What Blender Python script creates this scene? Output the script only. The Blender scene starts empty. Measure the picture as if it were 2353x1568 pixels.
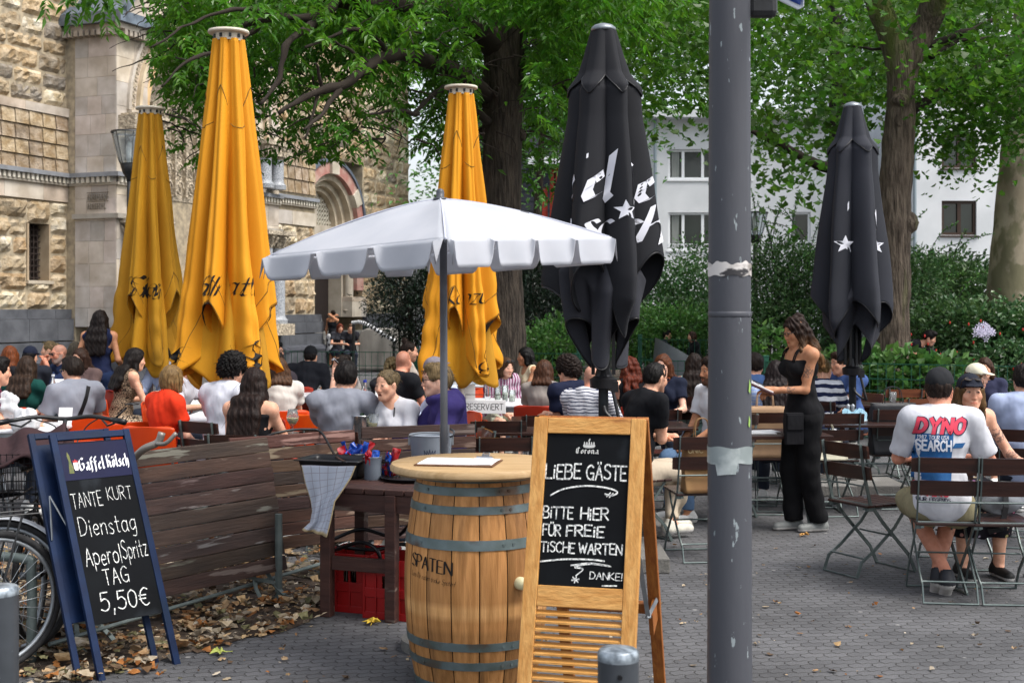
import bpy, math, random
import numpy as np
from mathutils import Vector, Matrix
R_ = math.radians
random.seed(7)
SC = bpy.context.scene
COL = SC.collection
# ------------------------------------------------------------------ camera, sky, sun, exposure
F, CX, HY, CH = 3000.0, 1176.0, 703.0, 1.72
cam = bpy.data.cameras.new("camera")
camo = bpy.data.objects.new("camera", cam)
COL.objects.link(camo)
camo.location = (0, 0, CH)
camo.rotation_euler = (R_(90), 0, 0)
cam.sensor_width = 36
cam.lens = F / 2352 * 36
cam.shift_y = (HY - 784) / 2352
cam.clip_start, cam.clip_end = .1, 600
cam.dof.use_dof = True
cam.dof.focus_distance = 7.6
cam.dof.aperture_fstop = 7.1
SC.camera = camo
SUN_EL, SUN_AZ = R_(58), R_(118)          # azimuth measured from +Y towards +X
W = bpy.data.worlds.new("World")
SC.world = W
W.use_nodes = True
_n = W.node_tree.nodes
_sky = _n.new("ShaderNodeTexSky")
_sky.sky_type = 'NISHITA'
_sky.sun_disc = False
_sky.sun_elevation, _sky.sun_rotation = SUN_EL, SUN_AZ
_sky.air_density, _sky.dust_density, _sky.ozone_density = 1.0, 3.5, 1.0
_hs = _n.new("ShaderNodeHueSaturation")          # thin bright cloud: a paler sky
_hs.inputs['Saturation'].default_value = .38
W.node_tree.links.new(_sky.outputs[0], _hs.inputs['Color'])
W.node_tree.links.new(_hs.outputs[0], _n["Background"].inputs[0])
_n["Background"].inputs[1].default_value = 0.15
sun = bpy.data.lights.new("sun", 'SUN')
suno = bpy.data.objects.new("sun", sun)
COL.objects.link(suno)
sun.energy, sun.angle, sun.color = 1.5, R_(26), (1, .96, .9)
_d = Vector((math.sin(SUN_AZ) * math.cos(SUN_EL), math.cos(SUN_AZ) * math.cos(SUN_EL), math.sin(SUN_EL)))
suno.rotation_euler = _d.to_track_quat('Z', 'Y').to_euler()
SC.view_settings.view_transform = 'Standard'
SC.view_settings.look = 'None'
SC.view_settings.exposure = 0.95
SC.view_settings.gamma = 1
SC.cycles.max_bounces = 8
SC.cycles.transparent_max_bounces = 8
SC.cycles.use_denoising = True
# ------------------------------------------------------------------ helpers
def P(px, py, Y):
 return Vector(((px - CX) * Y / F, Y, CH - (py - HY) * Y / F))
def G(px, py):
 Y = CH * F / (py - HY)
 return Vector(((px - CX) * Y / F, Y, 0))
def lin(c):
 if isinstance(c, str):
  c = c.lstrip('#')
  c = tuple(int(c[i:i + 2], 16) for i in (0, 2, 4))
 return tuple((v / 255 / 12.92) if v / 255 <= .04045 else ((v / 255 + .055) / 1.055) ** 2.4 for v in c[:3])
MATS = {}
def M(name, c, c2=None, rough=.65, sc=6, st=(1, 1, 1), fac=(.35, .65), bump=0, bs=40, bst=None, metal=0, spec=.4, attr=False,
 c3=None, sc3=3, fac3=(.55, .62), transl=0, alpha=1, transm=0, ior=1.45, coat=0, detail=5, bd=.02, bdet=6):
 if name in MATS:
  return MATS[name]
 m = bpy.data.materials.new(name)
 m.use_nodes = True
 nt = m.node_tree
 N, L = nt.nodes, nt.links
 b = N["Principled BSDF"]
 b.inputs['Roughness'].default_value = rough
 b.inputs['Metallic'].default_value = metal
 b.inputs['Specular IOR Level'].default_value = spec
 b.inputs['IOR'].default_value = ior
 b.inputs['Transmission Weight'].default_value = transm
 b.inputs['Coat Weight'].default_value = coat
 tc = N.new("ShaderNodeTexCoord")
 def noise(scale, stretch, det=detail):
  mp = N.new("ShaderNodeMapping")
  mp.inputs['Scale'].default_value = stretch
  L.new(tc.outputs['Object'], mp.inputs[0])
  n = N.new("ShaderNodeTexNoise")
  n.inputs['Scale'].default_value = scale
  n.inputs['Detail'].default_value = det
  L.new(mp.outputs[0], n.inputs['Vector'])
  return n
 def ramp(src, lo, hi):
  r = N.new("ShaderNodeMapRange")
  r.inputs[1].default_value, r.inputs[2].default_value = lo, hi
  L.new(src, r.inputs[0])
  return r.outputs[0]
 def mix(f, a, bb, blend='MIX'):
  x = N.new("ShaderNodeMix")
  x.data_type = 'RGBA'
  x.blend_type = blend
  if hasattr(f, 'is_linked') or not isinstance(f, (int, float)):
   L.new(f, x.inputs[0])
  else:
   x.inputs[0].default_value = f
  for s, i in ((a, 6), (bb, 7)):
   if isinstance(s, tuple):
    x.inputs[i].default_value = (*s, 1)
   else:
    L.new(s, x.inputs[i])
  return x.outputs[2]
 col = lin(c)
 if c2 is not None:
  col = mix(ramp(noise(sc, st).outputs[0], *fac), col, lin(c2))
 if c3 is not None:
  col = mix(ramp(noise(sc3, st, 8).outputs[0], *fac3), col, lin(c3))
 if attr:
  a = N.new("ShaderNodeAttribute")
  a.attribute_name = 'Col'
  col = mix(1.0, col, a.outputs[0], 'MULTIPLY')
 if isinstance(col, tuple):
  b.inputs['Base Color'].default_value = (*col, 1)
 else:
  L.new(col, b.inputs['Base Color'])
 if bump:
  bn = N.new("ShaderNodeBump")
  bn.inputs['Strength'].default_value = bump
  bn.inputs['Distance'].default_value = bd
  L.new(noise(bs, bst or st, bdet).outputs[0], bn.inputs['Height'])
  L.new(bn.outputs[0], b.inputs['Normal'])
 if transl:
  t = N.new("ShaderNodeBsdfTranslucent")
  if isinstance(col, tuple):
   t.inputs[0].default_value = (*col, 1)
  else:
   L.new(col, t.inputs[0])
  ms = N.new("ShaderNodeMixShader")
  ms.inputs[0].default_value = transl
  L.new(b.outputs[0], ms.inputs[1])
  L.new(t.outputs[0], ms.inputs[2])
  L.new(ms.outputs[0], N["Material Output"].inputs[0])
 MATS[name] = m
 return m
def rawmesh(name, v, f, mat=None, col=None, smooth=False):
 """v: (n,3); f: list of lists or an (m,k) array"""
 me = bpy.data.meshes.new(name)
 v = np.asarray(v, dtype=np.float32)
 me.vertices.add(len(v))
 me.vertices.foreach_set('co', v.ravel())
 if isinstance(f, np.ndarray):
  k = f.shape[1]
  li = f.astype(np.int32).ravel()
  ls = np.arange(len(f), dtype=np.int32) * k
  nf = len(f)
 else:
  li = np.array([i for q in f for i in q], dtype=np.int32)
  n = np.array([len(q) for q in f], dtype=np.int32)
  ls = np.concatenate(([0], np.cumsum(n)[:-1])).astype(np.int32) if len(n) else n
  nf = len(f)
 me.loops.add(len(li))
 me.loops.foreach_set('vertex_index', li)
 me.polygons.add(nf)
 me.polygons.foreach_set('loop_start', ls)
 if smooth:
  me.polygons.foreach_set('use_smooth', np.ones(nf, dtype=bool))
 else:
  me.polygons.foreach_set('use_smooth', np.zeros(nf, dtype=bool))
 if col is not None:
  c = np.asarray(col, dtype=np.float32)
  if c.shape[1] == 3:
   c = np.concatenate([c, np.ones((len(c), 1), np.float32)], 1)
  a = me.color_attributes.new('Col', 'FLOAT_COLOR', 'POINT')
  a.data.foreach_set('color', c.ravel())
 me.update(calc_edges=True)
 if mat:
  me.materials.append(mat)
 return me
def tag(o, label=None, cat=None, group=None, kind=None):
 for k, v in (('label', label), ('category', cat), ('group', group), ('kind', kind)):
  if v:
   o[k] = v
 return o
def empty(name, loc=(0, 0, 0), rz=0, label=None, cat=None, group=None):
 o = bpy.data.objects.new(name, None)
 COL.objects.link(o)
 o.location = loc
 o.rotation_euler = (0, 0, rz)
 o.empty_display_size = .05
 return tag(o, label, cat, group)
def link(me, name, parent=None, world=False, loc=None, rz=0):
 o = bpy.data.objects.new(name, me)
 COL.objects.link(o)
 if parent:
  o.parent = parent
  if world:
   q = parent
   off = Vector((0, 0, 0))
   while q:
    off -= q.location
    q = q.parent
   o.location = off
 if loc is not None:
  o.location = loc
  o.rotation_euler = (0, 0, rz)
 return o
KIDS = None
def copy_tree(o, parent=None):
 kids = [c for c in ALLKIDS(o)]
 c = o.copy()
 COL.objects.link(c)
 if parent:
  c.parent = parent
 for k in kids:
  copy_tree(k, c)
 return c
def ALLKIDS(o):
 return list(o.children)
class MB:
 def __init__(s):
  s.v, s.f, s.c, s.col = [], [], [], (1, 1, 1)
 def add(s, v, f):
  o = len(s.v)
  s.v.extend(tuple(p) for p in v)
  s.c.extend([s.col] * len(v))
  s.f.extend([tuple(i + o for i in q) for q in f])
  return s
 def box(s, c, d, R=None):
  x, y, z = (k / 2 for k in d)
  v = [Vector(p) for p in ((-x, -y, -z), (x, -y, -z), (x, y, -z), (-x, y, -z), (-x, -y, z), (x, -y, z), (x, y, z), (-x, y, z))]
  if R is not None:
   v = [R @ p for p in v]
  c = Vector(c)
  return s.add([p + c for p in v], [(0, 3, 2, 1), (4, 5, 6, 7), (0, 1, 5, 4), (1, 2, 6, 5), (2, 3, 7, 6), (3, 0, 4, 7)])
 def bar(s, p, q, w, h, up=(0, 0, 1)):
  p, q = Vector(p), Vector(q)
  d = (q - p).normalized()
  up = Vector(up)
  if abs(d.dot(up)) > .98:
   up = Vector((0, 1, 0))
  sd = d.cross(up).normalized()
  u = sd.cross(d)
  v = [e + sd * (a * w / 2) + u * (b * h / 2) for e in (p, q) for a, b in ((-1, -1), (1, -1), (1, 1), (-1, 1))]
  return s.add(v, [(0, 1, 2, 3), (7, 6, 5, 4), (0, 4, 5, 1), (1, 5, 6, 2), (2, 6, 7, 3), (3, 7, 4, 0)])
 def strip(s, pts, w, h, up=(0, 0, 1)):
  """one bar along a polyline, mitred"""
  pts = [Vector(p) for p in pts]
  n = len(pts)
  v, f = [], []
  up = Vector(up)
  for i, p in enumerate(pts):
   d = (pts[min(i + 1, n - 1)] - pts[max(i - 1, 0)]).normalized()
   sd = d.cross(up).normalized()
   u = sd.cross(d)
   v += [p + sd * (a * w / 2) + u * (b * h / 2) for a, b in ((-1, -1), (1, -1), (1, 1), (-1, 1))]
  for i in range(n - 1):
   for j in range(4):
    k = (j + 1) % 4
    f.append((4 * i + j, 4 * i + 4 + j, 4 * i + 4 + k, 4 * i + k))
  f += [(0, 1, 2, 3), (4 * n - 1, 4 * n - 2, 4 * n - 3, 4 * n - 4)]
  return s.add(v, f)
 def tube(s, pts, r, n=8, closed=False, caps=True):
  pts = [Vector(p) for p in pts]
  m = len(pts)
  rs = r if isinstance(r, (list, tuple, np.ndarray)) else [r] * m
  v, f = [], []
  prev = None
  for i, p in enumerate(pts):
   if closed:
    d = (pts[(i + 1) % m] - pts[i - 1]).normalized()
   else:
    d = (pts[min(i + 1, m - 1)] - pts[max(i - 1, 0)])
    d = d.normalized() if d.length > 1e-9 else Vector((0, 0, 1))
   if prev is None:
    a = Vector((0, 0, 1)) if abs(d.z) < .9 else Vector((1, 0, 0))
    prev = d.cross(a).normalized()
   else:
    prev = (prev - d * prev.dot(d))
    prev = prev.normalized() if prev.length > 1e-6 else d.orthogonal().normalized()
   b = d.cross(prev)
   for j in range(n):
    t = 2 * math.pi * j / n
    v.append(p + (prev * math.cos(t) + b * math.sin(t)) * rs[i])
  for i in range(m if closed else m - 1):
   i2 = (i + 1) % m
   for j in range(n):
    k = (j + 1) % n
    f.append((i * n + j, i * n + k, i2 * n + k, i2 * n + j))
  if caps and not closed:
   f += [tuple(range(n))[::-1], tuple(range((m - 1) * n, m * n))]
  return s.add(v, f)
 def lathe(s, prof, n=32, c=(0, 0, 0), caps=True):
  c = Vector(c)
  v, f = [], []
  for r, z in prof:
   for j in range(n):
    t = 2 * math.pi * j / n
    v.append(c + Vector((r * math.cos(t), r * math.sin(t), z)))
  m = len(prof)
  for i in range(m - 1):
   for j in range(n):
    k = (j + 1) % n
    f.append((i * n + j, i * n + k, (i + 1) * n + k, (i + 1) * n + j))
  if caps:
   f += [tuple(range(n))[::-1], tuple(range((m - 1) * n, m * n))]
  return s.add(v, f)
 def grid(s, fn, nu, nv, cu=False):
  """fn(u,v) with u, v in 0..1"""
  v = [fn(i / (nu if cu else nu - 1), j / (nv - 1)) for j in range(nv) for i in range(nu)]
  f = []
  for j in range(nv - 1):
   for i in range(nu if cu else nu - 1):
    k = (i + 1) % nu
    f.append((j * nu + i, j * nu + k, (j + 1) * nu + k, (j + 1) * nu + i))
  return s.add(v, f)
 def poly(s, pts, th):
  """flat polygon thickened by vector th"""
  n = len(pts)
  a = [Vector(p) for p in pts]
  th = Vector(th)
  return s.add(a + [p + th for p in a], [tuple(range(n)), tuple(range(2 * n - 1, n - 1, -1))] + [(i, i + n, (i + 1) % n + n, (i + 1) % n) for i in range(n)])
 def build(s, name, mat, parent=None, world=False, smooth=False, bevel=0, bseg=2, loc=None, rz=0, solid=0, sub=0, color=False):
  me = rawmesh(name, s.v, s.f, mat, s.c if color else None, smooth)
  o = link(me, name, parent, world, loc, rz)
  if solid:
   md = o.modifiers.new('solid', 'SOLIDIFY')
   md.thickness = solid
   md.offset = 0
  if sub:
   md = o.modifiers.new('sub', 'SUBSURF')
   md.levels = md.render_levels = sub
  if bevel:
   md = o.modifiers.new('bevel', 'BEVEL')
   md.width, md.segments, md.limit_method = bevel, bseg, 'ANGLE'
   md.angle_limit = R_(40)
  if smooth == 'auto':
   try:
    me.set_sharp_from_angle(angle=R_(40))
   except Exception:
    pass
  return o
def rot(rx=0, ry=0, rz=0):
 return Matrix.Rotation(R_(rz), 3, 'Z') @ Matrix.Rotation(R_(ry), 3, 'Y') @ Matrix.Rotation(R_(rx), 3, 'X')
def bez(pts, n=24):
 """Catmull-Rom through the points"""
 pts = [Vector(p) for p in pts]
 q = [pts[0] * 2 - pts[1]] + pts + [pts[-1] * 2 - pts[-2]]
 out = []
 segs = len(pts) - 1
 per = max(1, n // segs)
 for i in range(segs):
  a, b, c, d = q[i:i + 4]
  for k in range(per):
   t = k / per
   out.append(.5 * ((2 * b) + (c - a) * t + (2 * a - 5 * b + 4 * c - d) * t * t + (3 * b - a - 3 * c + d) * t ** 3))
 out.append(pts[-1])
 return out
rng = np.random.default_rng(5)
def vnoise(p, seed=0):
 """cheap smooth pseudo noise of an (n,3) array, about -1..1"""
 p = np.asarray(p, dtype=np.float64)
 r = np.random.default_rng(seed)
 out = np.zeros(p.shape[:-1])
 for k in range(6):
  d = r.normal(size=3)
  d /= np.linalg.norm(d)
  out += np.sin(p @ (d * (1 + .35 * k)) * 2.2 + r.uniform(0, 6.28) + .8 * np.sin(p @ r.normal(size=3) * .9 + r.uniform(0, 6.28)))
 return out / 3.2
# ------------------------------------------------------------------ ground
def paver_mat():
 m = bpy.data.materials.new("pavers")
 m.use_nodes = True
 N, L = m.node_tree.nodes, m.node_tree.links
 b = N["Principled BSDF"]
 tc = N.new("ShaderNodeTexCoord")
 mp = N.new("ShaderNodeMapping")
 mp.inputs['Rotation'].default_value = (0, 0, R_(-4))
 L.new(tc.outputs['Object'], mp.inputs[0])
 sx = N.new("ShaderNodeSeparateXYZ")
 L.new(mp.outputs[0], sx.inputs[0])
 def mth(op, a, bb=None, c=None):
  x = N.new("ShaderNodeMath")
  x.operation = op
  for i, s in enumerate((a, bb, c)):
   if s is None:
    continue
   if isinstance(s, (int, float)):
    x.inputs[i].default_value = s
   else:
    L.new(s, x.inputs[i])
  return x.outputs[0]
 RW, RH = .117, .065
 row0 = mth('DIVIDE', sx.outputs[1], RH)
 wob = mth('MULTIPLY', mth('SINE', mth('MULTIPLY', sx.outputs[0], 2 * math.pi / (RW * .5))), .0065)
 ns = N.new("ShaderNodeTexNoise")
 ns.inputs['Scale'].default_value = 2.5
 L.new(mp.outputs[0], ns.inputs['Vector'])
 yy = mth('ADD', mth('ADD', sx.outputs[1], wob), mth('MULTIPLY', ns.outputs[0], .03))
 xx = mth('ADD', sx.outputs[0], mth('MULTIPLY', mth('SINE', mth('MULTIPLY', row0, 2 * math.pi)), .006))
 cv = N.new("ShaderNodeCombineXYZ")
 L.new(xx, cv.inputs[0])
 L.new(yy, cv.inputs[1])
 br = N.new("ShaderNodeTexBrick")
 br.offset = .5
 br.inputs['Scale'].default_value = 1
 br.inputs['Mortar Size'].default_value = .0042
 br.inputs['Mortar Smooth'].default_value = .9
 br.inputs['Brick Width'].default_value = RW
 br.inputs['Row Height'].default_value = RH
 br.inputs['Color1'].default_value = (*lin('#5d5d5f'), 1)
 br.inputs['Color2'].default_value = (*lin('#505052'), 1)
 br.inputs['Mortar'].default_value = (*lin('#383634'), 1)
 L.new(cv.outputs[0], br.inputs['Vector'])
 n1 = N.new("ShaderNodeTexNoise")
 n1.inputs['Scale'].default_value = 240
 n1.inputs['Detail'].default_value = 3
 L.new(tc.outputs['Object'], n1.inputs['Vector'])
 n2 = N.new("ShaderNodeTexNoise")
 n2.inputs['Scale'].default_value = 1.3
 n2.inputs['Detail'].default_value = 6
 L.new(tc.outputs['Object'], n2.inputs['Vector'])
 sp = N.new("ShaderNodeMapRange")
 sp.inputs[1].default_value, sp.inputs[2].default_value = .3, .72
 sp.inputs[3].default_value, sp.inputs[4].default_value = .55, 1.5
 L.new(n1.outputs[0], sp.inputs[0])
 st = N.new("ShaderNodeMapRange")
 st.inputs[1].default_value, st.inputs[2].default_value = .35, .7
 st.inputs[3].default_value, st.inputs[4].default_value = .64, 1.14
 L.new(n2.outputs[0], st.inputs[0])
 fac = mth('MULTIPLY', sp.outputs[0], st.outputs[0])
 mx = N.new("ShaderNodeMix")
 mx.data_type, mx.blend_type = 'RGBA', 'MULTIPLY'
 mx.inputs[0].default_value = 1
 L.new(br.outputs[0], mx.inputs[6])
 L.new(fac, mx.inputs[7])
 vo = N.new("ShaderNodeTexVoronoi")
 vo.inputs['Scale'].default_value = 3.2
 L.new(tc.outputs['Object'], vo.inputs['Vector'])
 gs = N.new("ShaderNodeMapRange")
 gs.inputs[1].default_value, gs.inputs[2].default_value = .035, .05
 gs.inputs[3].default_value, gs.inputs[4].default_value = .55, 0
 L.new(vo.outputs[0], gs.inputs[0])
 m2 = N.new("ShaderNodeMix")
 m2.data_type = 'RGBA'
 m2.inputs[7].default_value = (*lin('#a9a7a3'), 1)
 L.new(gs.outputs[0], m2.inputs[0])
 L.new(mx.outputs[2], m2.inputs[6])
 L.new(m2.outputs[2], b.inputs['Base Color'])
 b.inputs['Roughness'].default_value = .8
 bn = N.new("ShaderNodeBump")
 bn.inputs['Strength'].default_value = .8
 bn.inputs['Distance'].default_value = .012
 h = mth('ADD', mth('MULTIPLY', br.outputs[1], -1.0), mth('MULTIPLY', n1.outputs[0], .22))
 L.new(h, bn.inputs['Height'])
 L.new(bn.outputs[0], b.inputs['Normal'])
 return m
g = MB()
g.add([(-160, -30, 0), (160, -30, 0), (160, 260, 0), (-160, 260, 0)], [(0, 1, 2, 3)])
tag(g.build('pavement', paver_mat()), kind='structure')
soil = M('soil', '#4a3c30', '#2f2720', rough=.95, sc=9, bump=.9, bs=30, c3='#5d5348', sc3=2)
g = MB()
bd = [G(-260, 1480), G(0, 1545), G(80, 1556), G(160, 1560), G(250, 1540), G(330, 1530), G(420, 1500), G(490, 1490), G(560, 1466), G(640, 1455), G(700, 1432), G(745, 1405), G(765, 1370), G(760, 1330), G(660, 1290), G(300, 1270), G(-260, 1300)]
g.add([(p.x, p.y, .004) for p in bd], [tuple(range(len(bd)))])
tag(g.build('soil_bed', soil), kind='structure')
g = MB()
g.box((13, 27.5, .05), (30, 13, .1))
g.box((30, 32, .05), (30, 16, .1))
tag(g.build('garden_soil', soil), kind='structure')
conc = M('concrete', '#7d7b78', '#66645f', rough=.9, sc=3, bump=.4, bs=60)
g = MB()
p, q = G(1485, 1236), G(1592, 1222)
g.poly([p, q, G(1592, 1196), G(1485, 1205)], (0, 0, .05))
tag(g.build('concrete_slab', conc, bevel=.006), 'low grey concrete slab under the shoes of the man in black', 'slab')
# ------------------------------------------------------------------ church
O_ = Vector((-10.19, 26, 0))
U_ = Vector((.379, .925, 0)).normalized()
N_ = Vector((U_.y, -U_.x, 0))
def Wl(a, z, d=0):
 return O_ + U_ * a + N_ * d + Vector((0, 0, z))
church = empty('church', Wl(1, 0, 0), 0, 'yellow and grey sandstone church with a round arched portal behind the terrace', 'church')
stone_rock = M('rock_faced_stone', '#ffffff', '#c9bda8', rough=.92, sc=5, bump=.9, bs=22, attr=True, c3='#857d74', sc3=1.6, fac3=(.58, .74), bd=.035)
ashlar = M('ashlar', '#ffffff', '#dcd8d2', rough=.9, sc=2.5, bump=.3, bs=50, attr=True, c3='#a5a19c', sc3=1.0, fac3=(.56, .74))
plinth_m = M('basalt_plinth', '#5a5c61', '#44464b', rough=.75, sc=3, bump=.4, bs=40, attr=True)
mortar = M('mortar', '#b3a48a', '#8d8270', rough=.95, sc=8)
lead = M('lead_roof', '#7d8894', '#5f6872', rough=.45, sc=5, metal=.4)
granite = M('granite', '#b9bcc0', '#6c7076', rough=.4, sc=60, fac=(.4, .6))
redstone = M('red_stone', '#a8736a', '#b8988c', rough=.85, sc=3, bump=.3)
carved = M('carved_stone', '#cdbfa8', '#8d8272', rough=.9, sc=14, bump=1, bs=18, bd=.06)
darkdoor = M('dark_door', '#2b2220', '#1c1716', rough=.6, sc=8, st=(4, 4, 1))
TAN = ['#cdb48a', '#bd9f72', '#d8c8a4', '#b09a74', '#c4ab80', '#dccfb2', '#a8977c', '#958a7a', '#c9ac7c', '#bba680']
def rockwall(mb, a0, a1, z0, z1, d, hmin=.3, hmax=.46, amp=.09, pal=TAN, wmin=.5, wmax=1.2, gap=.009, seed=1):
 r = random.Random(seed)
 z = z0
 while z < z1 - .08:
  h = min(r.uniform(hmin, hmax), z1 - z)
  if z1 - (z + h) < .15:
   h = z1 - z
  a = a0
  while a < a1 - .05:
   w = r.uniform(wmin, wmax)
   if a1 - (a + w) < .3:
    w = a1 - a
   nu, nv = max(4, int(w / .09)), max(4, int(h / .09))
   ph = r.uniform(0, 100)
   v = []
   for j in range(nv + 1):
    for i in range(nu + 1):
     u_, v_ = i / nu, j / nv
     e = min(u_, 1 - u_) * w
     e2 = min(v_, 1 - v_) * h
     k = min(1, min(e, e2) / .07)
     q = np.array([(a + u_ * w) * 4 + ph, (z + v_ * h) * 4, ph])
     dd = d + k ** .5 * (amp * .55 + amp * .6 * float(vnoise(q, 3)) + .03 * float(vnoise(q * 3.1, 4)))
     if k == 0:
      dd = d - .03
     v.append(Wl(a + gap + u_ * (w - 2 * gap), z + gap + v_ * (h - 2 * gap), dd))
   f = [(j * (nu + 1) + i, j * (nu + 1) + i + 1, (j + 1) * (nu + 1) + i + 1, (j + 1) * (nu + 1) + i) for j in range(nv) for i in range(nu)]
   c = lin(r.choice(pal))
   g_ = sum(c) / 3
   c = tuple(k * .68 + g_ * .36 for k in c)
   t = r.uniform(.86, 1.1)
   mb.col = tuple(min(1, k * t) for k in c)
   mb.add(v, f)
   a += w
  z += h
def wbox(mb, a0, a1, z0, z1, d0, d1, col=None):
 if col:
  mb.col = lin(col)
 v = [Wl(a, z, d) for a, z, d in ((a0, z0, d0), (a1, z0, d0), (a1, z0, d1), (a0, z0, d1), (a0, z1, d0), (a1, z1, d0), (a1, z1, d1), (a0, z1, d1))]
 mb.add(v, [(0, 1, 2, 3), (7, 6, 5, 4), (1, 0, 4, 5), (2, 1, 5, 6), (3, 2, 6, 7), (0, 3, 7, 4)])
def ashl(mb, a0, a1, z0, z1, d0, d1, h=.42, w=.8, seed=1, pal=('#cfc5b6', '#c6bcb0', '#d6cab8', '#c9b9a8', '#bfb8b0')):
 """plain ashlar courses on the front (side=0) drawn as separate flush blocks with fine joints"""
 r = random.Random(seed)
 z = z0
 while z < z1 - .05:
  hh = min(h * r.uniform(.85, 1.15), z1 - z)
  a = a0
  while a < a1 - .02:
   ww = w * r.uniform(.7, 1.3)
   if a1 - a - ww < .3:
    ww = a1 - a
   wbox(mb, a + .003, a + ww - .003, z + .003, z + hh - .003, d0, d1 + r.uniform(0, .004), r.choice(pal))
   a += ww
  z += hh
mb = MB()
for a0, a1, d in ((-8, .74, -.02), (1.43, 1.93, -.02), (1.93, 8.16, .2), (8.16, 11.1, .58), (14.9, 18, -.02), (11.1, 14.9, -.9)):
 wbox(mb, a0, a1, 0, 13, -3.0, d)
wbox(mb, .74, 1.43, 0, 2.2, -3.0, -.02)
wbox(mb, .74, 1.43, 3.43, 13, -3.0, -.02)
wbox(mb, .74, 1.43, 2.2, 3.43, -3.0, -.55)
mb.build('wall', mortar, church, True)
for args, kw in (((-7, .75, 1.66, 3.92, 0, .36, .44), dict(seed=3)), ((1.42, 1.92, 1.66, 3.92, 0, .36, .44), dict(seed=4)), ((.75, 1.42, 1.66, 2.25, 0, .3, .4), dict(seed=5)), ((.75, 1.42, 3.42, 3.92, 0, .3, .5), dict(seed=6)),
    ((-7, 1.92, 5.92, 12.9, 0, .3, .42), dict(seed=7, wmax=1.3, amp=.055)), ((8.2, 11.08, 1.5, 3.9, .6, .42, .52), dict(seed=8, wmin=.5, wmax=.8)), ((8.2, 11.08, 6.2, 12.9, .6, .34, .5), dict(seed=9, amp=.055)),
    ((14.96, 18, 1.5, 12.9, 0, .34, .5), dict(seed=10, wmin=.5, wmax=.95, amp=.06)), ((11.1, 14.96, 6.0, 12.9, 0, .34, .5), dict(seed=11, wmin=.5, wmax=.95, amp=.055))):
 mb = MB()
 rockwall(mb, *args, **kw)
 mb.build('rock_faced_masonry', stone_rock, church, True, color=True)
mb = MB()
wbox(mb, .78, 1.38, 2.25, 3.42, -.5, -.32)
for k in range(5):
 wbox(mb, .84 + k * .11, .87 + k * .11, 2.27, 3.4, -.26, -.23)
for k in range(9):
 wbox(mb, .79, 1.37, 2.3 + k * .125, 2.325 + k * .125, -.27, -.225)
mb.build('slit_window', M('iron', '#3a2f2b', '#251f1c', rough=.7, sc=20), church, True)
mb = MB()
wbox(mb, .72, 1.46, 2.18, 2.25, -.3, .06, '#bdb2a0')
wbox(mb, .75, .8, 2.25, 3.42, -.3, 0, '#b7a48a')
wbox(mb, 1.38, 1.42, 2.25, 3.42, -.3, 0, '#b7a48a')
mb.build('window_surround', ashlar, church, True, color=True)
def ashp(*a):
 m_ = MB()
 ashl(m_, *a)
 m_.build('ashlar_facing', ashlar, church, True, color=True)
ashp(-7, 1.92, 3.92, 4.26, -.02, .03, .34, 1.1, 2)
ashp(-7, 1.92, 5.72, 5.92, -.02, .06, .2, 1.6, 3)
ashp(8.2, 11.08, 3.9, 4.3, .3, .63, .4, 1.1, 4)
ashp(1.93, 2.95, 1.28, 7.5, .2, 1.29, .46, .5, 5)
ashp(7.15, 8.16, 1.28, 7.5, .2, 1.29, .46, .5, 6)
ashp(11.12, 12.0, 1.4, 4.1, -.2, -.02, .5, .45, 7)
ashp(14.05, 14.95, 1.4, 2.0, -.5, .1, .5, .45, 8)
mb = MB()
rr = random.Random(4)
z = 1.28
while z < 7.4:
 hh = rr.uniform(.38, .5)
 d = .21
 while d < 1.28:
  w = rr.uniform(.3, .6)
  w = 1.285 - d if 1.285 - d - w < .2 else w
  mb.col = lin(rr.choice(('#c9c2bc', '#c2bbb6', '#cdc3b8', '#bdb8b3', '#cfc4bd')))
  v = [Wl(a, zz, dd) for a in (1.922, 1.93) for zz, dd in ((z + .004, d + .004), (z + .004, d + w - .004), (min(z + hh, 7.5) - .004, d + w - .004), (min(z + hh, 7.5) - .004, d + .004))]
  mb.add(v, [(0, 1, 2, 3), (0, 4, 5, 1), (1, 5, 6, 2), (2, 6, 7, 3), (3, 7, 4, 0)])
  d += w
 z += hh
mb.build('pier_facing', ashlar, church, True, color=True)
mb = MB()
rr = random.Random(8)
def checker(a0, a1, z0, z1, d, n, m):
 for i in range(n):
  for j in range(m):
   w, h = (a1 - a0) / n, (z1 - z0) / m
   x0, x1, y0, y1 = a0 + i * w, a0 + (i + 1) * w, z0 + j * h, z0 + (j + 1) * h
   mb.col = lin(rr.choice(('#b8a78e', '#ab9a84', '#c0ae92', '#b3a290', '#a39482')))
   v = [Wl(x0 + .01, y0 + .01, d + .05), Wl(x1 - .01, y0 + .01, d + .035), Wl(x1 - .01, y1 - .01, d + .0), Wl(x0 + .01, y1 - .01, d + .02), Wl(x0, y0, d - .1), Wl(x1, y0, d - .1), Wl(x1, y1, d - .1), Wl(x0, y1, d - .1)]
   mb.add(v, [(0, 1, 2, 3), (0, 4, 5, 1), (1, 5, 6, 2), (2, 6, 7, 3), (3, 7, 4, 0)])
checker(-7, 1.92, 4.5, 5.72, .02, 23, 4)
mb.build('checker_panel', stone_rock, church, True, color=True)
mb = MB()
checker(8.2, 11.08, 4.75, 6.2, .6, 8, 4)
mb.build('checker_panel', stone_rock, church, True, color=True)
mb = MB()
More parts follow.
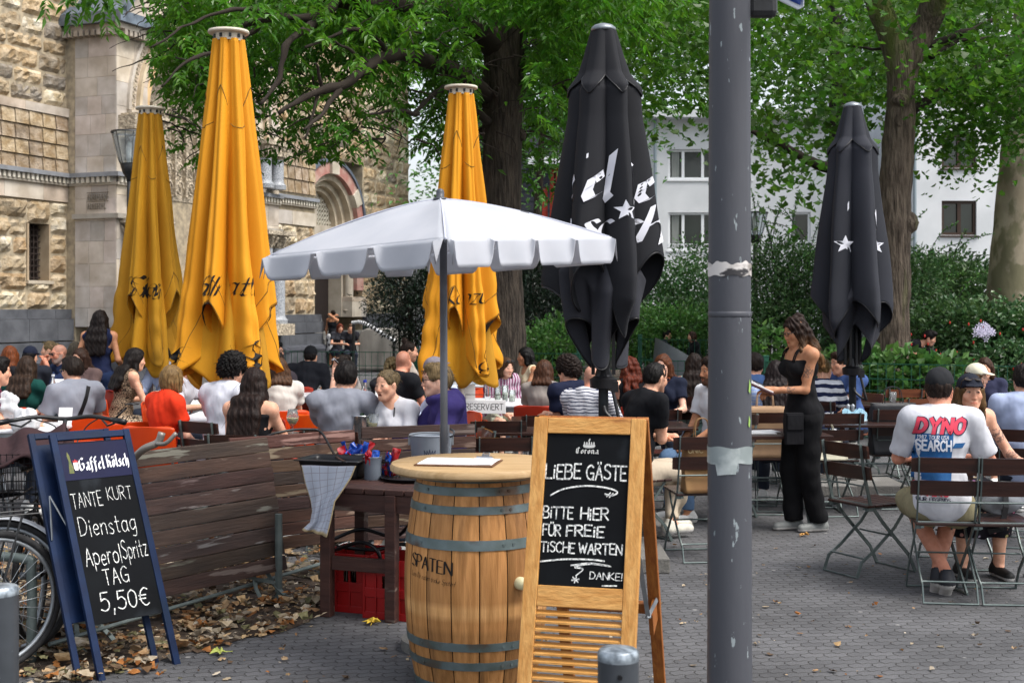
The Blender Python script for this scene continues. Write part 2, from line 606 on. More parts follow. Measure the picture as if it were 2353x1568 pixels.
def cornice(a0, a1, z, d, side=None):
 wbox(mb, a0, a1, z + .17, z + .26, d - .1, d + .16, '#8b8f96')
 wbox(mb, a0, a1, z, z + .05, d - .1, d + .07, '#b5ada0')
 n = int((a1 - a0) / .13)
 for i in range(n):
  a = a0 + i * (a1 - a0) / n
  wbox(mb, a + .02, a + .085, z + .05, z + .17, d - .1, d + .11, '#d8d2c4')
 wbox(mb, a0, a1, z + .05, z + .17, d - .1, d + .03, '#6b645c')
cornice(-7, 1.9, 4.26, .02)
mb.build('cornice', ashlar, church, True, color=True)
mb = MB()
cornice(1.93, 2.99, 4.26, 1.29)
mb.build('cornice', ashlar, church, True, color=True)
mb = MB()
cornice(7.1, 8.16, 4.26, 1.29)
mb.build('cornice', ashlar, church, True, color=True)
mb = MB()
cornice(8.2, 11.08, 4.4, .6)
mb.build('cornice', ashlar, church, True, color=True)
mb = MB()
for i in range(9):      # the return of the pier cornice
 d = .05 + i * .135
 wbox(mb, 1.82, 1.93, 4.31, 4.43, d, d + .07, '#d8d2c4')
wbox(mb, 1.78, 1.93, 4.43, 4.52, .03, 1.45, '#8b8f96')
wbox(mb, 1.88, 1.93, 4.26, 4.31, .03, 1.37, '#b5ada0')
mb.build('cornice_return', ashlar, church, True, color=True)
mb = MB()
wbox(mb, 1.84, 3.05, 3.56, 3.66, .2, 1.4, '#a9a49c')
mb.build('string_course', ashlar, church, True, color=True)
mb = MB()
wbox(mb, 7.1, 8.2, 3.56, 3.66, .2, 1.4, '#a9a49c')
mb.build('string_course', ashlar, church, True, color=True)
mb = MB()
for k, (z0, t) in enumerate(((4.05, 9), (3.86, 8))):
 for i in range(t):
  wbox(mb, 1.905, 1.918, z0 - .1, z0 + .02, .55 + i * .06, .585 + i * .06, '#8f877c')
  if i % 2:
   wbox(mb, 1.905, 1.918, z0 - .1, z0 - .08, .55 + i * .06, .61 + i * .06, '#8f877c')
  else:
   wbox(mb, 1.905, 1.918, z0 - .05, z0 - .03, .55 + i * .06, .61 + i * .06, '#8f877c')
wbox(mb, 1.905, 1.918, 4.1, 4.115, .53, 1.1, '#8f877c')
wbox(mb, 1.905, 1.918, 3.92, 3.93, .53, 1.1, '#8f877c')
mb.build('carved_inscription', ashlar, church, True, color=True)
mb = MB()
rr = random.Random(12)
def plinth(a0, a1, d, top, step=1.0):
 a = a0
 while a < a1 - .05:
  w = min(step * rr.uniform(.8, 1.2), a1 - a)
  t = rr.uniform(.85, 1.1)
  mb.col = (t, t, t)
  for z0, z1, dd in ((0, .5, .34), (.5, .98, .2), (1.0, top - .2, .2), (top - .2, top, .14)):
   v0 = len(mb.v)
   wbox(mb, a + .004, a + w - .004, z0, z1 - .006, d - .2, d + dd)
  a += w
 mb.col = (.8, .8, .85)
 rad = [(dd, zz) for dd, zz in ((.34, .5), (.36, .56), (.34, .63), (.27, .66), (.2, .68))]
 for (d0, z0), (d1, z1) in zip(rad[:-1], rad[1:]):
  mb.add([Wl(a0, z0, d + d0), Wl(a1, z0, d + d0), Wl(a1, z1, d + d1), Wl(a0, z1, d + d1)], [(0, 1, 2, 3)])
plinth(-7, 1.9, 0, 1.66)
mb.build('plinth', plinth_m, church, True, color=True)
mb = MB()
plinth(1.8, 3.05, 1.2, 1.28)
mb.build('plinth', plinth_m, church, True, color=True)
mb = MB()
plinth(7.05, 8.25, 1.2, 1.28)
mb.build('plinth', plinth_m, church, True, color=True)
mb = MB()
plinth(8.25, 11.2, .6, 1.5)
mb.build('plinth', plinth_m, church, True, color=True)
mb = MB()
plinth(14.9, 18.1, 0, 1.5)
mb.build('plinth', plinth_m, church, True, color=True)
mb = MB()
AC, AZ = 5.05, 5.87
def ring(mb, r0, r1, d0, d1, ac=AC, az=AZ, n=40, t0=0, t1=math.pi):
 for i in range(n):
  ta, tb = t0 + (t1 - t0) * i / n, t0 + (t1 - t0) * (i + 1) / n
  v = [Wl(ac + r * math.cos(t), az + r * math.sin(t), d) for d in (d0, d1) for r, t in ((r0, ta), (r1, ta), (r1, tb), (r0, tb))]
  mb.add(v, [(0, 3, 2, 1), (4, 5, 6, 7), (1, 2, 6, 5), (3, 0, 4, 7), (0, 1, 5, 4), (2, 3, 7, 6)])
mb.col = lin('#d3c2a6')
ring(mb, 2.42, 2.5, .3, 1.4)
mb.col = lin('#d9b98c')
ring(mb, 1.98, 2.16, .3, 1.24)
mb.col = lin('#c9c0b4')
ring(mb, 2.72, 2.8, .3, 1.36)
mb.col = lin('#cfc4b6')
for sgn in (-1, 1):
 n = 20
 for i in range(n):
  ta, tb = math.pi / 2 * i / n, math.pi / 2 * (i + 1) / n
  def top(x):
   return 7.5 + max(0, (3.05 - abs(x))) * 1.35
  xa, xb = 2.78 * math.cos(ta) * sgn, 2.78 * math.cos(tb) * sgn
  za, zb = AZ + 2.78 * math.sin(ta), AZ + 2.78 * math.sin(tb)
  v = [Wl(AC + xa, za, 1.25), Wl(AC + xb, zb, 1.25), Wl(AC + xb, top(xb), 1.25), Wl(AC + xa, top(xa), 1.25)]
  mb.add(v, [(0, 1, 2, 3) if sgn < 0 else (3, 2, 1, 0)])
ashl(mb, 2.26, 2.95, 5.4, 5.87, .3, 1.42, .47, .7, 9)
mb.build('portal_arch', ashlar, church, True, color=True)
mb = MB()
ring(mb, 2.16, 2.42, .3, 1.27)
ring(mb, 2.5, 2.72, .3, 1.28)
for i in range(46):     # scroll carving: raised curls round the arch
 t = math.pi * (i + .5) / 46
 for k in range(2):
  c = (AC + 2.61 * math.cos(t), AZ + 2.61 * math.sin(t))
  pts = [Wl(c[0] + (.1 - .01 * s) * math.cos(s * .9 + i * 3.1 + k * 3.14), c[1] + (.1 - .01 * s) * math.sin(s * .9 + i * 3.1 + k * 3.14), 1.29) for s in range(8)]
  mb.tube(pts, .016, 5)
for i in range(10):
 for j in range(5):
  a, z = 3.1 + i * .42, 4.3 + j * .42
  if (a - AC) ** 2 + max(0, z - AZ) ** 2 < 1.75 ** 2:
   wbox(mb, a, a + .05, z, z + .42, .0, .34)
   pts = [Wl(a + .22 + .13 * math.cos(s * .7), z + .21 + .15 * math.sin(s * .7), .3) for s in range(8)]
   mb.tube(pts, .03, 5)
wbox(mb, 2.9, 7.2, 4.2, 8.0, -.2, .22)
mb.build('portal_carving', carved, church, True)
mb = MB()
for a in (2.35, 2.85, 7.2, 7.75):
 d = 1.5
 for z0, z1, r in ((1.28, 3.15, .2), (4.62, 5.35, .17)):
  mb = MB()
  mb.lathe([(r * 1.3, z0), (r * 1.35, z0 + .1), (r * 1.05, z0 + .16), (r, z0 + .22), (r * .97, z1)], 24, Wl(a, 0, d))
  mb.build('column', granite, church, True, smooth='auto')
mb = MB()
for a in (2.35, 2.85, 7.2, 7.75):
 d = 1.5
 for z1, r in ((3.15, .2), (5.35, .17)):
  mb.lathe([(r, z1), (r * 1.1, z1 + .05), (r * 1.2, z1 + .2), (r * 1.6, z1 + .32)], 16, Wl(a, 0, d))
  for k in range(10):
   t = k * .628
   mb.tube([Wl(a + r * 1.1 * math.cos(t), z1 + .06, d + r * 1.1 * math.sin(t)), Wl(a + r * 1.7 * math.cos(t), z1 + .26, d + r * 1.7 * math.sin(t))], .035, 5)
  wbox(mb, a - r * 1.7, a + r * 1.7, z1 + .32, z1 + .42, d - r * 1.7, d + r * 1.7)
  mb.build('capital', carved, church, True)
  mb = MB()
wbox(mb, 1.98, 3.1, 5.42, 5.72, 1.2, 1.72)
wbox(mb, 7.0, 8.1, 5.42, 5.72, 1.2, 1.72)
wbox(mb, 1.98, 3.1, 1.0, 1.28, 1.2, 1.8)
wbox(mb, 7.0, 8.1, 1.0, 1.28, 1.2, 1.8)
mb.build('impost', carved, church, True)
mb = MB()
for i in range(6):
 pts = [Wl(2.15 + i * .17 + .06 * math.cos(s * .8), 5.57 + .08 * math.sin(s * .8), 1.73) for s in range(9)]
 mb.tube(pts, .014, 5)
mb.build('impost_carving', carved, church, True)
mb = MB()      # eaves, lead roof over the pier and gable coping
mb.col = lin('#b9afa2')
wbox(mb, 1.8, 3.1, 7.5, 7.62, -.1, 1.5)
for i in range(9):
 wbox(mb, 1.72, 1.93, 7.38, 7.5, .04 + i * .15, .13 + i * .15)
for i in range(8):
 wbox(mb, 1.95 + i * .15, 2.04 + i * .15, 7.38, 7.5, 1.25, 1.5)
mb.build('eaves', ashlar, church, True, color=True)
mb = MB()
wbox(mb, 1.68, 3.18, 7.62, 7.84, -.1, 1.6)
for s in (-1, 1):
 a0 = AC + s * 3.2
 for d0, d1, z in ((-.6, 1.62, 0),):
  v = [Wl(a0, 7.75, d0), Wl(a0, 7.75, d1), Wl(AC, 12.1, d1), Wl(AC, 12.1, d0), Wl(a0, 7.95, d0), Wl(a0, 7.95, d1), Wl(AC, 12.3, d1), Wl(AC, 12.3, d0)]
  mb.add(v, [(0, 1, 2, 3), (7, 6, 5, 4), (1, 0, 4, 5), (2, 1, 5, 6), (3, 2, 6, 7), (0, 3, 7, 4)])
for k in range(5):
 v = [Wl(1.7, 7.84 + k * .0, .05 + k * .3), Wl(1.7, 7.84, .08 + k * .3)]
 mb.bar(Wl(1.72, 7.86, .1 + k * .32), Wl(3.4, 9.5, .1 + k * .32), .03, .03)
v = [Wl(1.72, 7.84, -.1), Wl(1.72, 7.84, 1.55), Wl(3.5, 9.6, 1.55), Wl(3.5, 9.6, -.1)]
mb.poly(v, (0, 0, .02))
mb.build('lead_roof', lead, church, True)
mb = MB()
DC, DZ = 13.03, 4.08
ring(mb, 1.5, 1.84, -.8, .05, DC, DZ)
wbox(mb, 14.5, 14.9, 2.2, 4.08, -.3, .02)
wbox(mb, 11.14, 11.5, 2.2, 4.08, -.3, .02)
mb.build('red_arch', redstone, church, True)
mb = MB()
ring(mb, 1.84, 1.93, -.8, .1, DC, DZ)
mb.build('arch_edging', M('slate_edge', '#5c6470', rough=.6), church, True)
mb = MB()
mb.col = lin('#c9bca8')
ring(mb, 1.32, 1.5, -.8, -.1, DC, DZ)
ring(mb, 1.14, 1.32, -.8, -.3, DC, DZ)
ring(mb, 1.0, 1.14, -.8, -.45, DC, DZ)
wbox(mb, DC - .2, DC + .22, DZ + 1.48, DZ + 1.9, -.5, .14, '#cfc7b8')
for t in (.55, 2.6):
 ring(mb, 1.49, 1.85, -.5, .09, DC, DZ, 4, t - .14, t + .14)
wbox(mb, DC + 1.0, DC + 1.42, 1.4, DZ, -.8, -.25, '#c2b8a8')
wbox(mb, DC - 1.42, DC - 1.0, 1.4, DZ, -.8, -.25, '#c2b8a8')
wbox(mb, DC - 1, DC + 1, 3.7, DZ, -.8, -.4, '#bdb3a4')
wbox(mb, DC - .05, DC + .1, DZ, DZ + 1.0, -.8, -.55, '#bdb3a4')
for x in (DC + 1.2,):
 mb.lathe([(.18, 1.5), (.2, 1.6), (.14, 1.68), (.14, DZ - .3), (.2, DZ - .05)], 20, Wl(x, 0, -.12))
mb.build('doorway_moulding', ashlar, church, True, color=True)
mb = MB()
lat = []
for i in range(14):
 for j in range(9):
  a, z = DC - 1.0 + i * .15, DZ + j * .13
  if (a - DC) ** 2 + (z - DZ) ** 2 < .92:
   mb.bar(Wl(a - .07, z - .06, -.62), Wl(a + .07, z + .06, -.62), .02, .02)
   mb.bar(Wl(a - .07, z + .06, -.62), Wl(a + .07, z - .06, -.62), .02, .02)
   mb.bar(Wl(a - .075, z, -.62), Wl(a + .075, z, -.62), .02, .02)
mb.build('window_lattice', M('lattice', '#cfc9ba', rough=.8), church, True)
mb = MB()
wbox(mb, DC - 1.0, DC + 1.0, 0, 3.7, -.86, -.7)
mb.build('door', darkdoor, church, True)
mb = MB()
for k in range(5):
 wbox(mb, 11.3, 14.9, 0, 1.0 - k * .2, .05 + k * .35, .4 + k * .35)
mb.build('entrance_steps', conc, church, True)
mb = MB()
pr = [P(822, 815, 34), P(822, 775, 34), P(828, 760, 34), P(840, 754, 34), P(890, 754, 34), P(905, 762, 34), P(914, 780, 34), P(916, 815, 34), P(916, 850, 34), P(822, 850, 34)]
mb.poly(pr, (.4, 1.1, 0))
tag(mb.build('stone_buttress', M('weathered_concrete', '#8b8780', '#5f5c57', rough=.9, sc=1.2, st=(2, 2, .6), bump=.3), bevel=.05, bseg=3), 'rounded grey stone block beside the church side door', 'stone block')
rail = empty('handrail', P(860, 850, 33.4), 0, 'handrail wrapped in black and white tape by the church steps', 'handrail')
pts = bez([P(808, 741, 33.4), P(838, 743, 33.4), P(910, 785, 33.4)], 10)
for par, name, mat in ((0, 'white_rail', M('white_paint', '#d9dadc', rough=.5)), (1, 'black_rail', M('black_paint', '#161617', rough=.5))):
 mb = MB()
 dense = bez(pts, 40)
 for i in range(par, len(dense) - 1, 2):
  mb.tube(dense[i:i + 2], .05, 8)
 if par:
  mb.tube([P(812, 741, 33.4), P(812, 850, 33.4)], .04, 8)
  mb.tube([P(905, 783, 33.4), P(905, 850, 33.4)], .04, 8)
 mb.build(name, mat, rail, True)
mb = MB()
mb.tube(bez([P(736, 725, 38), P(738, 745, 38), P(736, 780, 37.6), P(742, 800, 37.5), P(745, 850, 37.5)], 16), .03, 6)
tag(mb.build('downpipe', M('pale_cable', '#8c8f92', rough=.5)), 'thin pale cable running down the dark church plinth', 'cable')
# ------------------------------------------------------------------ apartment buildings behind the trees
white = M('white_render', '#dcdee0', '#cdd0d2', rough=.9, sc=.8, bump=.15, bs=30)
glass = M('window_glass', '#1f2a26', '#0f1412', rough=.08, sc=.6, spec=.8)
wframe = M('white_frame', '#e6e8ea', rough=.5)
bframe = M('brown_frame', '#3a2a20', rough=.5)
curtain = M('curtain', '#8f938f', '#6d716e', rough=.9, sc=6, st=(6, 1, .2))
def window(par, x0, x1, z0, z1, y, fr, mull=(.5,), fw=.09, sill=True, cur=True):
 w = MB()
 for a, b_, c, d in ((x0, x0 + fw, z0, z1), (x1 - fw, x1, z0, z1), (x0 + fw, x1 - fw, z0, z0 + fw), (x0 + fw, x1 - fw, z1 - fw, z1)):
  w.box(((a + b_) / 2, y + .06, (c + d) / 2), (b_ - a, .08, d - c))
 for mfrac in mull:
  xm = x0 + (x1 - x0) * mfrac
  w.box((xm, y + .055, (z0 + z1) / 2), (fw * 1.3, .085, z1 - z0 - 2 * fw))
 o = w.build('window', fr, par, True)
 g_ = MB()
 g_.box(((x0 + x1) / 2, y + .1, (z0 + z1) / 2), (x1 - x0 - fw, .01, z1 - z0 - fw))
 g_.build('pane', glass, o, True)
 if cur:
  c_ = MB()
  c_.box((x0 + (x1 - x0) * .14 + .05, y + .085, (z0 + z1) / 2), ((x1 - x0) * .16, .012, z1 - z0 - 2 * fw))
  c_.build('curtain', curtain, o, True)
 if sill:
  s_ = MB()
  s_.box(((x0 + x1) / 2, y - .05, z0 - .05), (x1 - x0 + .16, .22, .06))
  s_.build('sill', fr, o, True)
 return o
def wallholes(mb, x0, x1, z0, z1, y, th, holes):
 xs = sorted({x0, x1, *[h[0] for h in holes], *[h[1] for h in holes]})
 zs = sorted({z0, z1, *[h[2] for h in holes], *[h[3] for h in holes]})
 for a, b_ in zip(xs[:-1], xs[1:]):
  for c, d in zip(zs[:-1], zs[1:]):
   cx, cz = (a + b_) / 2, (c + d) / 2
   if any(h[0] < cx < h[1] and h[2] < cz < h[3] for h in holes):
    continue
   mb.box((cx, y + th / 2, cz), (b_ - a, th, d - c))
YB = 55.0
def rect(x0, y0, x1, y1, Y=YB):
 a, b_ = P(x0, y0, Y), P(x1, y1, Y)
 return (a.x, b_.x, b_.z, a.z)
bA = empty('apartment_house', P(1690, 820, YB), 0, 'white rendered apartment house with white framed windows behind the grey lamp post', 'building')
hA = [rect(1535, 343, 1640, 412), rect(1535, 488, 1640, 574), rect(1815, 487, 1862, 556), rect(1690, 487, 1725, 556), rect(1690, 343, 1725, 412)]
w = MB()
x0, x1 = P(1482, 0, YB).x, P(1898, 0, YB).x
wallholes(w, x0, x1, 0, P(0, 272, YB).z, YB, .4, hA)
w.box(((x0 + x1) / 2, YB + 6, P(0, 272, YB).z / 2), (x1 - x0, 11, P(0, 272, YB).z - .1))
w.build('wall', white, bA, True)
w = MB()
w.box(((x0 + x1) / 2, YB + 5, P(0, 265, YB).z), (x1 - x0 + .6, 11.5, .35))
w.build('roof', M('roof_edge', '#c9ccce', rough=.7), bA, True)
for i, h in enumerate(hA):
 window(bA, *h, YB + .1, wframe, (.33, .76) if i < 2 else ())
w = MB()
for i in range(14):
 x = hA[1][0] + .1 + i * .13
 w.tube([(x, YB - .02, hA[1][2] + .05), (x + .05, YB - .02, hA[1][2] + .22), (x + .1, YB - .02, hA[1][2] + .05)], .012, 5)
w.bar((hA[1][0], YB - .02, hA[1][2] + .24), (hA[1][1], YB - .02, hA[1][2] + .24), .03, .03)
w.build('window_grille', wframe, bA, True)
w = MB()
w.tube([P(1505, 275, YB - .15), P(1505, 640, YB - .15)], .07, 8)
w.build('downpipe', M('zinc', '#8e9aa0', rough=.5, metal=.3), bA, True)
bB = empty('apartment_house', P(2250, 820, 52), 0, 'tall white apartment house with dark brown framed windows at right', 'building')
YC = 52.0
hB = [rect(2163, 308, 2243, 386, YC), rect(2163, 461, 2243, 540, YC), rect(2163, 158, 2243, 233, YC), rect(2163, 5, 2243, 78, YC), rect(2420, 308, 2500, 386, YC), rect(2420, 461, 2500, 540, YC)]
w = MB()
x0, x1 = P(2096, 0, YC).x, P(2620, 0, YC).x
wallholes(w, x0, x1, 0, 19, YC, .4, hB)
w.box(((x0 + x1) / 2, YC + 6, 9.5), (x1 - x0, 11, 18.9))
w.build('wall', white, bB, True)
for h in hB:
 window(bB, *h, YC + .08, bframe, (.52,), .11, True, False)
w = MB()
w.tube([P(2101, -400, YC - .15), P(2101, 600, YC - .15)], .075, 8)
w.build('downpipe', MATS['zinc'], bB, True)
bC = empty('apartment_wing', P(2000, 820, 60), 0, 'white recessed house wing half hidden behind the trees', 'building')
w = MB()
x0, x1 = P(1898, 0, 60).x, P(2098, 0, 60).x
hC = [rect(1915, 330, 1960, 400, 60), rect(1915, 490, 1960, 560, 60)]
wallholes(w, x0, x1, 0, P(0, 180, 60).z, 60, .4, hC)
w.box(((x0 + x1) / 2, 64, 6), (x1 - x0, 7, 12))
w.build('wall', white, bC, True)
for h in hC:
 window(bC, *h, 60.1, wframe, ())
bD = empty('slate_house', P(1260, 820, 62), 0, 'dark slate clad house with bright red window frames behind the dark parasol', 'building')
slate = M('slate', '#3b3c44', '#2a2b31', rough=.7, sc=2, st=(1, 1, 8))
redf = M('red_frame', '#b03a28', rough=.5)
w = MB()
x0, x1 = P(1080, 0, 62).x, P(1482, 0, 62).x
hD = [rect(1263, 385, 1330, 520, 62), rect(1238, 430, 1258, 500, 62), rect(1350, 300, 1420, 420, 62)]
wallholes(w, x0, x1, 0, P(0, 250, 62).z, 62, .4, hD)
for k in range(26):
 w.box(((x0 + x1) / 2, 61.985, .4 + k * .45), (x1 - x0, .03, .02))
w.build('wall', slate, bD, True)
for h in hD:
 window(bD, *h, 62.1, redf, (.3,), .2, False, False)
w = MB()
w.box((P(1290, 0, 62).x, 61.7, P(0, 372, 62).z), (3.2, .8, .35))
w.build('canopy_slab', white, bD, True)
# ------------------------------------------------------------------ trees, shrubs, fence
bark = M('bark', '#4f463d', '#2c2621', rough=.95, sc=7, st=(3, 3, .5), bump=1, bs=16, bst=(2.2, 2.2, .35), bd=.08)
bark_moss = M('mossy_bark', '#75685a', '#463c33', rough=.95, sc=7, st=(3, 3, .5), bump=1, bs=16, bst=(2.2, 2.2, .35), bd=.08, c3='#56602c', sc3=.55, fac3=(.5, .6))
bark_plane = M('plane_bark', '#a39a86', '#7c705c', rough=.85, sc=2.5, st=(1, 1, .6), bump=.5, bs=8, c3='#6e6a52', sc3=2.6, fac3=(.52, .58))
twig_m = M('twig', '#2f2822', rough=.95)
def leafmat(name, c, c2, transl=.35):
 return M(name, c, c2, rough=.38, sc=.6, attr=True, transl=transl, spec=.6)
leaf_a = leafmat('leaf_pinnate', '#568a22', '#3f7518', .55)
leaf_b = leafmat('leaf_maple', '#538226', '#3d681d', .54)
leaf_c = leafmat('leaf_shrub', '#557a48', '#40643c', .25)
leaf_y = leafmat('leaf_yew', '#1f3523', '#16281b', .1)
leaf_l = leafmat('leaf_light', '#5f8f48', '#4a783a', .35)
def norm(a):
 return a / np.maximum(np.linalg.norm(a, axis=-1, keepdims=True), 1e-9)
def leafmesh(name, base, d, L, Wd, mat, parent, r, shape='lance', tone=(.65, 1.25)):
 """one leaf blade per base point: d direction, L length, Wd width (arrays)"""
 n = len(base)
 up = norm(np.stack([r.normal(0, .45, n), r.normal(0, .45, n), np.ones(n)], 1))
 s = norm(np.cross(d, up))
 nn = np.cross(s, d)
 L = np.broadcast_to(L, n)[:, None]
 Wd = np.broadcast_to(Wd, n)[:, None]
 fold = (r.uniform(.05, .3, n)[:, None]) * Wd
 if shape == 'lance':
  vs = [base, base + d * L * .4 + s * Wd * .5 + nn * fold, base + d * L - nn * L * .12, base + d * L * .4 - s * Wd * .5 + nn * fold]
 else:       # lobed
  vs = [base, base + d * L * .15 + s * Wd * .5 + nn * fold, base + d * L * .55 + s * Wd * .28, base + d * L * .62 + s * Wd * .52 + nn * fold,
   base + d * L - nn * L * .1, base + d * L * .62 - s * Wd * .52 + nn * fold, base + d * L * .55 - s * Wd * .28, base + d * L * .15 - s * Wd * .5 + nn * fold]
 k = len(vs)
 v = np.stack(vs, 1).reshape(-1, 3)
 f = np.arange(n * k).reshape(n, k)
 t = r.uniform(*tone, n)
 c = np.stack([t * r.uniform(.85, 1.25, n), t, t * r.uniform(.75, 1.1, n)], 1)
 me = rawmesh(name, v, f, mat, np.repeat(c, k, 0))
 return link(me, name, parent, True)
def pinnate(pts, r, size=.42, pairs=5, droop=.5):
 """pts: compound leaf bases -> leaflet bases, directions"""
 n = len(pts)
 az = r.uniform(0, 2 * math.pi, n)
 d = norm(np.stack([np.cos(az), np.sin(az), r.normal(-droop, .35, n)], 1))
 s = norm(np.cross(d, np.array([0, 0, 1.0]) + r.normal(0, .3, (n, 3))))
 sz = size * r.uniform(.7, 1.2, n)[:, None]
 B, D = [], []
 for i in range(pairs):
  q = pts + d * sz * (.2 + .8 * i / pairs) - np.array([0, 0, 1]) * sz * .12 * (i / pairs) ** 2
  for sg in (-1, 1):
   B.append(q)
   D.append(norm(d * .75 + sg * s + np.array([0, 0, -.3]) + r.normal(0, .12, (n, 3))))
 B.append(pts + d * sz - np.array([0, 0, 1]) * sz * .12)
 D.append(norm(d + np.array([0, 0, -.3])))
 return np.concatenate(B), np.concatenate(D)
def ylim(pts):
 xs, ys = zip(*pts)
 return lambda x: np.interp(x, xs, ys)
def spread(r, n, x0, x1, top, bottom, Y0, Y1, clump=14, rad=.38, holes=0.0, seed=0, bias=0):
 """cluster centres drawn through a volume bounded below by a line seen from the terrace, then points round each"""
 nc = max(1, n // clump)
 out = []
 while len(out) < nc:
  x = r.uniform(x0, x1)
  b = float(bottom(x))
  if b <= top:
   continue
  y = r.uniform(top, b)
  Y = r.uniform(Y0, Y1)
  p = P(x, y, Y)
  if holes and vnoise(np.array([[p.x * 1.0, p.y * .5, p.z * 1.1]]), seed)[0] < -1 + holes * 2:
   continue
  out.append(p)
 c = np.array(out)
 q = np.repeat(c, clump, 0) + r.normal(0, rad, (nc * clump, 3)) * np.array([1, 1, .8])
 return q
def clear(q, rules):
 """leave the trunks free: drop points seen inside a window and nearer than its distance"""
 px, py, Y = CX + F * q[:, 0] / q[:, 1], HY + (CH - q[:, 2]) * F / q[:, 1], q[:, 1]
 k = np.ones(len(q), bool)
 for x0, x1, y0, y1, Ym, p in rules:
  k &= ~((px > x0) & (px < x1) & (py > y0) & (py < y1) & (Y < Ym) & (r.uniform(0, 1, len(q)) < p))
 return k
def trunk(name, pts, rad, mat, parent, seed=1, n=18, res=None, lump=.08):
 c = bez(pts, res or 14 * (len(pts) - 1))
 m = len(c)
 rs = np.interp(np.linspace(0, 1, m), np.linspace(0, 1, len(rad)), rad)
 mb = MB()
 mb.tube(c, list(rs), n)
 v = np.array(mb.v)
 cc = np.repeat(np.array(c), n, 0)
 d = v - cc
 k = 1 + lump * vnoise(v * np.array([5, 5, 1.6]), seed)[:, None] + lump * .6 * vnoise(v * np.array([12, 12, 4]), seed + 1)[:, None]
 mb.v = [tuple(p) for p in cc + d * k]
 return mb.build(name, mat, parent, True, smooth=True)
def limbs(name, lst, mat, parent, seed=3):
 mb = MB()
 for pts, r0, r1 in lst:
  c = bez(pts, 10 * (len(pts) - 1))
  mb.tube(c, list(np.linspace(r0, r1, len(c))), 8)
 v = np.array(mb.v)
 v += .012 * np.stack([vnoise(v * 6, seed + k) for k in range(3)], 1)
 mb.v = [tuple(p) for p in v]
 return mb.build(name, mat, parent, True, smooth=True)
def knot(mb, c, r, d=(0, -1, 0)):
 c = Vector(c)
 pts = [c + Vector((r * .7 * math.cos(t), 0, r * 1.3 * math.sin(t))) for t in np.linspace(0, 6.28, 14)[:-1]]
 mb.tube(pts, r * .35, 7, closed=True)
# --- the big tree behind the middle yellow parasol
YT = 17.0
tA = empty('tree', P(1150, 960, YT), 0, 'big dark trunked tree whose leafy boughs hang in front of the church', 'tree')
tA.location.z = 0
trunk('trunk', [(P(1152, 0, YT).x, YT, 0), P(1150, 700, YT), P(1152, 500, YT), P(1154, 330, YT), P(1157, 150, YT), P(1165, 0, YT), P(1175, -160, YT)],
 [.36, .30, .255, .25, .27, .25, .22], bark, tA, 2, 28, 120, .06)
mb = MB()
knot(mb, P(1140, 211, YT - .27), .045)
knot(mb, P(1196, 170, YT - .2), .06)
for px, py, rr_ in ((1198, 140, .09), (1196, 200, .1), (1112, 300, .08), (1195, 310, .09), (1110, 210, .07), (1122, 420, .06)):
 mb.lathe([(.01, -rr_), (rr_ * .7, -rr_ * .7), (rr_, 0), (rr_ * .7, rr_ * .7), (.01, rr_)], 12, P(px, py, YT - .05))
mb.build('knot', bark, tA, True, smooth=True)
L_ = []
def limb(pts, r0, r1):
 L_.append((pts, r0, r1))
limb([P(1150, 120, YT), P(1090, 60, 16.5), P(1010, 15, 16), P(850, 8, 15.5), P(700, -20, 15)], .19, .1)
limb([P(860, 10, 15.4), P(790, -10, 15.2), P(745, 30, 15), P(700, 42, 14.8), P(640, 40, 14.6), P(560, 60, 14.4)], .08, .03)
limb([P(735, 45, 15), P(700, 70, 14.6), P(660, 100, 14.2), P(640, 180, 14), P(600, 240, 13.8)], .06, .02)
limb([P(1130, 230, YT), P(1060, 170, 16.2), P(960, 135, 15.4), P(900, 128, 15), P(850, 150, 14.6), P(800, 190, 14.2), P(720, 215, 13.9), P(640, 260, 13.6)], .11, .025)
limb([P(780, 205, 14.1), P(740, 260, 13.8), P(700, 300, 13.5)], .035, .012)
limb([P(900, 128, 15), P(850, 80, 14.6), P(800, 70, 14.4), P(700, 110, 14)], .04, .012)
limb([P(850, 150, 14.6), P(810, 120, 14.3), P(770, 95, 14)], .03, .012)
limb([P(740, 205, 14), P(730, 150, 13.8), P(725, 145, 13.7)], .02, .01)
limb([P(730, 215, 14), P(720, 260, 13.9), P(700, 320, 13.8)], .022, .01)
limb([P(960, 260, 15), P(900, 255, 14.6), P(850, 265, 14.2)], .03, .01)
limb([P(1120, 280, 16.8), P(1040, 205, 16), P(1000, 215, 15.5), P(950, 260, 15)], .06, .02)
limb([P(1170, 80, YT), P(1260, 20, 16.8), P(1400, -20, 16.6), P(1560, -60, 16.5)], .14, .05)
limb([P(600, 60, 14.5), P(520, 110, 14), P(430, 140, 13.6), P(370, 200, 13.4)], .03, .01)
limb([P(640, 40, 14.6), P(560, 20, 14.2), P(450, 50, 13.8), P(350, 110, 13.4)], .03, .01)
limb([P(1180, 200, 17), P(1240, 170, 16.5), P(1300, 200, 16), P(1330, 260, 15.8)], .05, .012)
r = np.random.default_rng(11)
for k in range(150):        # twigs
 x = r.uniform(340, 1330)
 y = r.uniform(0, 330)
 Y = r.uniform(14.5, 17.5)
 a = r.uniform(0, 6.28)
 p = P(x, y, Y)
 limb([p, p + Vector((math.cos(a) * .25, math.sin(a) * .25, -.06)), p + Vector((math.cos(a + .4) * .6, math.sin(a + .4) * .6, -.25))], .012, .004)
limbs('branch', L_, twig_m, tA)
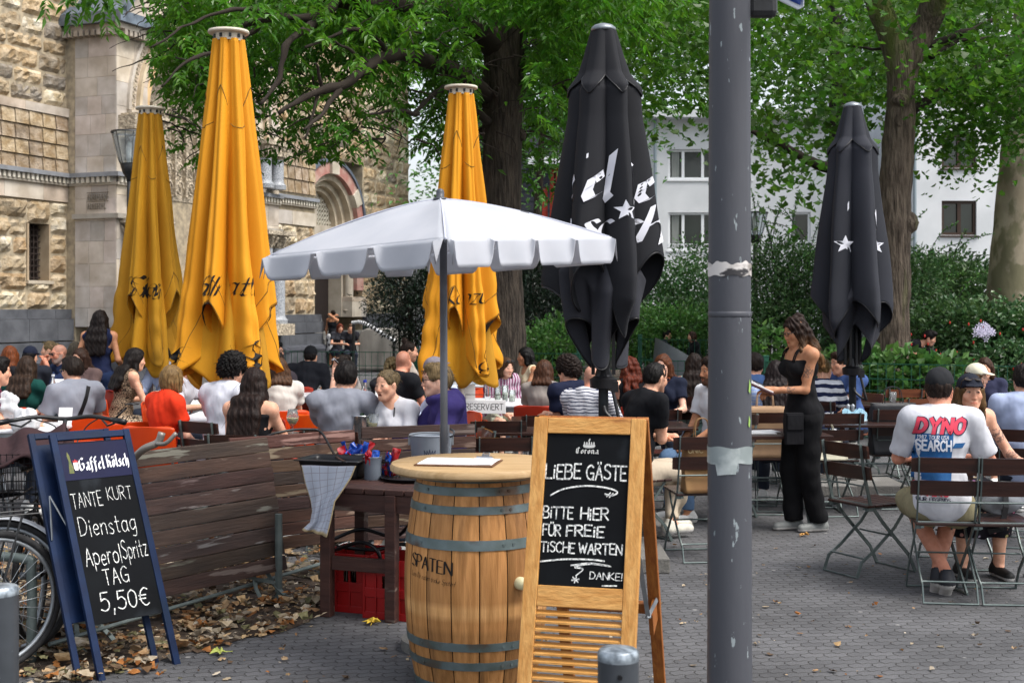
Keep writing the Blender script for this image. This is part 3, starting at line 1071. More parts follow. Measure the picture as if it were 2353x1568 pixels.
low = ylim([(330, 190), (345, 230), (352, 320), (375, 372), (405, 385), (432, 330), (455, 300), (480, 290), (600, 372), (640, 372), (665, 325), (700, 300), (740, 345), (770, 372), (830, 375), (872, 350), (905, 300), (940, 305), (985, 330), (1020, 315), (1080, 330), (1200, 330), (1240, 300), (1330, 260), (1420, 190)])
pts = spread(r, 2900, 335, 1420, -120, low, 14.2, 17.5, 12, .27, .50, 21)
pts = pts[clear(pts, [(1085, 1215, 30, 700, 17.3, .95), (285, 425, 180, 700, 16.2, 1), (1000, 1130, 180, 700, 14.4, 1), (600, 1000, 90, 420, 99, .35), (290, 350, 0, 420, 99, .5)])]
low2 = ylim([(340, 160), (420, 200), (600, 170), (800, 200), (900, 260), (1000, 320), (1100, 330), (1200, 340), (1330, 300), (1450, 230)])
pts2 = spread(r, 1900, 380, 1450, -160, low2, 16, 20, 12, .4, .46, 22)
pts2 = pts2[clear(pts2, [(1085, 1215, 30, 700, 17.3, .97), (285, 425, 180, 700, 16.4, 1), (500, 1000, 60, 420, 99, .6)])]
spr = spread(r, 30, 178, 285, -60, ylim([(170, 20), (200, 60), (240, 66), (285, 20)]), 11.5, 12, 8, .14)
WIN = [(-200, 345, -900, 900, 99, 1), (340, 372, 150, 900, 99, .7), (1098, 1208, 60, 900, 17.2, .97), (305, 400, 235, 900, 16, 1), (1010, 1120, 195, 900, 13.6, 1), (345, 480, 390, 900, 99, 1), (600, 1000, 372, 900, 99, 1)]
pb, pd = pinnate(pts, r, .34, 5, .55)
k_ = clear(pb, WIN)
sp_b, sp_d = pinnate(spr, r, .26, 5, .9)
pb, pd = np.concatenate([pb[k_], sp_b]), np.concatenate([pd[k_], sp_d])
leafmesh('crown', pb, pd, .115 * r.uniform(.7, 1.25, len(pb)), .045 * r.uniform(.8, 1.2, len(pb)), leaf_a, tA, r)
pb, pd = pinnate(pts2, r, .42, 5, .4)
k_ = clear(pb, WIN)
pb, pd = pb[k_], pd[k_]
leafmesh('crown', pb, pd, .13 * r.uniform(.7, 1.25, len(pb)), .05 * r.uniform(.8, 1.2, len(pb)), leaf_a, tA, r, tone=(.5, 1.0))
# --- forked mossy tree at the right
YR = 18.5
tB = empty('tree', G(2060, 1005), 0, 'forked tree with mossy bark rising right of the smaller dark parasol', 'tree')
tB.location = (P(2060, 0, YR).x, YR, 0)
trunk('trunk', [(P(2052, 0, YR).x, YR, 0), P(2048, 830, YR), P(2056, 600, YR), P(2055, 470, YR), P(2062, 350, YR), P(2068, 250, YR), P(2070, 160, YR), P(2040, 70, YR), P(2005, -20, YR), P(1985, -90, YR)],
 [.3, .24, .215, .225, .225, .2, .2, .17, .155, .14], bark_moss, tB, 5, 26, 130, .06)
trunk('limb', [P(2072, 190, YR), P(2085, 130, YR), P(2120, 70, YR), P(2150, 0, YR - .2), P(2170, -80, YR - .3)], [.19, .2, .19, .19, .18], bark_moss, tB, 6, 22, 50, .05)
mb = MB()
for px, py, rr_ in ((2066, 276, .06),):
 knot(mb, P(px, py, YR - .19), rr_)
mb.lathe([(.01, -.13), (.12, -.06), (.14, 0), (.1, .08), (.01, .13)], 12, P(2068, 232, YR - .14))
mb.lathe([(.01, -.2), (.14, -.1), (.17, 0), (.12, .12), (.01, .2)], 12, P(2083, 512, YR - .03))
mb.build('knot', bark_moss, tB, True, smooth=True)
L_ = []
limb([P(2095, 255, YR), P(2160, 210, YR + .4), P(2220, 165, YR + .8), P(2330, 120, YR + 1.2)], .07, .025)
limb([P(2090, 120, YR), P(2200, 80, YR + .3), P(2290, 45, YR + .5)], .06, .03)
limb([P(2140, 130, YR), P(2200, 95, YR + .3), P(2270, 90, YR + .5)], .05, .02)
limb([P(2050, 115, YR), P(1980, 110, YR + .5), P(1940, 105, YR + 1)], .03, .015)
limbs('branch', L_, twig_m, tB)
low3 = ylim([(1340, 150), (1420, 230), (1500, 280), (1560, 290), (1620, 330), (1640, 240), (1720, 280), (1740, 420), (1790, 450), (1850, 430), (1885, 440), (1905, 330), (1990, 300), (2040, 280), (2100, 260), (2135, 340), (2180, 300), (2230, 330), (2290, 320), (2330, 300), (2440, 260)])
pts = spread(r, 9000, 1340, 2480, -140, low3, 17, 23, 14, .40, .50, 31)
TR_ = [(1990, 2115, 100, 900, 18.8, .95), (1975, 2060, -50, 160, 18.8, .85), (2090, 2180, -50, 190, 18.8, .8), (1480, 1640, 260, 700, 99, .75), (1640, 1735, 300, 700, 99, .6), (2110, 2352, 215, 700, 99, .68), (1960, 2040, 230, 420, 99, .7)]
pts = pts[clear(pts, TR_)]
d = norm(np.concatenate([r.normal(0, 1, (len(pts), 2)), r.normal(-.55, .4, (len(pts), 1))], 1))
leafmesh('crown', pts, d, .135 * r.uniform(.6, 1.2, len(pts)), .12 * r.uniform(.7, 1.2, len(pts)), leaf_b, tB, r, 'lobed', (.55, 1.25))
# --- dark trunk further back
YK = 25.0
tC = empty('tree', (P(1930, 0, YK).x, YK, 0), 0, 'dark slender tree behind the smaller dark parasol, its boughs over the white houses', 'tree')
trunk('trunk', [(P(1915, 0, YK).x, YK, 0), P(1912, 620, YK), P(1922, 450, YK), P(1925, 300, YK), P(1922, 150, YK), P(1918, 0, YK), P(1915, -100, YK)], [.25, .19, .17, .17, .16, .12, .1], M('dark_bark', '#2c2722', '#1b1815', rough=.95, bump=.8, bs=16, bst=(2, 2, .4)), tC, 8, 16, 60, .05)
L_ = []
limb([P(1935, 280, YK), P(1965, 190, YK), P(2010, 130, YK)], .14, .05)
limb([P(1918, 390, YK), P(1860, 370, YK - .5), P(1770, 320, YK - 1), P(1720, 300, YK - 1)], .12, .04)
limb([P(1925, 200, YK), P(1900, 110, YK), P(1860, 30, YK)], .08, .04)
limb([P(1800, 335, YK - .8), P(1770, 290, YK - 1.2), P(1760, 250, YK - 1.4)], .04, .02)
limbs('branch', L_, twig_m, tC)
pts = spread(r, 7000, 1480, 2420, -100, ylim([(1470, 300), (1560, 310), (1700, 300), (1740, 450), (1890, 450), (1930, 330), (2100, 300), (2420, 280)]), 23, 30, 14, .5, .52, 41)
pts = pts[clear(pts, TR_ + [(1895, 1960, 120, 500, 25.3, .9)])]
d = norm(np.concatenate([r.normal(0, 1, (len(pts), 2)), r.normal(-.5, .4, (len(pts), 1))], 1))
leafmesh('crown', pts, d, .155 * r.uniform(.6, 1.2, len(pts)), .14 * r.uniform(.7, 1.2, len(pts)), leaf_b, tC, r, 'lobed', (.5, 1.1))
# --- plane tree at the right edge
YP = 22.0
tD = empty('tree', (P(2320, 0, YP).x, YP, 0), 0, 'pale barked leaning plane tree at the right edge', 'tree')
trunk('trunk', [(P(2308, 0, YP).x, YP, 0), P(2315, 720, YP), P(2330, 520, YP), P(2346, 350, YP), P(2360, 200, YP), P(2375, -40, YP)], [.42, .38, .34, .33, .31, .28], bark_plane, tD, 9, 24, 80, .03)
L_ = []
limb([P(2340, 280, YP), P(2310, 265, YP - .5), P(2270, 250, YP - 1)], .07, .03)
limbs('branch', L_, twig_m, tD)
pts = spread(r, 3200, 2120, 2420, 120, ylim([(2120, 330), (2180, 340), (2200, 420), (2260, 350), (2300, 330), (2420, 300)]), 17.5, 20, 12, .3, .42, 51)
d = norm(np.concatenate([r.normal(0, 1, (len(pts), 2)), r.normal(-.45, .4, (len(pts), 1))], 1))
leafmesh('crown', pts, d, .10 * r.uniform(.6, 1.2, len(pts)), .085 * r.uniform(.7, 1.2, len(pts)), leaf_b, tD, r, 'lobed', (.8, 1.5))
# --- loose light tree between church and houses
tE = empty('tree', (P(1300, 0, 40).x, 40, 0), 0, 'pale green small leaved tree between the church and the slate house', 'tree')
trunk('trunk', [(P(1225, 0, 40).x, 40, 0), P(1230, 600, 40), P(1240, 400, 40), P(1250, 200, 40)], [.2, .16, .12, .06], bark, tE, 9, 10, 30, .03)
pts = spread(r, 5200, 930, 1500, 150, ylim([(930, 640), (1010, 600), (1190, 560), (1240, 360), (1300, 420), (1420, 380), (1480, 330), (1500, 300)]), 36, 48, 16, .6, .42, 61)
d = norm(np.concatenate([r.normal(0, 1, (len(pts), 2)), r.normal(-.3, .4, (len(pts), 1))], 1))
leafmesh('crown', pts, d, .2 * r.uniform(.7, 1.2, len(pts)), .13 * r.uniform(.7, 1.2, len(pts)), leaf_l, tE, r, 'lance', (.8, 1.5))
# --- far crowns that close the view above the houses
for k, (x, y, Y, rad) in enumerate(((1400, 40, 40, 3.3), (1680, -10, 42, 3.5), (2062, -20, 42, 3.7), (1160, 60, 42, 3.3))):
 c = P(x, y, Y)
 t = empty('tree', (c.x, Y, 0), 0, ('round leafy tree behind the taller dark parasol', 'leafy tree over the white house, its trunk behind the lamp post', 'dense tree behind the forked mossy trunk', 'dark leafy tree directly behind the big trunk')[k], 'tree', 'trees behind the garden')
 trunk('trunk', [(c.x, Y, 0), (c.x + .1, Y, c.z * .5), (c.x, Y, c.z)], [.18, .14, .08], twig_m, t, 3, 8, 12, .03)
 n = 9500
 q = norm(r.normal(0, 1, (n, 3))) * (r.uniform(0, 1, (n, 1)) ** .5) * rad + np.array(c)
 q = q[vnoise(q * 1.2, 70 + k) > -.25]
 d = norm(np.concatenate([r.normal(0, 1, (len(q), 2)), r.normal(-.4, .4, (len(q), 1))], 1))
 leafmesh('crown', q, d, .17 * r.uniform(.7, 1.2, len(q)), .13 * r.uniform(.7, 1.2, len(q)), leaf_b, t, r, 'lobed', (.6, 1.3))
# --- shrubs
def shrub(label, blobs, n, mat, L, Wd, shape='lance', tone=(.6, 1.3), updir=.2, group=None, cat='shrub', stems=4, name='shrub'):
 """blobs: (px, py, Y, rx, ry, rz)"""
 c0 = P(blobs[0][0], blobs[0][1], blobs[0][2])
 t = empty(name, (c0.x, c0.y, 0), 0, label, cat, group)
 Q, D = [], []
 vol = [b[3] * b[4] * b[5] for b in blobs]
 for b, w in zip(blobs, vol):
  k = int(n * w / sum(vol))
  c = np.array(P(b[0], b[1], b[2]))
  u = norm(r.normal(0, 1, (k, 3)))
  rad = .55 + .5 * r.uniform(0, 1, (k, 1)) ** .6
  rad = rad * (1 + .17 * vnoise(u * 5 + c, 5)[:, None] + .16 * vnoise(u * 2.2 + c * 3, 9)[:, None])
  q = c + u * rad * np.array(b[3:6])
  Q.append(q)
  D.append(norm(u * .7 + r.normal(0, .6, (k, 3)) + np.array([0, 0, updir])))
 Q, D = np.concatenate(Q), np.concatenate(D)
 keep = Q[:, 2] > .06
 Q, D = Q[keep], D[keep]
 k = len(Q)
 leafmesh('foliage', Q, D, L * r.uniform(.6, 1.3, k), Wd * r.uniform(.7, 1.3, k), mat, t, r, shape, tone)
 mb = MB()
 for b in blobs:
  c = P(b[0], b[1], b[2])
  for s_ in range(stems):
   a = r.uniform(0, 6.28)
   mb.tube([(c.x + .1 * math.cos(a), c.y + .1 * math.sin(a), 0), (c.x + .25 * b[3] * math.cos(a), c.y + .25 * b[4] * math.sin(a), max(.1, c.z * .6)), (c.x + .7 * b[3] * math.cos(a), c.y + .7 * b[4] * math.sin(a), max(.15, c.z + .4 * b[5]))], [.03, .02, .008], 5)
 mb.build('stem', twig_m, t, True)
 return t
shrub('dark green yew bush left of the middle yellow parasol', [(955, 690, 26, 1.0, 1.0, .75), (985, 640, 26.5, .9, .9, .7), (1000, 740, 26, .8, .9, .9), (930, 670, 26, .55, .6, .45)], 12000, leaf_y, .1, .035, tone=(.5, 1.3))
shrub('dark green yew bush right of the middle yellow parasol', [(1225, 690, 25, .95, .9, 1.0), (1240, 760, 24.5, .9, .9, .9), (1180, 720, 25, .6, .8, 1.0), (1260, 640, 25.5, .7, .7, .6)], 13000, leaf_y, .1, .035, tone=(.5, 1.3))
shrub('sprawling light green shrub under the hem of the taller dark parasol', [(1290, 790, 22.5, .7, .6, .45), (1260, 820, 22, .6, .5, .4)], 2600, leaf_l, .1, .06, tone=(.6, 1.2))
shrub('bright ground shrub behind the grey litter bin', [(1530, 770, 24, 1.1, .8, .55), (1600, 790, 24, .9, .8, .6), (1480, 790, 24, .8, .7, .5), (1450, 760, 25, .7, .7, .5)], 9000, leaf_l, .085, .06, tone=(.6, 1.3))
shrub('grey green bush against the white house left of the lamp post', [(1570, 690, 27, 1.1, .9, .8), (1630, 650, 28, .9, .9, .9), (1500, 720, 27, .8, .8, .7), (1600, 740, 26.5, 1.0, .8, .6)], 9500, leaf_c, .1, .06, tone=(.8, 1.7))
shrub('dense dark hedge bush right of the lamp post', [(1790, 660, 23, .75, .8, .85), (1840, 700, 22.5, .7, .8, .9), (1750, 700, 23, .6, .7, .8), (1860, 640, 23.5, .5, .6, .6), (1800, 780, 22, .9, .7, .8)], 14000, leaf_c, .09, .042, tone=(.5, 1.2))
shrub('arching bush behind the smaller dark parasol', [(1990, 640, 22, .8, .8, .7), (2075, 660, 21.5, .6, .7, .6), (2110, 640, 22, .5, .6, .5)], 6500, leaf_c, .09, .04, tone=(.6, 1.3))
shrub('dark leafy shrubs below the brown framed windows', [(2150, 690, 24, .8, .8, .8), (2230, 700, 24, .8, .8, .75), (2310, 730, 24, .8, .8, .7), (2200, 640, 25, .7, .8, .5), (2380, 720, 24, .8, .8, .8)], 13000, leaf_c, .1, .06, tone=(.45, 1.0))
shrub('flowering green shrub with small red blossoms behind the capped couple', [(2180, 770, 19.5, .75, .6, .5), (2260, 770, 19, .8, .6, .5), (2330, 790, 19, .7, .6, .5), (2390, 790, 19, .7, .6, .6), (2320, 840, 18, .6, .5, .35)], 12500, leaf_c, .085, .06, tone=(.5, 1.2))
shrub('broad leaved plants along the green fence at right', [(2010, 870, 17.2, .5, .3, .4), (2080, 880, 17, .5, .3, .4), (2150, 880, 17, .5, .3, .35), (1960, 850, 17.5, .4, .3, .4), (1760, 810, 18.5, .35, .3, .35)], 1300, leaf_l, .15, .12, tone=(.45, .95), name='plant', cat='plant')
mb = MB()
sb, sd = [], []
for k in range(26):
 x, y = r.uniform(1740, 1880), r.uniform(540, 640)
 if k % 2:
  x, y = r.uniform(2040, 2200), r.uniform(560, 760)
 p = P(x, y, 21.5)
 a = r.uniform(-1.1, 1.1) if k % 2 == 0 else r.uniform(.2, 1.2)
 q = p + Vector((math.sin(a) * .8, r.uniform(-.3, .3), math.cos(a) * .8))
 c = bez([p, (p + q) / 2 + Vector((0, 0, .12)), q], 14)
 mb.tube(c, .006, 4)
 for e in c:
  for s_ in range(3):
   sb.append(e)
   sd.append((r.normal(), r.normal(), r.normal() + .3))
tS = empty('bramble', (P(1850, 0, 21.5).x, 21.5, 0), 0, 'long thorny shoots arching over the bushes by the dark parasol', 'shrub')
mb.build('stem', leaf_l, tS, True)
leafmesh('foliage', np.array(sb), norm(np.array(sd)), .06, .028, leaf_l, tS, r, tone=(.8, 1.4))
mb = MB()
for k in range(34):
 p = P(r.uniform(2060, 2350), r.uniform(735, 880), r.uniform(17.8, 19))
 mb.lathe([(.003, -.02), (.012, -.008), (.013, .01), (.005, .026)], 6, p)
tag(mb.build('blossoms', M('red_blossom', '#b8322a', rough=.6)), kind='stuff')
mb = MB()
for k in range(40):
 p = P(2262 + r.normal(0, 12), 760 + r.normal(0, 7), 18 + r.normal(0, .06))
 for j in range(5):
  a = j * 1.257
  mb.add([p, p + Vector((.03 * math.cos(a), -.01, .03 * math.sin(a))), p + Vector((.05 * math.cos(a + .3), 0, .05 * math.sin(a + .3))), p + Vector((.03 * math.cos(a + .7), -.01, .03 * math.sin(a + .7)))], [(0, 1, 2, 3)])
tag(mb.build('flower_head', M('white_petal', '#d9d3e6', rough=.6)), 'white lilac flower head among the green leaves at right', 'flower')
# --- green wire mesh fences
fgreen = M('fence_green', '#1c5440', '#164534', rough=.5, sc=10)
def fence(label, a, b_, h=1.0, post=2.5, step=.1):
 a, b_ = Vector((a[0], a[1], 0)), Vector((b_[0], b_[1], 0))
 t = empty('mesh_fence', a, 0, label, 'fence')
 L = (b_ - a).length
 d = (b_ - a) / L
 mb = MB()
 n = int(L / step)
 for i in range(n + 1):
  p = a + d * (L * i / n)
  mb.bar(p + Vector((0, 0, .05)), p + Vector((0, 0, h)), .007, .007)
 for z in (.06, .25, .45, .65, .8, h - .01):
  for o in (-.012, .012):
   mb.bar(a + Vector((0, o, z)), b_ + Vector((0, o, z)), .01, .01)
 mb.build('mesh_panel', fgreen, t, True)
 k = int(L / post)
 for i in range(k + 1):
  p = a + d * (L * i / max(1, k))
  pm = MB()
  pm.box(p + Vector((0, .03, (h + .05) / 2)), (.07, .05, h + .05))
  pm.box(p + Vector((0, .03, h + .06)), (.08, .06, .025))
  pm.build('post', fgreen, t, True, bevel=.006)
 return t
fence('dark green wire fence between the terrace and the church', (P(600, 0, 20.6).x, 20.6), (P(1330, 0, 19.5).x, 19.5), 1.02)
fence('dark green wire fence behind the people in the middle', (P(1325, 0, 19.4).x, 19.4), (P(1760, 0, 18).x, 18), .95)
fence('dark green wire fence at right, in front of the flowering shrub', (P(1760, 0, 17.2).x, 17.2), (P(2440, 0, 15.6).x, 15.6), 1.0, 1.9)
fence('second green wire fence farther back by the litter bin', (P(1470, 0, 23).x, 23), (P(1700, 0, 22).x, 22), 1.15, 1.4)
# --- lanterns
lglass = M('lantern_glass', '#e9eef0', rough=.08, transm=.92, ior=1.1, spec=.5)
dark_metal = M('dark_metal', '#2a2b2d', '#202122', rough=.45, sc=20)
def lantern(px, py, py2, Y, label):
 top, bot = P(px, py, Y), P(px, py2, Y)
 h = top.z - bot.z
 t = empty('street_lantern', (top.x, Y, 0), 0, label, 'street lamp')
 mb = MB()
 mb.lathe([(.28 * h, 0), (.36 * h, .2 * h), (.44 * h, .5 * h), (.5 * h, .8 * h), (.53 * h, .96 * h)], 24, (top.x, Y, bot.z), caps=False)
 mb.build('glass_shade', lglass, t, True, smooth=True, solid=.01)
 mb = MB()
 mb.lathe([(.02, .96 * h), (.57 * h, .95 * h), (.55 * h, h), (.3 * h, 1.02 * h), (.02, 1.03 * h)], 24, (top.x, Y, bot.z))
 for k in range(6):
  a = k * 1.047
  mb.bar((top.x + .28 * h * math.cos(a), Y + .28 * h * math.sin(a), bot.z), (top.x + .53 * h * math.cos(a), Y + .53 * h * math.sin(a), bot.z + .95 * h), .012, .012)
 mb.build('cap', dark_metal, t, True)
 mb = MB()
 mb.lathe([(.04, -.6 * h), (.1 * h, -.45 * h), (.2 * h, -.3 * h), (.28 * h, -.02 * h), (.25 * h, .02 * h)], 16, (top.x, Y, bot.z))
 mb.lathe([(.09, 0), (.07, .6), (.05, 1.2), (.045, bot.z - .5 * h)], 12, (top.x, Y, 0))
 mb.build('post', dark_metal, t, True, smooth=True)
 mb = MB()
 mb.lathe([(.03, 0), (.06, .1), (.06, .3), (.02, .4)], 12, (top.x, Y, bot.z))
 mb.build('bulb', M('bulb', '#e8e8e4', rough=.3), t, True)
lantern(297, 302, 376, 23, 'glass street lantern standing before the church portal')
lantern(1735, 487, 540, 24, 'glass street lantern in front of the white house')
# --- litter bin behind the fence
t = empty('litter_bin', P(1545, 0, 21.4), 0, 'grey metal litter bin with a slanted round top behind the green fence', 'litter bin')
t.location = (P(1545, 0, 21.4).x, 21.4, 0)
mb = MB()
mb.lathe([(.3, .05), (.32, .1), (.32, .85)], 28)
v0 = len(mb.v)
mb.build('body', M('grey_paint_metal', '#5f6466', '#50555a', rough=.5, sc=4), t, smooth='auto')
mb = MB()
mb.grid(lambda u, v: (.32 * math.cos(6.283 * u) * (1 - .1 * v), .32 * math.sin(6.283 * u) * (1 - .1 * v), .85 + v * (.2 - .16 * math.cos(6.283 * u))), 28, 4, True)
mb.add([(.29 * math.cos(k * .2244), .29 * math.sin(k * .2244), 1.03 - .16 * math.cos(k * .2244)) for k in range(28)], [tuple(range(28))])
mb.build('hood', MATS['grey_paint_metal'], t, smooth='auto')
mb = MB()
mb.box(P(1350, 815, 24), (1.3, .5, .5))
tag(mb.build('stone_block', conc, bevel=.03), 'pale stone block in the garden below the taller dark parasol', 'stone block')
# ------------------------------------------------------------------ lettering: pen strokes
GL = {'A': (6, "0 0 3 10 6 0;1.2 4 4.8 4"), 'B': (6, "0 0 0 10;~0 10 4 9.8 5 8 3.6 5.6 0 5.3;~0 5.3 4.6 5 5.8 2.6 4.4 .3 0 0"),
 'C': (6, "~5.6 8.6 3.6 10 .8 8 0 5 .9 1.6 3.4 0 5.8 1.4"), 'D': (6, "0 0 0 10;~0 10 3.6 9.4 5.8 5.4 4 1 0 0"),
 'E': (5, "5 10 0 10 0 0 5 0;0 5.2 4 5.2"), 'F': (5, "5 10 0 10 0 0;0 5.2 4 5.2"),
 'G': (6.4, "~5.8 8.6 3.6 10 .8 8 0 5 .9 1.6 3.4 0 5.6 1.2;3.6 4.4 6.2 4.4 5.9 0"), 'H': (6, "0 0 0 10;6 0 6 10;0 5 6 5"), 'I': (1, ".4 0 .4 10"),
 'K': (5.6, "0 0 0 10;5.2 10 .2 4.6 5.6 0"), 'L': (5, "0 10 0 0 5 0"), 'M': (7, "0 0 .6 10 3.5 3 6.4 10 7 0"), 'N': (6, "0 0 0 10 6 0 6 10"),
 'O': (6.4, "~3.2 10 .6 8.2 0 5 .7 1.7 3.2 0 5.7 1.7 6.4 5 5.8 8.2 3.2 10"), 'P': (5.4, "0 0 0 10;~0 10 4 9.8 5.4 7.4 4 5 0 4.6"),
 'R': (5.8, "0 0 0 10;~0 10 4 9.8 5.4 7.6 4 5.4 0 5;2 5 5.8 0"), 'S': (5.2, "~5 8.8 3 10 .6 9 .5 6.8 2.6 5.4 4.9 3.8 4.8 1.2 2.6 0 0 1.2"),
 'T': (6, "0 10 6 10;3 10 3 0"), 'U': (6, "~0 10 0 3 1.4 .3 3 0 4.6 .3 6 3 6 10"), 'V': (6, "0 10 3 0 6 10"), 'W': (8, "0 10 2 0 4 8 6 0 8 10"),
 'Y': (6, "0 10 3 5 6 10;3 5 3 0"), 'Z': (5.6, "0 10 5.6 10 0 0 5.6 0"),
 'a': (4.8, "~4.4 5.2 2.4 6 .3 4.4 .2 1.4 1.8 0 3.8 1.2 4.4 3.4;4.5 6 4.4 1.2 4.9 0"), 'c': (4.2, "~4 5.2 2.4 6 .4 4.6 .1 2 1.6 .1 4 .8"),
 'e': (4.4, "~.3 3.2 4 3.4 3.6 5.4 2.2 6 .4 4.6 .1 2 1.6 .1 4 .8"), 'g': (4.6, "~4.4 5.4 2.4 6 .3 4.4 .3 1.6 2 .4 4.2 2;~4.5 6 4.4 -1 3.4 -3.2 1 -3"),
 'h': (4.4, "0 0 0 10;~0 4 2 6 4 5.2 4.2 0"), 'i': (1.2, ".4 0 .4 6;.5 8 .6 8.8"), 'k': (4.4, "0 0 0 10;4 6 .3 3 4.4 0"), 'l': (1.2, ".4 0 .4 10"),
 'm': (7, "0 0 0 6;~0 4 1.6 6 3.2 5.2 3.3 0;~3.3 4 5 6 6.6 5.2 6.7 0"), 'n': (4.4, "0 0 0 6;~0 4 2 6 4 5.2 4.2 0"),
 'o': (4.6, "~2.3 6 .4 4.8 0 3 .5 .9 2.3 0 4.1 .9 4.6 3 4.1 4.9 2.3 6"), 'p': (4.6, "0 6 0 -3.4;~0 4.8 2 6 4.4 4.6 4.4 1.6 2.4 0 0 1"),
 'r': (3, "0 0 0 6;~0 3.6 1.4 5.8 3 5.6"), 's': (3.6, "~3.4 5.2 2 6 .4 5 1.6 3.4 3.4 2 2.6 .2 0 .6"), 't': (3.4, "1.4 9 1.4 1 2.2 0 3.2 .3;0 6 3.4 6"),
 'u': (4.4, "~0 6 .1 1.4 1.6 0 3.6 1 4.3 3;4.3 6 4.3 0"), 'd': (4.6, "~4.4 5.2 2.4 6 .3 4.4 .2 1.4 1.8 0 3.8 1.2 4.4 3.4;4.5 10 4.5 0"), 'z': (4, "0 6 4 6 0 0 4 0"),
 'v': (4.4, "0 6 2.2 0 4.4 6"),
 '5': (5, "5 10 1 10 .6 5.6;~.6 5.6 3 6.6 5 4.4 4.6 1.4 2.4 0 0 1"), '0': (5, "~2.5 10 .4 8.2 0 5 .5 1.7 2.5 0 4.5 1.7 5 5 4.6 8.2 2.5 10"),
 '1': (2.4, "0 8 2 10 2 0"), '7': (5, "0 10 5 10 1.6 0"), '8': (5, "~2.5 5.3 .4 7.4 2.5 10 4.6 7.4 2.5 5.3 .2 2.6 2.5 0 4.8 2.6 2.5 5.3"), '9': (5, "~5 7 2.6 4.4 .2 7 2.6 10 5 7 4.4 2.6 2 0"),
 '€': (6, "~5.8 9 3.8 10 1.4 8 .8 5 1.4 2 3.6 0 5.8 1;0 6 4.4 6;0 4 4 4"), ',': (1.6, "1 1 .2 -2"), '.': (1, ".3 0 .5 .4"), '!': (1.4, ".7 10 .5 3;.5 .8 .45 .1"), ' ': (3.2, ""),
 "'": (1, ".4 10 .4 8")}
FR = {'G': (5.6, "4.8 9 3.6 10 1.4 8.6 .8 7.4 .8 2 2 .4 4 1.2 4.8 2 4.8 5 3.4 5.8;1.6 9.6 .4 8.6"), 'a': (4, "1 5.4 2.4 6.4 3.2 5.6 3.2 1.2 4 .3;3.2 4 1.2 3 .8 1.4 1.6 .4 3 1.4"), 'f': (3, "3 9.6 2 10.2 1.2 9.2 1.2 -.6 .8 -1.6;.2 6.2 2.8 6.4"),
 'e': (3.4, "1 2.9 3 4.6 2.2 6 1 5 .8 1.6 1.6 .4 3.2 1.4"), 'l': (1.9, ".9 10.4 .9 1.2 1.8 .4"), 'K': (5, "1 10 1 .4;3.6 10 4.4 9 1 5.6 3 5 3.8 4 3.6 1.2 4.8 .4;.2 9.4 1.8 10.2"), 'o': (3.6, ".9 5 2.2 6.2 3 4.8 3 1.6 1.8 .3 .8 1.6 .9 5"),
 's': (3.2, "2.8 5.4 1.8 6.2 .9 5.2 2.6 3 2.6 1 1.6 .3 .6 1"), 'c': (2.9, "2.7 5.6 1.8 6.2 .9 5 .9 1.4 1.7 .4 2.6 1.1"), 'h': (3.8, ".9 10.2 .9 .4;.9 5 2.2 6.3 3.1 5.2 3.1 1 2.4 -1.4"), 'C': (5, "4.6 8.6 3.2 10 1 8 .8 2.4 2.2 .3 4.6 1.8;2.8 9.4 2.8 1.6"),
 'r': (2.8, ".9 6.4 .9 .4 1.5 .3;1 5 2 6.2 2.7 5.6"), 'n': (4, ".9 6.2 .9 .4;1 5 2.2 6.3 3.1 5.2 3.1 1.2 3.9 .4"), ' ': (2.4, ""), 'i': (1.7, ".9 6.2 .9 1.2 1.6 .4;.8 8 1.1 8.4"), 'ß': (3.8, ".9 -.8 .9 8.6 2 10 3 8.6 1.6 5.8 3.2 3.4 3 1 1.6 .4")}
UML = {'ä': 'a', 'ö': 'o', 'ü': 'u', 'Ä': 'A', 'Ö': 'O', 'Ü': 'U'}
def text_strokes(s, font=GL, gap=1.7, jit=0, seed=1):
 """list of 2-D polylines in glyph units, and the total width"""
 r = random.Random(seed)
 x, out = 0.0, []
 for ch in s:
  base = UML.get(ch, ch)
  if base not in font:
   base = ' '
  w, st = font[base]
  dy, sl, sc = r.uniform(-jit, jit), r.uniform(-jit, jit) * .04, 1 + r.uniform(-jit, jit) * .06
  def tr(p):
   return ((p[0] + p[1] * sl) * sc + x, p[1] * sc + dy)
  for t in [q for q in st.split(';') if q]:
   sm = t[0] == '~'
   n = [float(k) for k in t.lstrip('~').split()]
   pts = list(zip(n[::2], n[1::2]))
   if sm:
    pts = [(p.x, p.y) for p in bez([(a, b_, 0) for a, b_ in pts], 5 * (len(pts) - 1))]
   out.append([tr(p) for p in pts])
  if ch in UML:
   h = 11.3 if ch.isupper() else 7.6
   for k in (.3, .7):
    out.append([tr((w * k, h)), tr((w * k + .1, h + 1))])
  x += w * sc + gap
 return out, x - gap
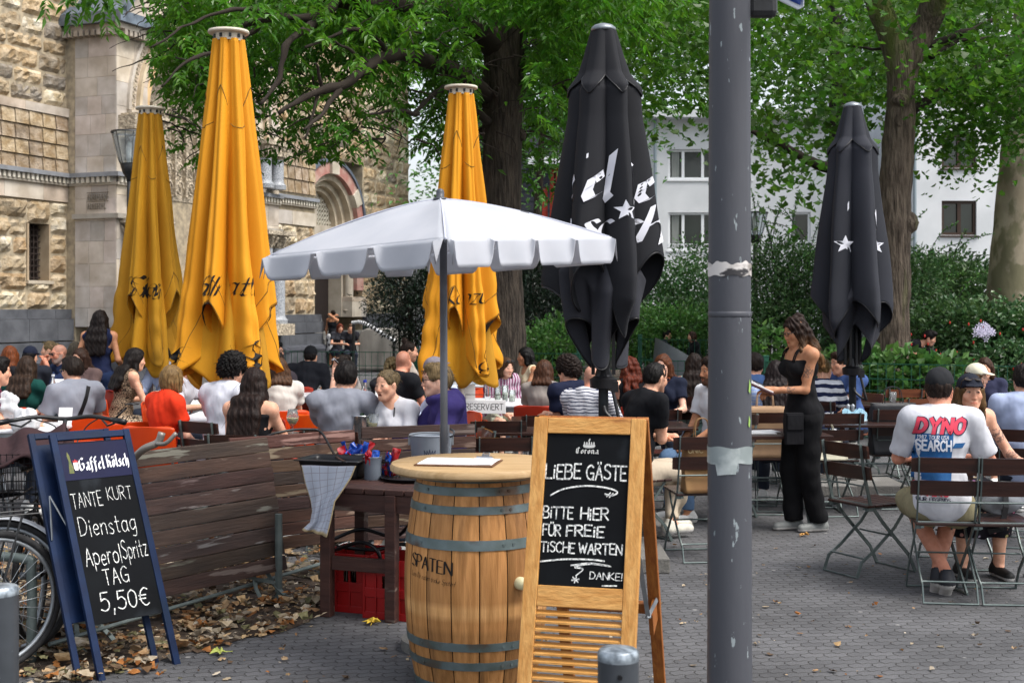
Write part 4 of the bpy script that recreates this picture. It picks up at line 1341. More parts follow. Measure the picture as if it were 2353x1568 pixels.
def pen(mb, strokes, fn, w=.9, nib=None, step=.8, th=None):
 """lay each polyline as a ribbon of width w through fn(x, y) -> point; nib: fixed pen angle in degrees"""
 for st in strokes:
  d = [st[0]]
  for a, b_ in zip(st[:-1], st[1:]):
   L = math.dist(a, b_)
   k = max(1, int(L / step))
   d += [(a[0] + (b_[0] - a[0]) * i / k, a[1] + (b_[1] - a[1]) * i / k) for i in range(1, k + 1)]
  n = len(d)
  v = []
  for i, p in enumerate(d):
   if nib is not None:
    o = (math.cos(R_(nib)) * w / 2, math.sin(R_(nib)) * w / 2)
   else:
    a, b_ = d[max(0, i - 1)], d[min(n - 1, i + 1)]
    L = math.dist(a, b_) or 1
    o = (-(b_[1] - a[1]) / L * w / 2, (b_[0] - a[0]) / L * w / 2)
   if i == 0 and nib is None and n > 1:
    L = math.dist(d[0], d[1]) or 1
    p = (p[0] - (d[1][0] - d[0][0]) / L * w * .4, p[1] - (d[1][1] - d[0][1]) / L * w * .4)
   if i == n - 1 and nib is None and n > 1:
    L = math.dist(d[-2], d[-1]) or 1
    p = (p[0] + (d[-1][0] - d[-2][0]) / L * w * .4, p[1] + (d[-1][1] - d[-2][1]) / L * w * .4)
   v += [fn(p[0] + o[0], p[1] + o[1]), fn(p[0] - o[0], p[1] - o[1])]
  mb.add(v, [(2 * i, 2 * i + 1, 2 * i + 3, 2 * i + 2) for i in range(n - 1)])
def write(mb, s, fn, x0, y0, h, width=None, font=GL, pw=.9, nib=None, gap=1.7, jit=0, seed=1, slant=0, center=False):
 """write s with its baseline at (x0, y0) in the plane of fn, cap height h, optionally squeezed to width"""
 st, w = text_strokes(s, font, gap, jit, seed)
 k = h / 10
 kx = (width / w) if width else k
 if center:
  x0 -= w * kx / 2
 pen(mb, st, lambda x, y: fn(x0 + (x + y * slant) * kx, y0 + y * k), pw, nib)
chalk = M('chalk', '#ecece8', '#8d9092', rough=.9, sc=110, fac=(.42, .62))
# ------------------------------------------------------------------ closed parasols
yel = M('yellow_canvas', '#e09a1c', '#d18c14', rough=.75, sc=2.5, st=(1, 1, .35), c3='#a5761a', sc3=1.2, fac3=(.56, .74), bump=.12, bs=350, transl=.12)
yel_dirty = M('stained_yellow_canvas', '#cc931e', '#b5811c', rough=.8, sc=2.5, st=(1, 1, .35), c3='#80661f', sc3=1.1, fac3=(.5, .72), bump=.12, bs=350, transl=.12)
blk = M('black_canvas', '#1d1e23', '#17181c', rough=.85, sc=3, st=(1, 1, .3), bump=.1, bs=350, transl=.05)
gryc = M('charcoal_canvas', '#2c2e36', '#24262c', rough=.85, sc=3, st=(1, 1, .3), bump=.1, bs=350, transl=.05)
seam = M('seam_thread', '#7a5a22', rough=.9)
ink = M('black_print', '#171310', rough=.8)
wprint = M('white_print', '#d3d4dc', rough=.8)
ivory = M('ivory_plastic', '#d9d2c2', '#bfb49f', rough=.5, sc=8)
alu = M('pale_pole', '#cfc8bd', '#b7b0a5', rough=.45, sc=4, metal=.1)
steel = M('galvanised', '#9a9fa3', '#7e8489', rough=.4, sc=10, metal=.6)
blackpl = M('black_plastic', '#141416', '#1c1c1f', rough=.35, sc=12)
def yellow_parasol(px, pt, ph, pl, Y, mat, label, ph0, texts, flare=1.0, seed=1):
 """pt: top plate row, ph: hem row between the corners, pl: lowest corner row"""
 top, zh, zl = P(px, pt, Y), P(px, ph, Y).z, P(px, pl, Y).z
 t = empty('closed_parasol', (top.x, Y, 0), 0, label, 'parasol', 'closed yellow parasols')
 zt = top.z - .07
 def hem(a):
  b_ = (.5 + .5 * math.cos(4 * a + ph0)) ** 1.3
  return zl + (zh - zl) * b_ + .05 * math.sin(3 * a + seed)
 NP = 8
 def S(a, v, off=0):
  z = zt + (hem(a) - zt) * v
  q = (zt - z) / (zt - zl)
  R = (.125 + .34 * q ** 1.05 * flare)
  w = (.5 - .5 * math.cos(NP * a + 2 * ph0 + .25 * math.sin(a * 3 + seed) + .2 * math.sin(z * 3 + seed)))
  dep = .24 + .30 * min(1, q * 2)
  w2 = .5 - .5 * math.cos(2.5 * NP * a + seed + math.sin(a * 2 + seed) * 1.5)
  r_ = R * (1.05 - dep * w ** 1.8 - (.05 + .08 * q) * w2 ** 3)
  x = np.array([[math.cos(a) * 2.2, math.sin(a) * 2.2, z * 1.3 + seed]])
  n1 = float(vnoise(x * 1.3, seed)[0])
  n2 = float(vnoise(x * np.array([1, 1, 4.5]), seed + 3)[0]) * max(0, q - .55) * 2
  r_ *= 1 + .045 * n1 + .075 * n2
  r_ += off
  aa = a + .1 * q * math.sin(a * 2 + seed)
  return Vector((r_ * math.cos(aa), r_ * math.sin(aa), z))
 mb = MB()
 mb.grid(lambda u, v: S(u * 2 * math.pi, v), 200, 90, True)
 can = mb.build('canopy', mat, t, smooth=True, solid=.006)
 mb = MB()
 def I(u, v):
  a = u * 2 * math.pi
  z = zh + .5 + (zl - .02 - zh - .5) * v + .1 * math.sin(5 * a + seed) * v
  r_ = (.05 + .25 * v ** .6) * (1 + .28 * math.cos(6 * a + seed + v)) * flare
  return Vector((r_ * math.cos(a), r_ * math.sin(a), z))
 mb.grid(I, 90, 30, True)
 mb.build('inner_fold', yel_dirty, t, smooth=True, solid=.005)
 mb = MB()
 mb.lathe([(.01, .062), (.165, .06), (.17, .045), (.165, .035), (.12, .03), (.118, -.03), (.01, -.035)], 32, (0, 0, zt + .02))
 mb.build('top_plate', ivory, t, smooth='auto')
 mb = MB()
 for k in range(10):
  a = k * .628
  mb.box((.12 * math.cos(a), .12 * math.sin(a), zt + .025), (.02, .02, .03), rot(0, 0, math.degrees(a)))
 mb.build('rib_socket', blackpl, t)
 mb = MB()
 mb.tube([(0, 0, 0), (0, 0, zt)], .035, 14)
 mb.build('pole', alu, t, smooth=True)
 mb = MB()
 for k in range(8):
  a = k * .785 + .2
  mb.bar((.05 * math.cos(a), .05 * math.sin(a), zt - .1), (.1 * math.cos(a), .1 * math.sin(a), zl - .02), .02, .012)
 mb.build('rib', alu, t)
 mb = MB()
 mb.box((0, 0, .05), (.7, .7, .1))
 mb.box((0, 0, .14), (.16, .16, .1))
 mb.build('base', conc, t, bevel=.01)
 mb = MB()
 for k in range(NP):
  a0 = (k * 2 * math.pi - 2 * ph0) / NP
  pts = []
  for j in range(9):
   a = a0 + (j / 8 - .5) * .6
   vv = .23 + (.035 if k % 2 else 0) - (.05 * (1 - abs(j / 4 - 1)) if k % 2 == 0 else 0)
   pts.append(S(a, vv, .006))
  mb.tube(pts, .0045, 4)
 for k in range(4):
  a0 = (k * 2 * math.pi - ph0) / 4
  for dz in (.21, .012):
   pts = []
   for j in range(15):
    a = a0 + (j / 14 - .5) * .62
    hz = hem(a)
    pts.append(S(a, (zt - hz - dz) / (zt - hz), .006))
   mb.tube(pts, .0045, 4)
  for sg in (-1, 1):
   pts = [S(a0 + sg * (.42 + .25 * j / 8), 1 - .02 - .2 * (1 - j / 8), .006) for j in range(9)]
   mb.tube(pts, .004, 4)
 mb.build('seam', seam, t)
 mb = MB()
 for s, a0, v0, h, da, pw, slant in texts:       # angle of text start, v of baseline
  def fn(x, y):
   a = a0 + x / .38
   hz = hem(a0 + da)
   z = zt + (hz - zt) * v0 + y
   hh = hem(a)
   return S(a, min(1.0, (zt - z) / (zt - hh)), .012)
  write(mb, s, fn, 0, 0, h, None, GL, pw, 35, 1.0, .4, 3, slant)
 if mb.v:
  mb.build('printed_lettering', ink, t, smooth=True)
 return t
HP = math.pi / 2
yellow_parasol(525, 74, 705, 862, 10.8, yel, 'largest yellow parasol, closed, standing nearest the terrace front', .55,
   [('allnatte', -2.0, .975, .16, .25, 1.1, .35), ('cncu', -1.05, .975, .15, .1, 1.1, .35), ('fn', -2.15, .985, .2, .0, 2.4, .3), ('Si', -1.12, .985, .24, .0, 2.6, .3), ('8', -2.6, .98, .2, 0, 2.4, .2)], 1.02, 1)
yellow_parasol(345, 249, 668, 842, 15.4, yel_dirty, 'stained yellow parasol, closed, standing farthest left', 1.5,
   [('ncu', -1.9, .975, .2, .1, 1.0, .35), ('Sion', -2.05, .985, .23, 0, 2.2, .3)], 1.02, 4)
yellow_parasol(1059, 201, 712, 862, 13.2, yel, 'yellow parasol, closed, behind the open white parasol', .9,
   [('m', -2.2, .975, .17, .1, 1.0, .35), ('konzu', -1.95, .975, .17, .25, 1.0, .35), ('alk', -1.05, .975, .17, .1, 1.0, .35), ('Si', -1.0, .985, .26, 0, 2.6, .3)], 1.0, 6)
def star(fn, cx, cy, r_):
 return [fn(cx + (r_ if k % 2 == 0 else r_ * .42) * math.sin(k * math.pi / 5), cy + (r_ if k % 2 == 0 else r_ * .42) * math.cos(k * math.pi / 5)) for k in range(10)]
def dark_parasol(px, pt, Y, mat, label, zs, ph0, marks, seed=1, radk=1.0):
 """zs: cap hem, upper hem, lowest corner heights"""
 top = P(px, pt, Y)
 zc, zu, zin = zs
 zl = zu - .30
 under = M('parasol_underside', '#33343b', '#2a2b31', rough=.85, sc=3)
 t = empty('closed_parasol', (top.x, Y, 0), 0, label, 'parasol', 'closed dark parasols')
 zt = top.z - .02
 NP = 6
 def tri(x):
  return 1 - 2 * abs((x / (2 * math.pi)) % 1.0 - .5)
 prof = np.array([[zt, .07], [zt - .18, .115], [zt - .3, .15], [zc, .215], [zc - .2, .225], [(zc + zu) / 2, .29], [zu + .1, .365], [zu - .05, .375], [zu - .2, .36], [zl, .30], [zl - .3, .2]])
 prof[:, 1] *= radk
 def Rz(z):
  return float(np.interp(-z, -prof[:, 0], prof[:, 1]))
 def fold(a, z, dep):
  w = tri(NP * a + ph0 + .5 * math.sin(2 * a + seed) + .25 * math.sin(z * 1.6 + a))
  x = np.array([[math.cos(a) * 2, math.sin(a) * 2, z * 1.1 + seed]])
  return (1.07 - dep * w ** 1.35) * (1 + .06 * math.sin(2 * a + seed)) + .05 * float(vnoise(x, seed)[0])
 zo = zl
 def hem(a):
  b_ = .5 + .5 * math.cos(4 * a + ph0 / 2 + .8)
  return zo + (zu - zo) * b_ ** .9 + .13 * math.sin(3 * a + seed) * .8 + .05 * math.sin(5 * a + 2 * seed)
 def S(a, v, off=0, z=None):
  h = hem(a)
  if z is None:
   z = zt - .02 + (h - zt + .02) * v
  q = (zt - z) / (zt - zo)
  r_ = Rz(z) * fold(a, z, .26 + .34 * q) * (.94 if z > zc else 1) + off
  return Vector((r_ * math.cos(a), r_ * math.sin(a), z))
 mb = MB()
 mb.grid(lambda u, v: S(u * 2 * math.pi, v), 220, 90, True)
 mb.build('canopy', mat, t, smooth=True, solid=.007)
 mb = MB()
 def C(u, v):
  a = u * 2 * math.pi
  w = tri(NP * a + ph0 + .5 * math.sin(2 * a + seed))
  z = zt + (zc + .14 * w - .06 - zt) * v
  return Vector((Rz(z) * (fold(a, z, .12 + .16 * v) + .05) * math.cos(a), Rz(z) * (fold(a, z, .12 + .16 * v) + .05) * math.sin(a), z))
 mb.grid(C, 160, 30, True)
 mb.build('vent_cap', mat, t, smooth=True, solid=.007)
 mb = MB()
 def I(u, v):
  a = u * 2 * math.pi
  h2 = zin + .34 * (.5 + .5 * math.cos(3 * a + seed)) ** 1.2
  z = zu + .25 + (h2 - zu - .25) * v
  r_ = (.27 - .13 * ((zu + .25 - z) / (zu + .25 - zin))) * radk * min(1, .3 + 1.6 * v) * (1 + (.16 + .26 * v) * math.sin(5 * a + 2.3 * v + seed) + .08 * math.sin(9 * a + seed))
  return Vector((r_ * math.cos(a), r_ * math.sin(a), z))
 mb.grid(I, 150, 40, True)
 mb.build('inner_fold', under, t, smooth=True, solid=.007)
 mb = MB()
 mb.tube([I(k / 150, 1) for k in range(150)], .007, 5, closed=True)
 mb.build('inner_piping', blackpl, t, smooth=True)
 mb = MB()
 mb.tube([C(k / 80, 1) for k in range(80)], .006, 5, closed=True)
 mb.tube([S(k / 120 * 2 * math.pi, 1) for k in range(120)], .007, 5, closed=True)
 mb.build('hem_piping', blackpl, t, smooth=True)
 mb = MB()
 mb.lathe([(.082, -.01), (.085, .0), (.082, .012), (.06, .03), (.02, .042)], 28, (0, 0, zt))
 mb.build('top_cap', steel, t, smooth=True)
 mb = MB()
 mb.tube([(0, 0, .1), (0, 0, zt - .05)], .034, 14)
 mb.build('pole', M('anthracite', '#2c3034', '#25282b', rough=.4, sc=6), t, smooth=True)
 mb = MB()
 for k in range(8):
  a = k * .785 + .3
  mb.bar((.055 * math.cos(a), .055 * math.sin(a), zt - .15), (.075 * math.cos(a), .075 * math.sin(a), zin - .04), .022, .014)
 mb.build('rib', blackpl, t)
 mb = MB()
 zl = zin
 mb.lathe([(.04, zl - .14), (.09, zl - .13), (.095, zl - .07), (.06, zl - .05), (.04, zl + .02)], 20)
 mb.tube(bez([(.05, -.05, zl - .1), (.09, -.09, zl - .3), (.1, -.09, zl - .36), (.02, -.06, zl - .3), (0, -.04, zl - .25)], 20), .012, 8)
 mb.box((.07, -.05, zl - .12), (.05, .05, .07))
 mb.build('crank', blackpl, t, smooth='auto')
 mb = MB()
 mb.box((0, 0, .05), (.8, .8, .1))
 mb.tube([(0, 0, .1), (0, 0, .45)], .05, 14)
 mb.build('base', conc, t, bevel=.01)
 mb = MB()
 def at(a0, z0):
  return lambda x, y: S(a0 + x / .3, 0, .013, z0 + y)
 for kind, a0, z0, h, *rest in marks:
  if kind == '*':
   v = star(at(a0, z0), 0, 0, h)
   c = at(a0, z0)(0, 0)
   mb.add([c] + v, [(0, i + 1, (i + 1) % 10 + 1) for i in range(10)])
  else:
   write(mb, kind, at(a0, z0), 0, 0, h, None, FR if rest[0] else GL, rest[1], rest[2], .9, 0, 1, rest[3])
 mb.build('printed_lettering', wprint, t, smooth=True)
 return t
zb = lambda y, Y: P(0, y, Y).z
dark_parasol(1386, 62, 8.8, blk, 'taller black parasol, closed, behind the wooden chalkboard', (zb(205, 8.8), zb(622, 8.8), zb(846, 8.8)), .3,
   [('el', -2.12, zb(468, 8.8), .31, 1, 2.3, 40, .22), ('sc', -2.1, zb(552, 8.8), .20, 0, 1.5, 35, .35), ('*', -1.16, zb(490, 8.8), .07),
   ('ße', -.98, zb(468, 8.8), .27, 1, 2.0, 40, .15), ('ch', -.98, zb(560, 8.8), .25, 0, 1.5, 35, .35), ('e', -2.75, zb(470, 8.8), .28, 1, 2.1, 40, .1), ('e', -2.7, zb(548, 8.8), .19, 0, 1.4, 35, .3), ('l', -2.05, zb(372, 8.8), .03, 0, 5, 30, 0)], 2, 1.0)
dark_parasol(1958, 240, 12.2, gryc, 'smaller charcoal parasol, closed, with white stars behind the waitress', (zb(342, 12.2), zb(690, 12.2), zb(828, 12.2)), 1.1,
   [('*', -2.05, zb(564, 12.2), .085), ('*', -.86, zb(566, 12.2), .085), ('n', -1.0, zb(536, 12.2), .30, 1, 2.2, 40, -.25), ('l', -1.99, zb(486, 12.2), .07, 0, 4, 60, 0), ('*', -.62, zb(565, 12.2), .08)], 5, 1.03)
# ------------------------------------------------------------------ the open white parasol
canv = M('white_canvas', '#d2d4da', '#cacdd4', rough=.85, sc=5, bump=.06, bs=500, transl=.4)
def white_parasol():
 L, R2, Fr = P(617, 590, 6.75), P(1400, 545, 6.2), P(1023, 549, 5.6)
 B = L + R2 - Fr
 A = P(1011, 458, 6.5)
 ctr = (L + R2) / 2
 t = empty('open_parasol', (-.34, 6.6, 0), 0, 'open white parasol with scalloped edge above the barrel table', 'parasol')
 mb = MB()
 edges = [(Fr, L), (L, B), (B, R2), (R2, Fr)]
 for a, b_ in edges:
  def fn(u, v):
   e = a.lerp(b_, u)
   e = e + (ctr - e) * .02 * 4 * u * (1 - u)
   p = A.lerp(e, v)
   z = A.z + (e.z - A.z) * (v ** 1.45)
   return Vector((p.x, p.y, z + .004 * math.sin(u * 9 + v * 5) * math.sin(v * 3.1) - .035 * 4 * u * (1 - u) * v * (1 - v) * 2))
  mb.grid(fn, 24, 24)
 mb.build('canopy', canv, t, True, smooth='auto', solid=.004)
 sm = MB()
 for c in (L, R2, Fr, B):
  sm.tube([Vector((A.x + (c.x - A.x) * v, A.y + (c.y - A.y) * v, A.z + (c.z - A.z) * v ** 1.45 + .002)) for v in np.linspace(.02, 1, 20)], .005, 6)
 for a, b_ in edges:
  sm.tube([a.lerp(b_, u) + (ctr - a.lerp(b_, u)) * .02 * 4 * u * (1 - u) + Vector((0, 0, .001)) for u in np.linspace(0, 1, 20)], .0035, 5)
 sm.build('seam', M('white_seam', '#b4b7c4', rough=.9), t, True)
 va = MB()
 for a, b_ in edges:
  n = 3 if (b_ - a).length > 1.2 else 4
  out = ((a + b_) / 2 - ctr)
  out.z = 0
  out.normalize()
  K = 24
  def fn(u, v):
   e = a.lerp(b_, u)
   e = e + (ctr - e) * .02 * 4 * u * (1 - u)
   f = (u * n) % 1.0 if u < 1 else 1.0
   s = min(1, max(0, min(f, 1 - f) - .045) / .10) ** .5
   if u in (0.0, 1.0):
    s = .9
   d = (.014 + .112 * s) * v
   return e + Vector((0, 0, -d + .002)) + out * (.012 + .03 * v + .012 * math.sin(u * n * 6.28 + 1) * v)
  va.grid(fn, n * K + 1, 8)
 va.build('scalloped_valance', canv, t, True, smooth='auto', solid=.003)
 mb = MB()
 mb.tube([(-.34, 6.6, .1), (-.345, 6.55, A.z - .02)], .019, 14)
 mb.build('pole', M('grey_tube', '#6b6d72', '#5d5f64', rough=.4, sc=6, metal=.3), t, True, smooth=True)
 mb = MB()
 zc = P(0, 975, 6.6).z
 mb.tube([(-.34, 6.6, .06), (-.3405, 6.6, zc)], .025, 14)
 mb.tube([P(1035, 985, 6.58), P(1043, 990, 6.56), P(1041, 1000, 6.56), P(1034, 1003, 6.58)], .005, 6)
 mb.build('lower_tube', MATS['grey_tube'], t, True, smooth=True)
 mb = MB()
 mb.lathe([(.035, 0), (.034, .012), (.02, .014), (.02, .04), (.016, .052), (.004, .058)], 18, A + Vector((0, 0, -.004)))
 mb.build('finial', M('dark_grey_plastic', '#4a4c52', rough=.4), t, True, smooth=True)
 mb = MB()
 for c in (L, R2, Fr, B):
  mb.tube([A + Vector((0, 0, -.05)), (A + c) / 2 + Vector((0, 0, .03)), c + Vector((0, 0, -.01))], .006, 6)
 mb.build('rib', MATS['grey_tube'], t, True)
 mb = MB()
 mb.lathe([(.22, 0), (.22, .05), (.06, .07), (.03, .2), (.026, .3)], 24, (-.34, 6.6, 0))
 mb.build('base', conc, t, True, smooth='auto')
white_parasol()
# ------------------------------------------------------------------ foreground: lamp post, bollards, barrel, signs
postm = M('post_paint', '#4b4d53', '#424349', rough=.55, sc=1.2, st=(1, 1, .3), c3='#8b9497', sc3=48, fac3=(.665, .685), bump=.08, bs=30)
YL = 4.5
def lamp_post():
 c = P(1676, 703, YL)
 t = empty('lamp_post', (c.x, YL, 0), 0, 'thick grey lamp post with torn tape and flaking paint, standing before the terrace', 'lamp post')
 r0 = 51.5 * YL / F
 mb = MB()
 prof = [(r0 * 1.05, 0), (r0, .6), (r0 * .985, 1.25), (r0 * .955, 1.685)]
 mb.lathe(prof, 14)
 z1 = P(0, 718, YL).z
 mb.lathe([(r0 * .955, 1.70), (r0 * .93, 2.6), (r0 * .88, 3.6)], 14)
 mb.build('shaft', postm, t, smooth='auto')
 mb = MB()
 mb.lathe([(r0 * .955, 1.683), (r0 * .968, 1.688), (r0 * .968, 1.695), (r0 * .955, 1.702)], 28)
 mb.build('collar_joint', postm, t, smooth=True)
 tape = M('tape', '#9aa3a3', '#7f8888', rough=.4, sc=7, c3='#b9c0bf', sc3=5)
 mb = MB()
 def wrap(z0f, z1f, k, n=40):
  def fn(u, v):
   a = u * 2 * math.pi
   z = z0f(a) + (z1f(a) - z0f(a)) * v
   rr_ = np.interp(z, [0, .6, 1.25, 1.685, 2.6], [r0 * 1.05, r0, r0 * .985, r0 * .955, r0 * .93]) * k
   return (rr_ * math.cos(a), rr_ * math.sin(a), z)
  mb.grid(fn, n, 4, True)
 zt, zb_ = P(0, 1028, YL - r0).z, P(0, 1066, YL - r0).z
 wrap(lambda a: zb_ + .004 * math.sin(3 * a) - (.038 if 3.9 < a < 4.9 else 0), lambda a: zt + .003 * math.sin(5 * a), 1.012, 60)
 mb.build('tape_wrap', tape, t, smooth=True)
 mb = MB()
 zt, zb_ = P(0, 603, YL - r0).z, P(0, 633, YL - r0).z
 wrap(lambda a: zb_ - .012 * max(0, math.sin(a * 1 + .2)) + .003 * math.sin(7 * a), lambda a: zt + .035 * max(0, math.sin(a + 2.4 + math.pi) ** 3) + .005 * math.sin(5 * a) + .003 * math.sin(13 * a + 1), 1.014, 60)
 mb.build('torn_sticker', M('torn_paper', '#cfcac6', '#8d8782', rough=.85, sc=9, st=(1, 1, 2), fac=(.42, .55), c3='#3b3a3c', sc3=8, fac3=(.58, .62)), t, smooth=True)
 mb = MB()
 for px, py, s in ((1718, 888, .014), (1716, 968, .012)):
  p = P(px - 4, py, YL - r0 * .55) - Vector((c.x, YL, 0))
  a = math.atan2(p.y, p.x)
  q = Vector((math.cos(a), math.sin(a), 0)) * (r0 * 1.01)
  sd = Vector((-math.sin(a), math.cos(a), 0))
  mb.poly([q + sd * x + Vector((0, 0, p.z + z)) for x, z in ((-s * .4, -s), (s * .3, -s * 1.6), (s * .6, s * .4), (0, s * 1.8))], (0, 0, .0))
 mb.build('green_tape_scrap', M('green_scrap', '#8fb45a', rough=.6), t, solid=.001)
 mb = MB()
 z = P(0, 12, YL).z
 mb.box((.115, .02, z + .045), (.105, .05, .17))
 mb.tube([(r0 * .6, .02, z + .06), (.16, .02, z + .05)], .025, 10)
 mb.build('bracket', dark_metal, t, bevel=.02)
 mb = MB()
 a, b_ = P(1778, -14, 4.46), P(1849, 23, 4.3)
 o = Vector((c.x, YL, 0))
 pl = [P(1760, -60, 4.44) - o, P(1780, -4, 4.43) - o, P(1834, 22, 4.3) - o, P(1847, 16, 4.29) - o, P(1849, -60, 4.28) - o]
 mb.poly(pl, (0, .012, .0))
 mb.build('sign_edge', M('sign_white', '#d4d8dc', rough=.3), t, bevel=.003)
 mb = MB()
 pl = [P(1768, -62, 4.44) - o + Vector((0, -.004, 0)), P(1786, -10, 4.43) - o + Vector((0, -.004, 0)), P(1838, 13, 4.29) - o + Vector((0, -.004, 0)), P(1845, -62, 4.27) - o + Vector((0, -.004, 0))]
 mb.poly(pl, (0, .002, 0))
 mb.build('sign_face', M('sign_blue', '#1c3f93', rough=.3), t)
lamp_post()
bolm = M('bollard_paint', '#3e4247', '#33373b', rough=.4, sc=9, c3='#6f767b', sc3=30, fac3=(.7, .74), coat=.2)
def bollard(px, py, Y, r_, label, cap):
 top = P(px, py, Y)
 t = empty('bollard', (top.x, Y, 0), 0, label, 'bollard', 'steel bollards at the kerb')
 mb = MB()
 mb.lathe([(r_, 0), (r_, top.z - .012)], 32, caps=False)
 mb.build('tube', bolm, t, smooth='auto')
 mb = MB()
 mb.lathe([(r_ * 1.01, top.z - .025), (r_ * 1.01, top.z - .008), (r_ * .9, top.z), (r_ * .5, top.z + .004), (.001, top.z + .006)], 32)
 mb.build('cap', cap, t, smooth='auto')
 mb = MB()
 mb.lathe([(.006, -.004), (.006, .003)], 12)
 mb.v = [(x, -r_ + z, top.z - .055 + y) for x, y, z in mb.v]
 mb.build('screw', blackpl, t)
bollard(1420, 1490, 3.2, .0505, 'dark grey steel bollard in front of the wooden chalkboard', M('worn_zinc', '#a9b3bb', '#5f676e', rough=.35, sc=40, metal=.5))
bollard(-2, 1345, 3.85, .055, 'grey steel bollard at the left edge beside the bicycle wheel', MATS['worn_zinc'])
def wood(name, a, b_, **k):
 return M(name, a, b_, rough=k.pop('rough', .6), sc=k.pop('sc', 5), st=k.pop('st', (9, 9, .6)), bump=k.pop('bump', .25), bs=k.pop('bs', 14), **k)
stave = wood('oak_stave', '#c08a52', '#a06f3c', attr=True, c3='#5f4024', sc3=1.5, fac3=(.55, .8))
hoopm = M('hoop_steel', '#6f7d80', '#56625f', rough=.5, sc=7, metal=.45, c3='#5c4a3c', sc3=6, fac3=(.55, .68), bump=.1)
YBR = 6.0
XB = (1093 - CX) * YBR / F
bt = empty('barrel_table', (XB, YBR, 0), 0, 'wooden wine barrel with steel hoops used as a standing table', 'barrel')
def Rb(z):
 return .262 + .066 * (1 - ((z - .47) / .5) ** 2)
mb = MB()
NS = 16
rr = random.Random(3)
for k in range(NS):
 a0, a1 = k * 2 * math.pi / NS + .08, (k + 1) * 2 * math.pi / NS + .08
 tn = rr.uniform(.68, 1.12)
 w0 = (a1 - a0)
 cells = 6
 v, cc, f = [], [], []
 nz = 34
 for j in range(nz + 1):
  z = j / nz * .965
  pale = 1.0
  for i in range(cells + 1):
   a = a0 + .008 + (w0 - .016) * i / cells
   q = Rb(z) - (.004 if i in (0, cells) else 0)
   v.append((q * math.cos(a), q * math.sin(a), z))
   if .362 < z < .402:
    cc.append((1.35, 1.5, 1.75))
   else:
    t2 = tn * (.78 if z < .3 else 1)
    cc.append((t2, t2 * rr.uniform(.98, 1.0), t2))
 for j in range(nz):
  for i in range(cells):
   b0 = j * (cells + 1) + i
   f.append((b0, b0 + 1, b0 + cells + 2, b0 + cells + 1))
 o0 = len(mb.v)
 mb.add(v, f)
 mb.c[o0:] = cc
mb.lathe([(Rb(z) - .012, z) for z in np.linspace(0, .965, 12)], 40)
mb.c[-480:] = [(.12, .1, .09)] * 480
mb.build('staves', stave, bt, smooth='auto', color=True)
for zc, h in ((.957, .03), (.906, .036), (.826, .034), (.677, .044), (.232, .036), (.146, .036), (.03, .05)):
 mb = MB()
 q0, q1 = Rb(zc - h / 2) + .001, Rb(zc + h / 2) + .001
 mb.lathe([(q0 - .01, zc - h / 2), (q0 + .003, zc - h / 2), (q1 + .003, zc + h / 2), (q1 - .01, zc + h / 2)], 64)
 for da in (-1.15, -1.0, -.3 - 2.1):
  a = da
  q = Rb(zc) + .004
  c = Vector((q * math.cos(a), q * math.sin(a), zc))
  d = Vector((math.cos(a), math.sin(a), 0))
  mb.tube([c - d * .002, c + d * .003], .007, 8)
 mb.build('hoop', hoopm, bt, smooth='auto')
mb = MB()
mb.lathe([(.01, .965), (.378, .965), (.392, .975), (.394, .99), (.386, 1.004), (.36, 1.006), (.001, 1.006)], 96)
mb.build('table_top', M('worn_beech', '#bfa27a', '#a98a60', rough=.55, sc=4, st=(1, 12, 1), c3='#8b6c45', sc3=3, fac3=(.6, .8), bump=.1), bt, smooth='auto')
mb = MB()
mb.lathe([(.028, -.02), (.028, .02), (.02, .034), (.001, .04)], 24)
aa = -.92
d = Vector((math.cos(aa), math.sin(aa), 0))
sd = Vector((-math.sin(aa), math.cos(aa), 0))
mb.v = [tuple(d * (Rb(.46) + z) + sd * x + Vector((0, 0, .505 + y))) for x, y, z in mb.v]
mb.build('bung', M('ivory_bung', '#d9d2a8', rough=.4), bt, smooth=True)
mb = MB()
def onbarrel(x, y):
 z = .565 + y
 a = -2.42 + x / Rb(.55)
 q = Rb(z) + .0025
 return Vector((q * math.cos(a), q * math.sin(a), z - .10 * x))
write(mb, 'SPATEN', onbarrel, -.055, 0, .056, .235, GL, 1.7, 25, 1.2)
for x in (0,):
 for s, y0, h, w_ in (('Lass Dir raten trinke Spaten!', -.045, .022, .25),):
  write(mb, s, onbarrel, -.055, y0, h, w_, GL, 1.1, 40, 1.0, .3, 2, .25)
mb.build('branded_lettering', ink, bt)
cb = empty('clipboard', P(1050, 1056, 6.0), R_(-10), 'brown clipboard with white paper lying on the barrel table', 'clipboard')
cb.location = (XB - .075, 5.93, 1.0065)
mb = MB()
mb.box((0, 0, .004), (.36, .25, .006))
mb.build('board', wood('hardboard', '#6d4a30', '#5d3e28'), cb, bevel=.002)
mb = MB()
mb.box((0, -.006, .0095), (.335, .215, .004), rot(0, 0, 1))
mb.box((.006, -.004, .0125), (.33, .21, .0015), rot(0, 0, -2))
mb.build('paper', M('paper', '#f1f1f0', rough=.8), cb)
mb = MB()
mb.tube([(.06, .105, .016), (.135, .105, .016)], .008, 10)
mb.box((.1, .095, .017), (.09, .03, .004))
mb.box((.1, .12, .024), (.035, .02, .004), rot(35, 0, 0))
mb.tube([(.085, .128, .022), (.085, .14, .034), (.115, .14, .034), (.115, .128, .022)], .003, 6)
mb.build('clip', M('chrome', '#d8dadd', rough=.15, metal=.95), cb, smooth='auto')
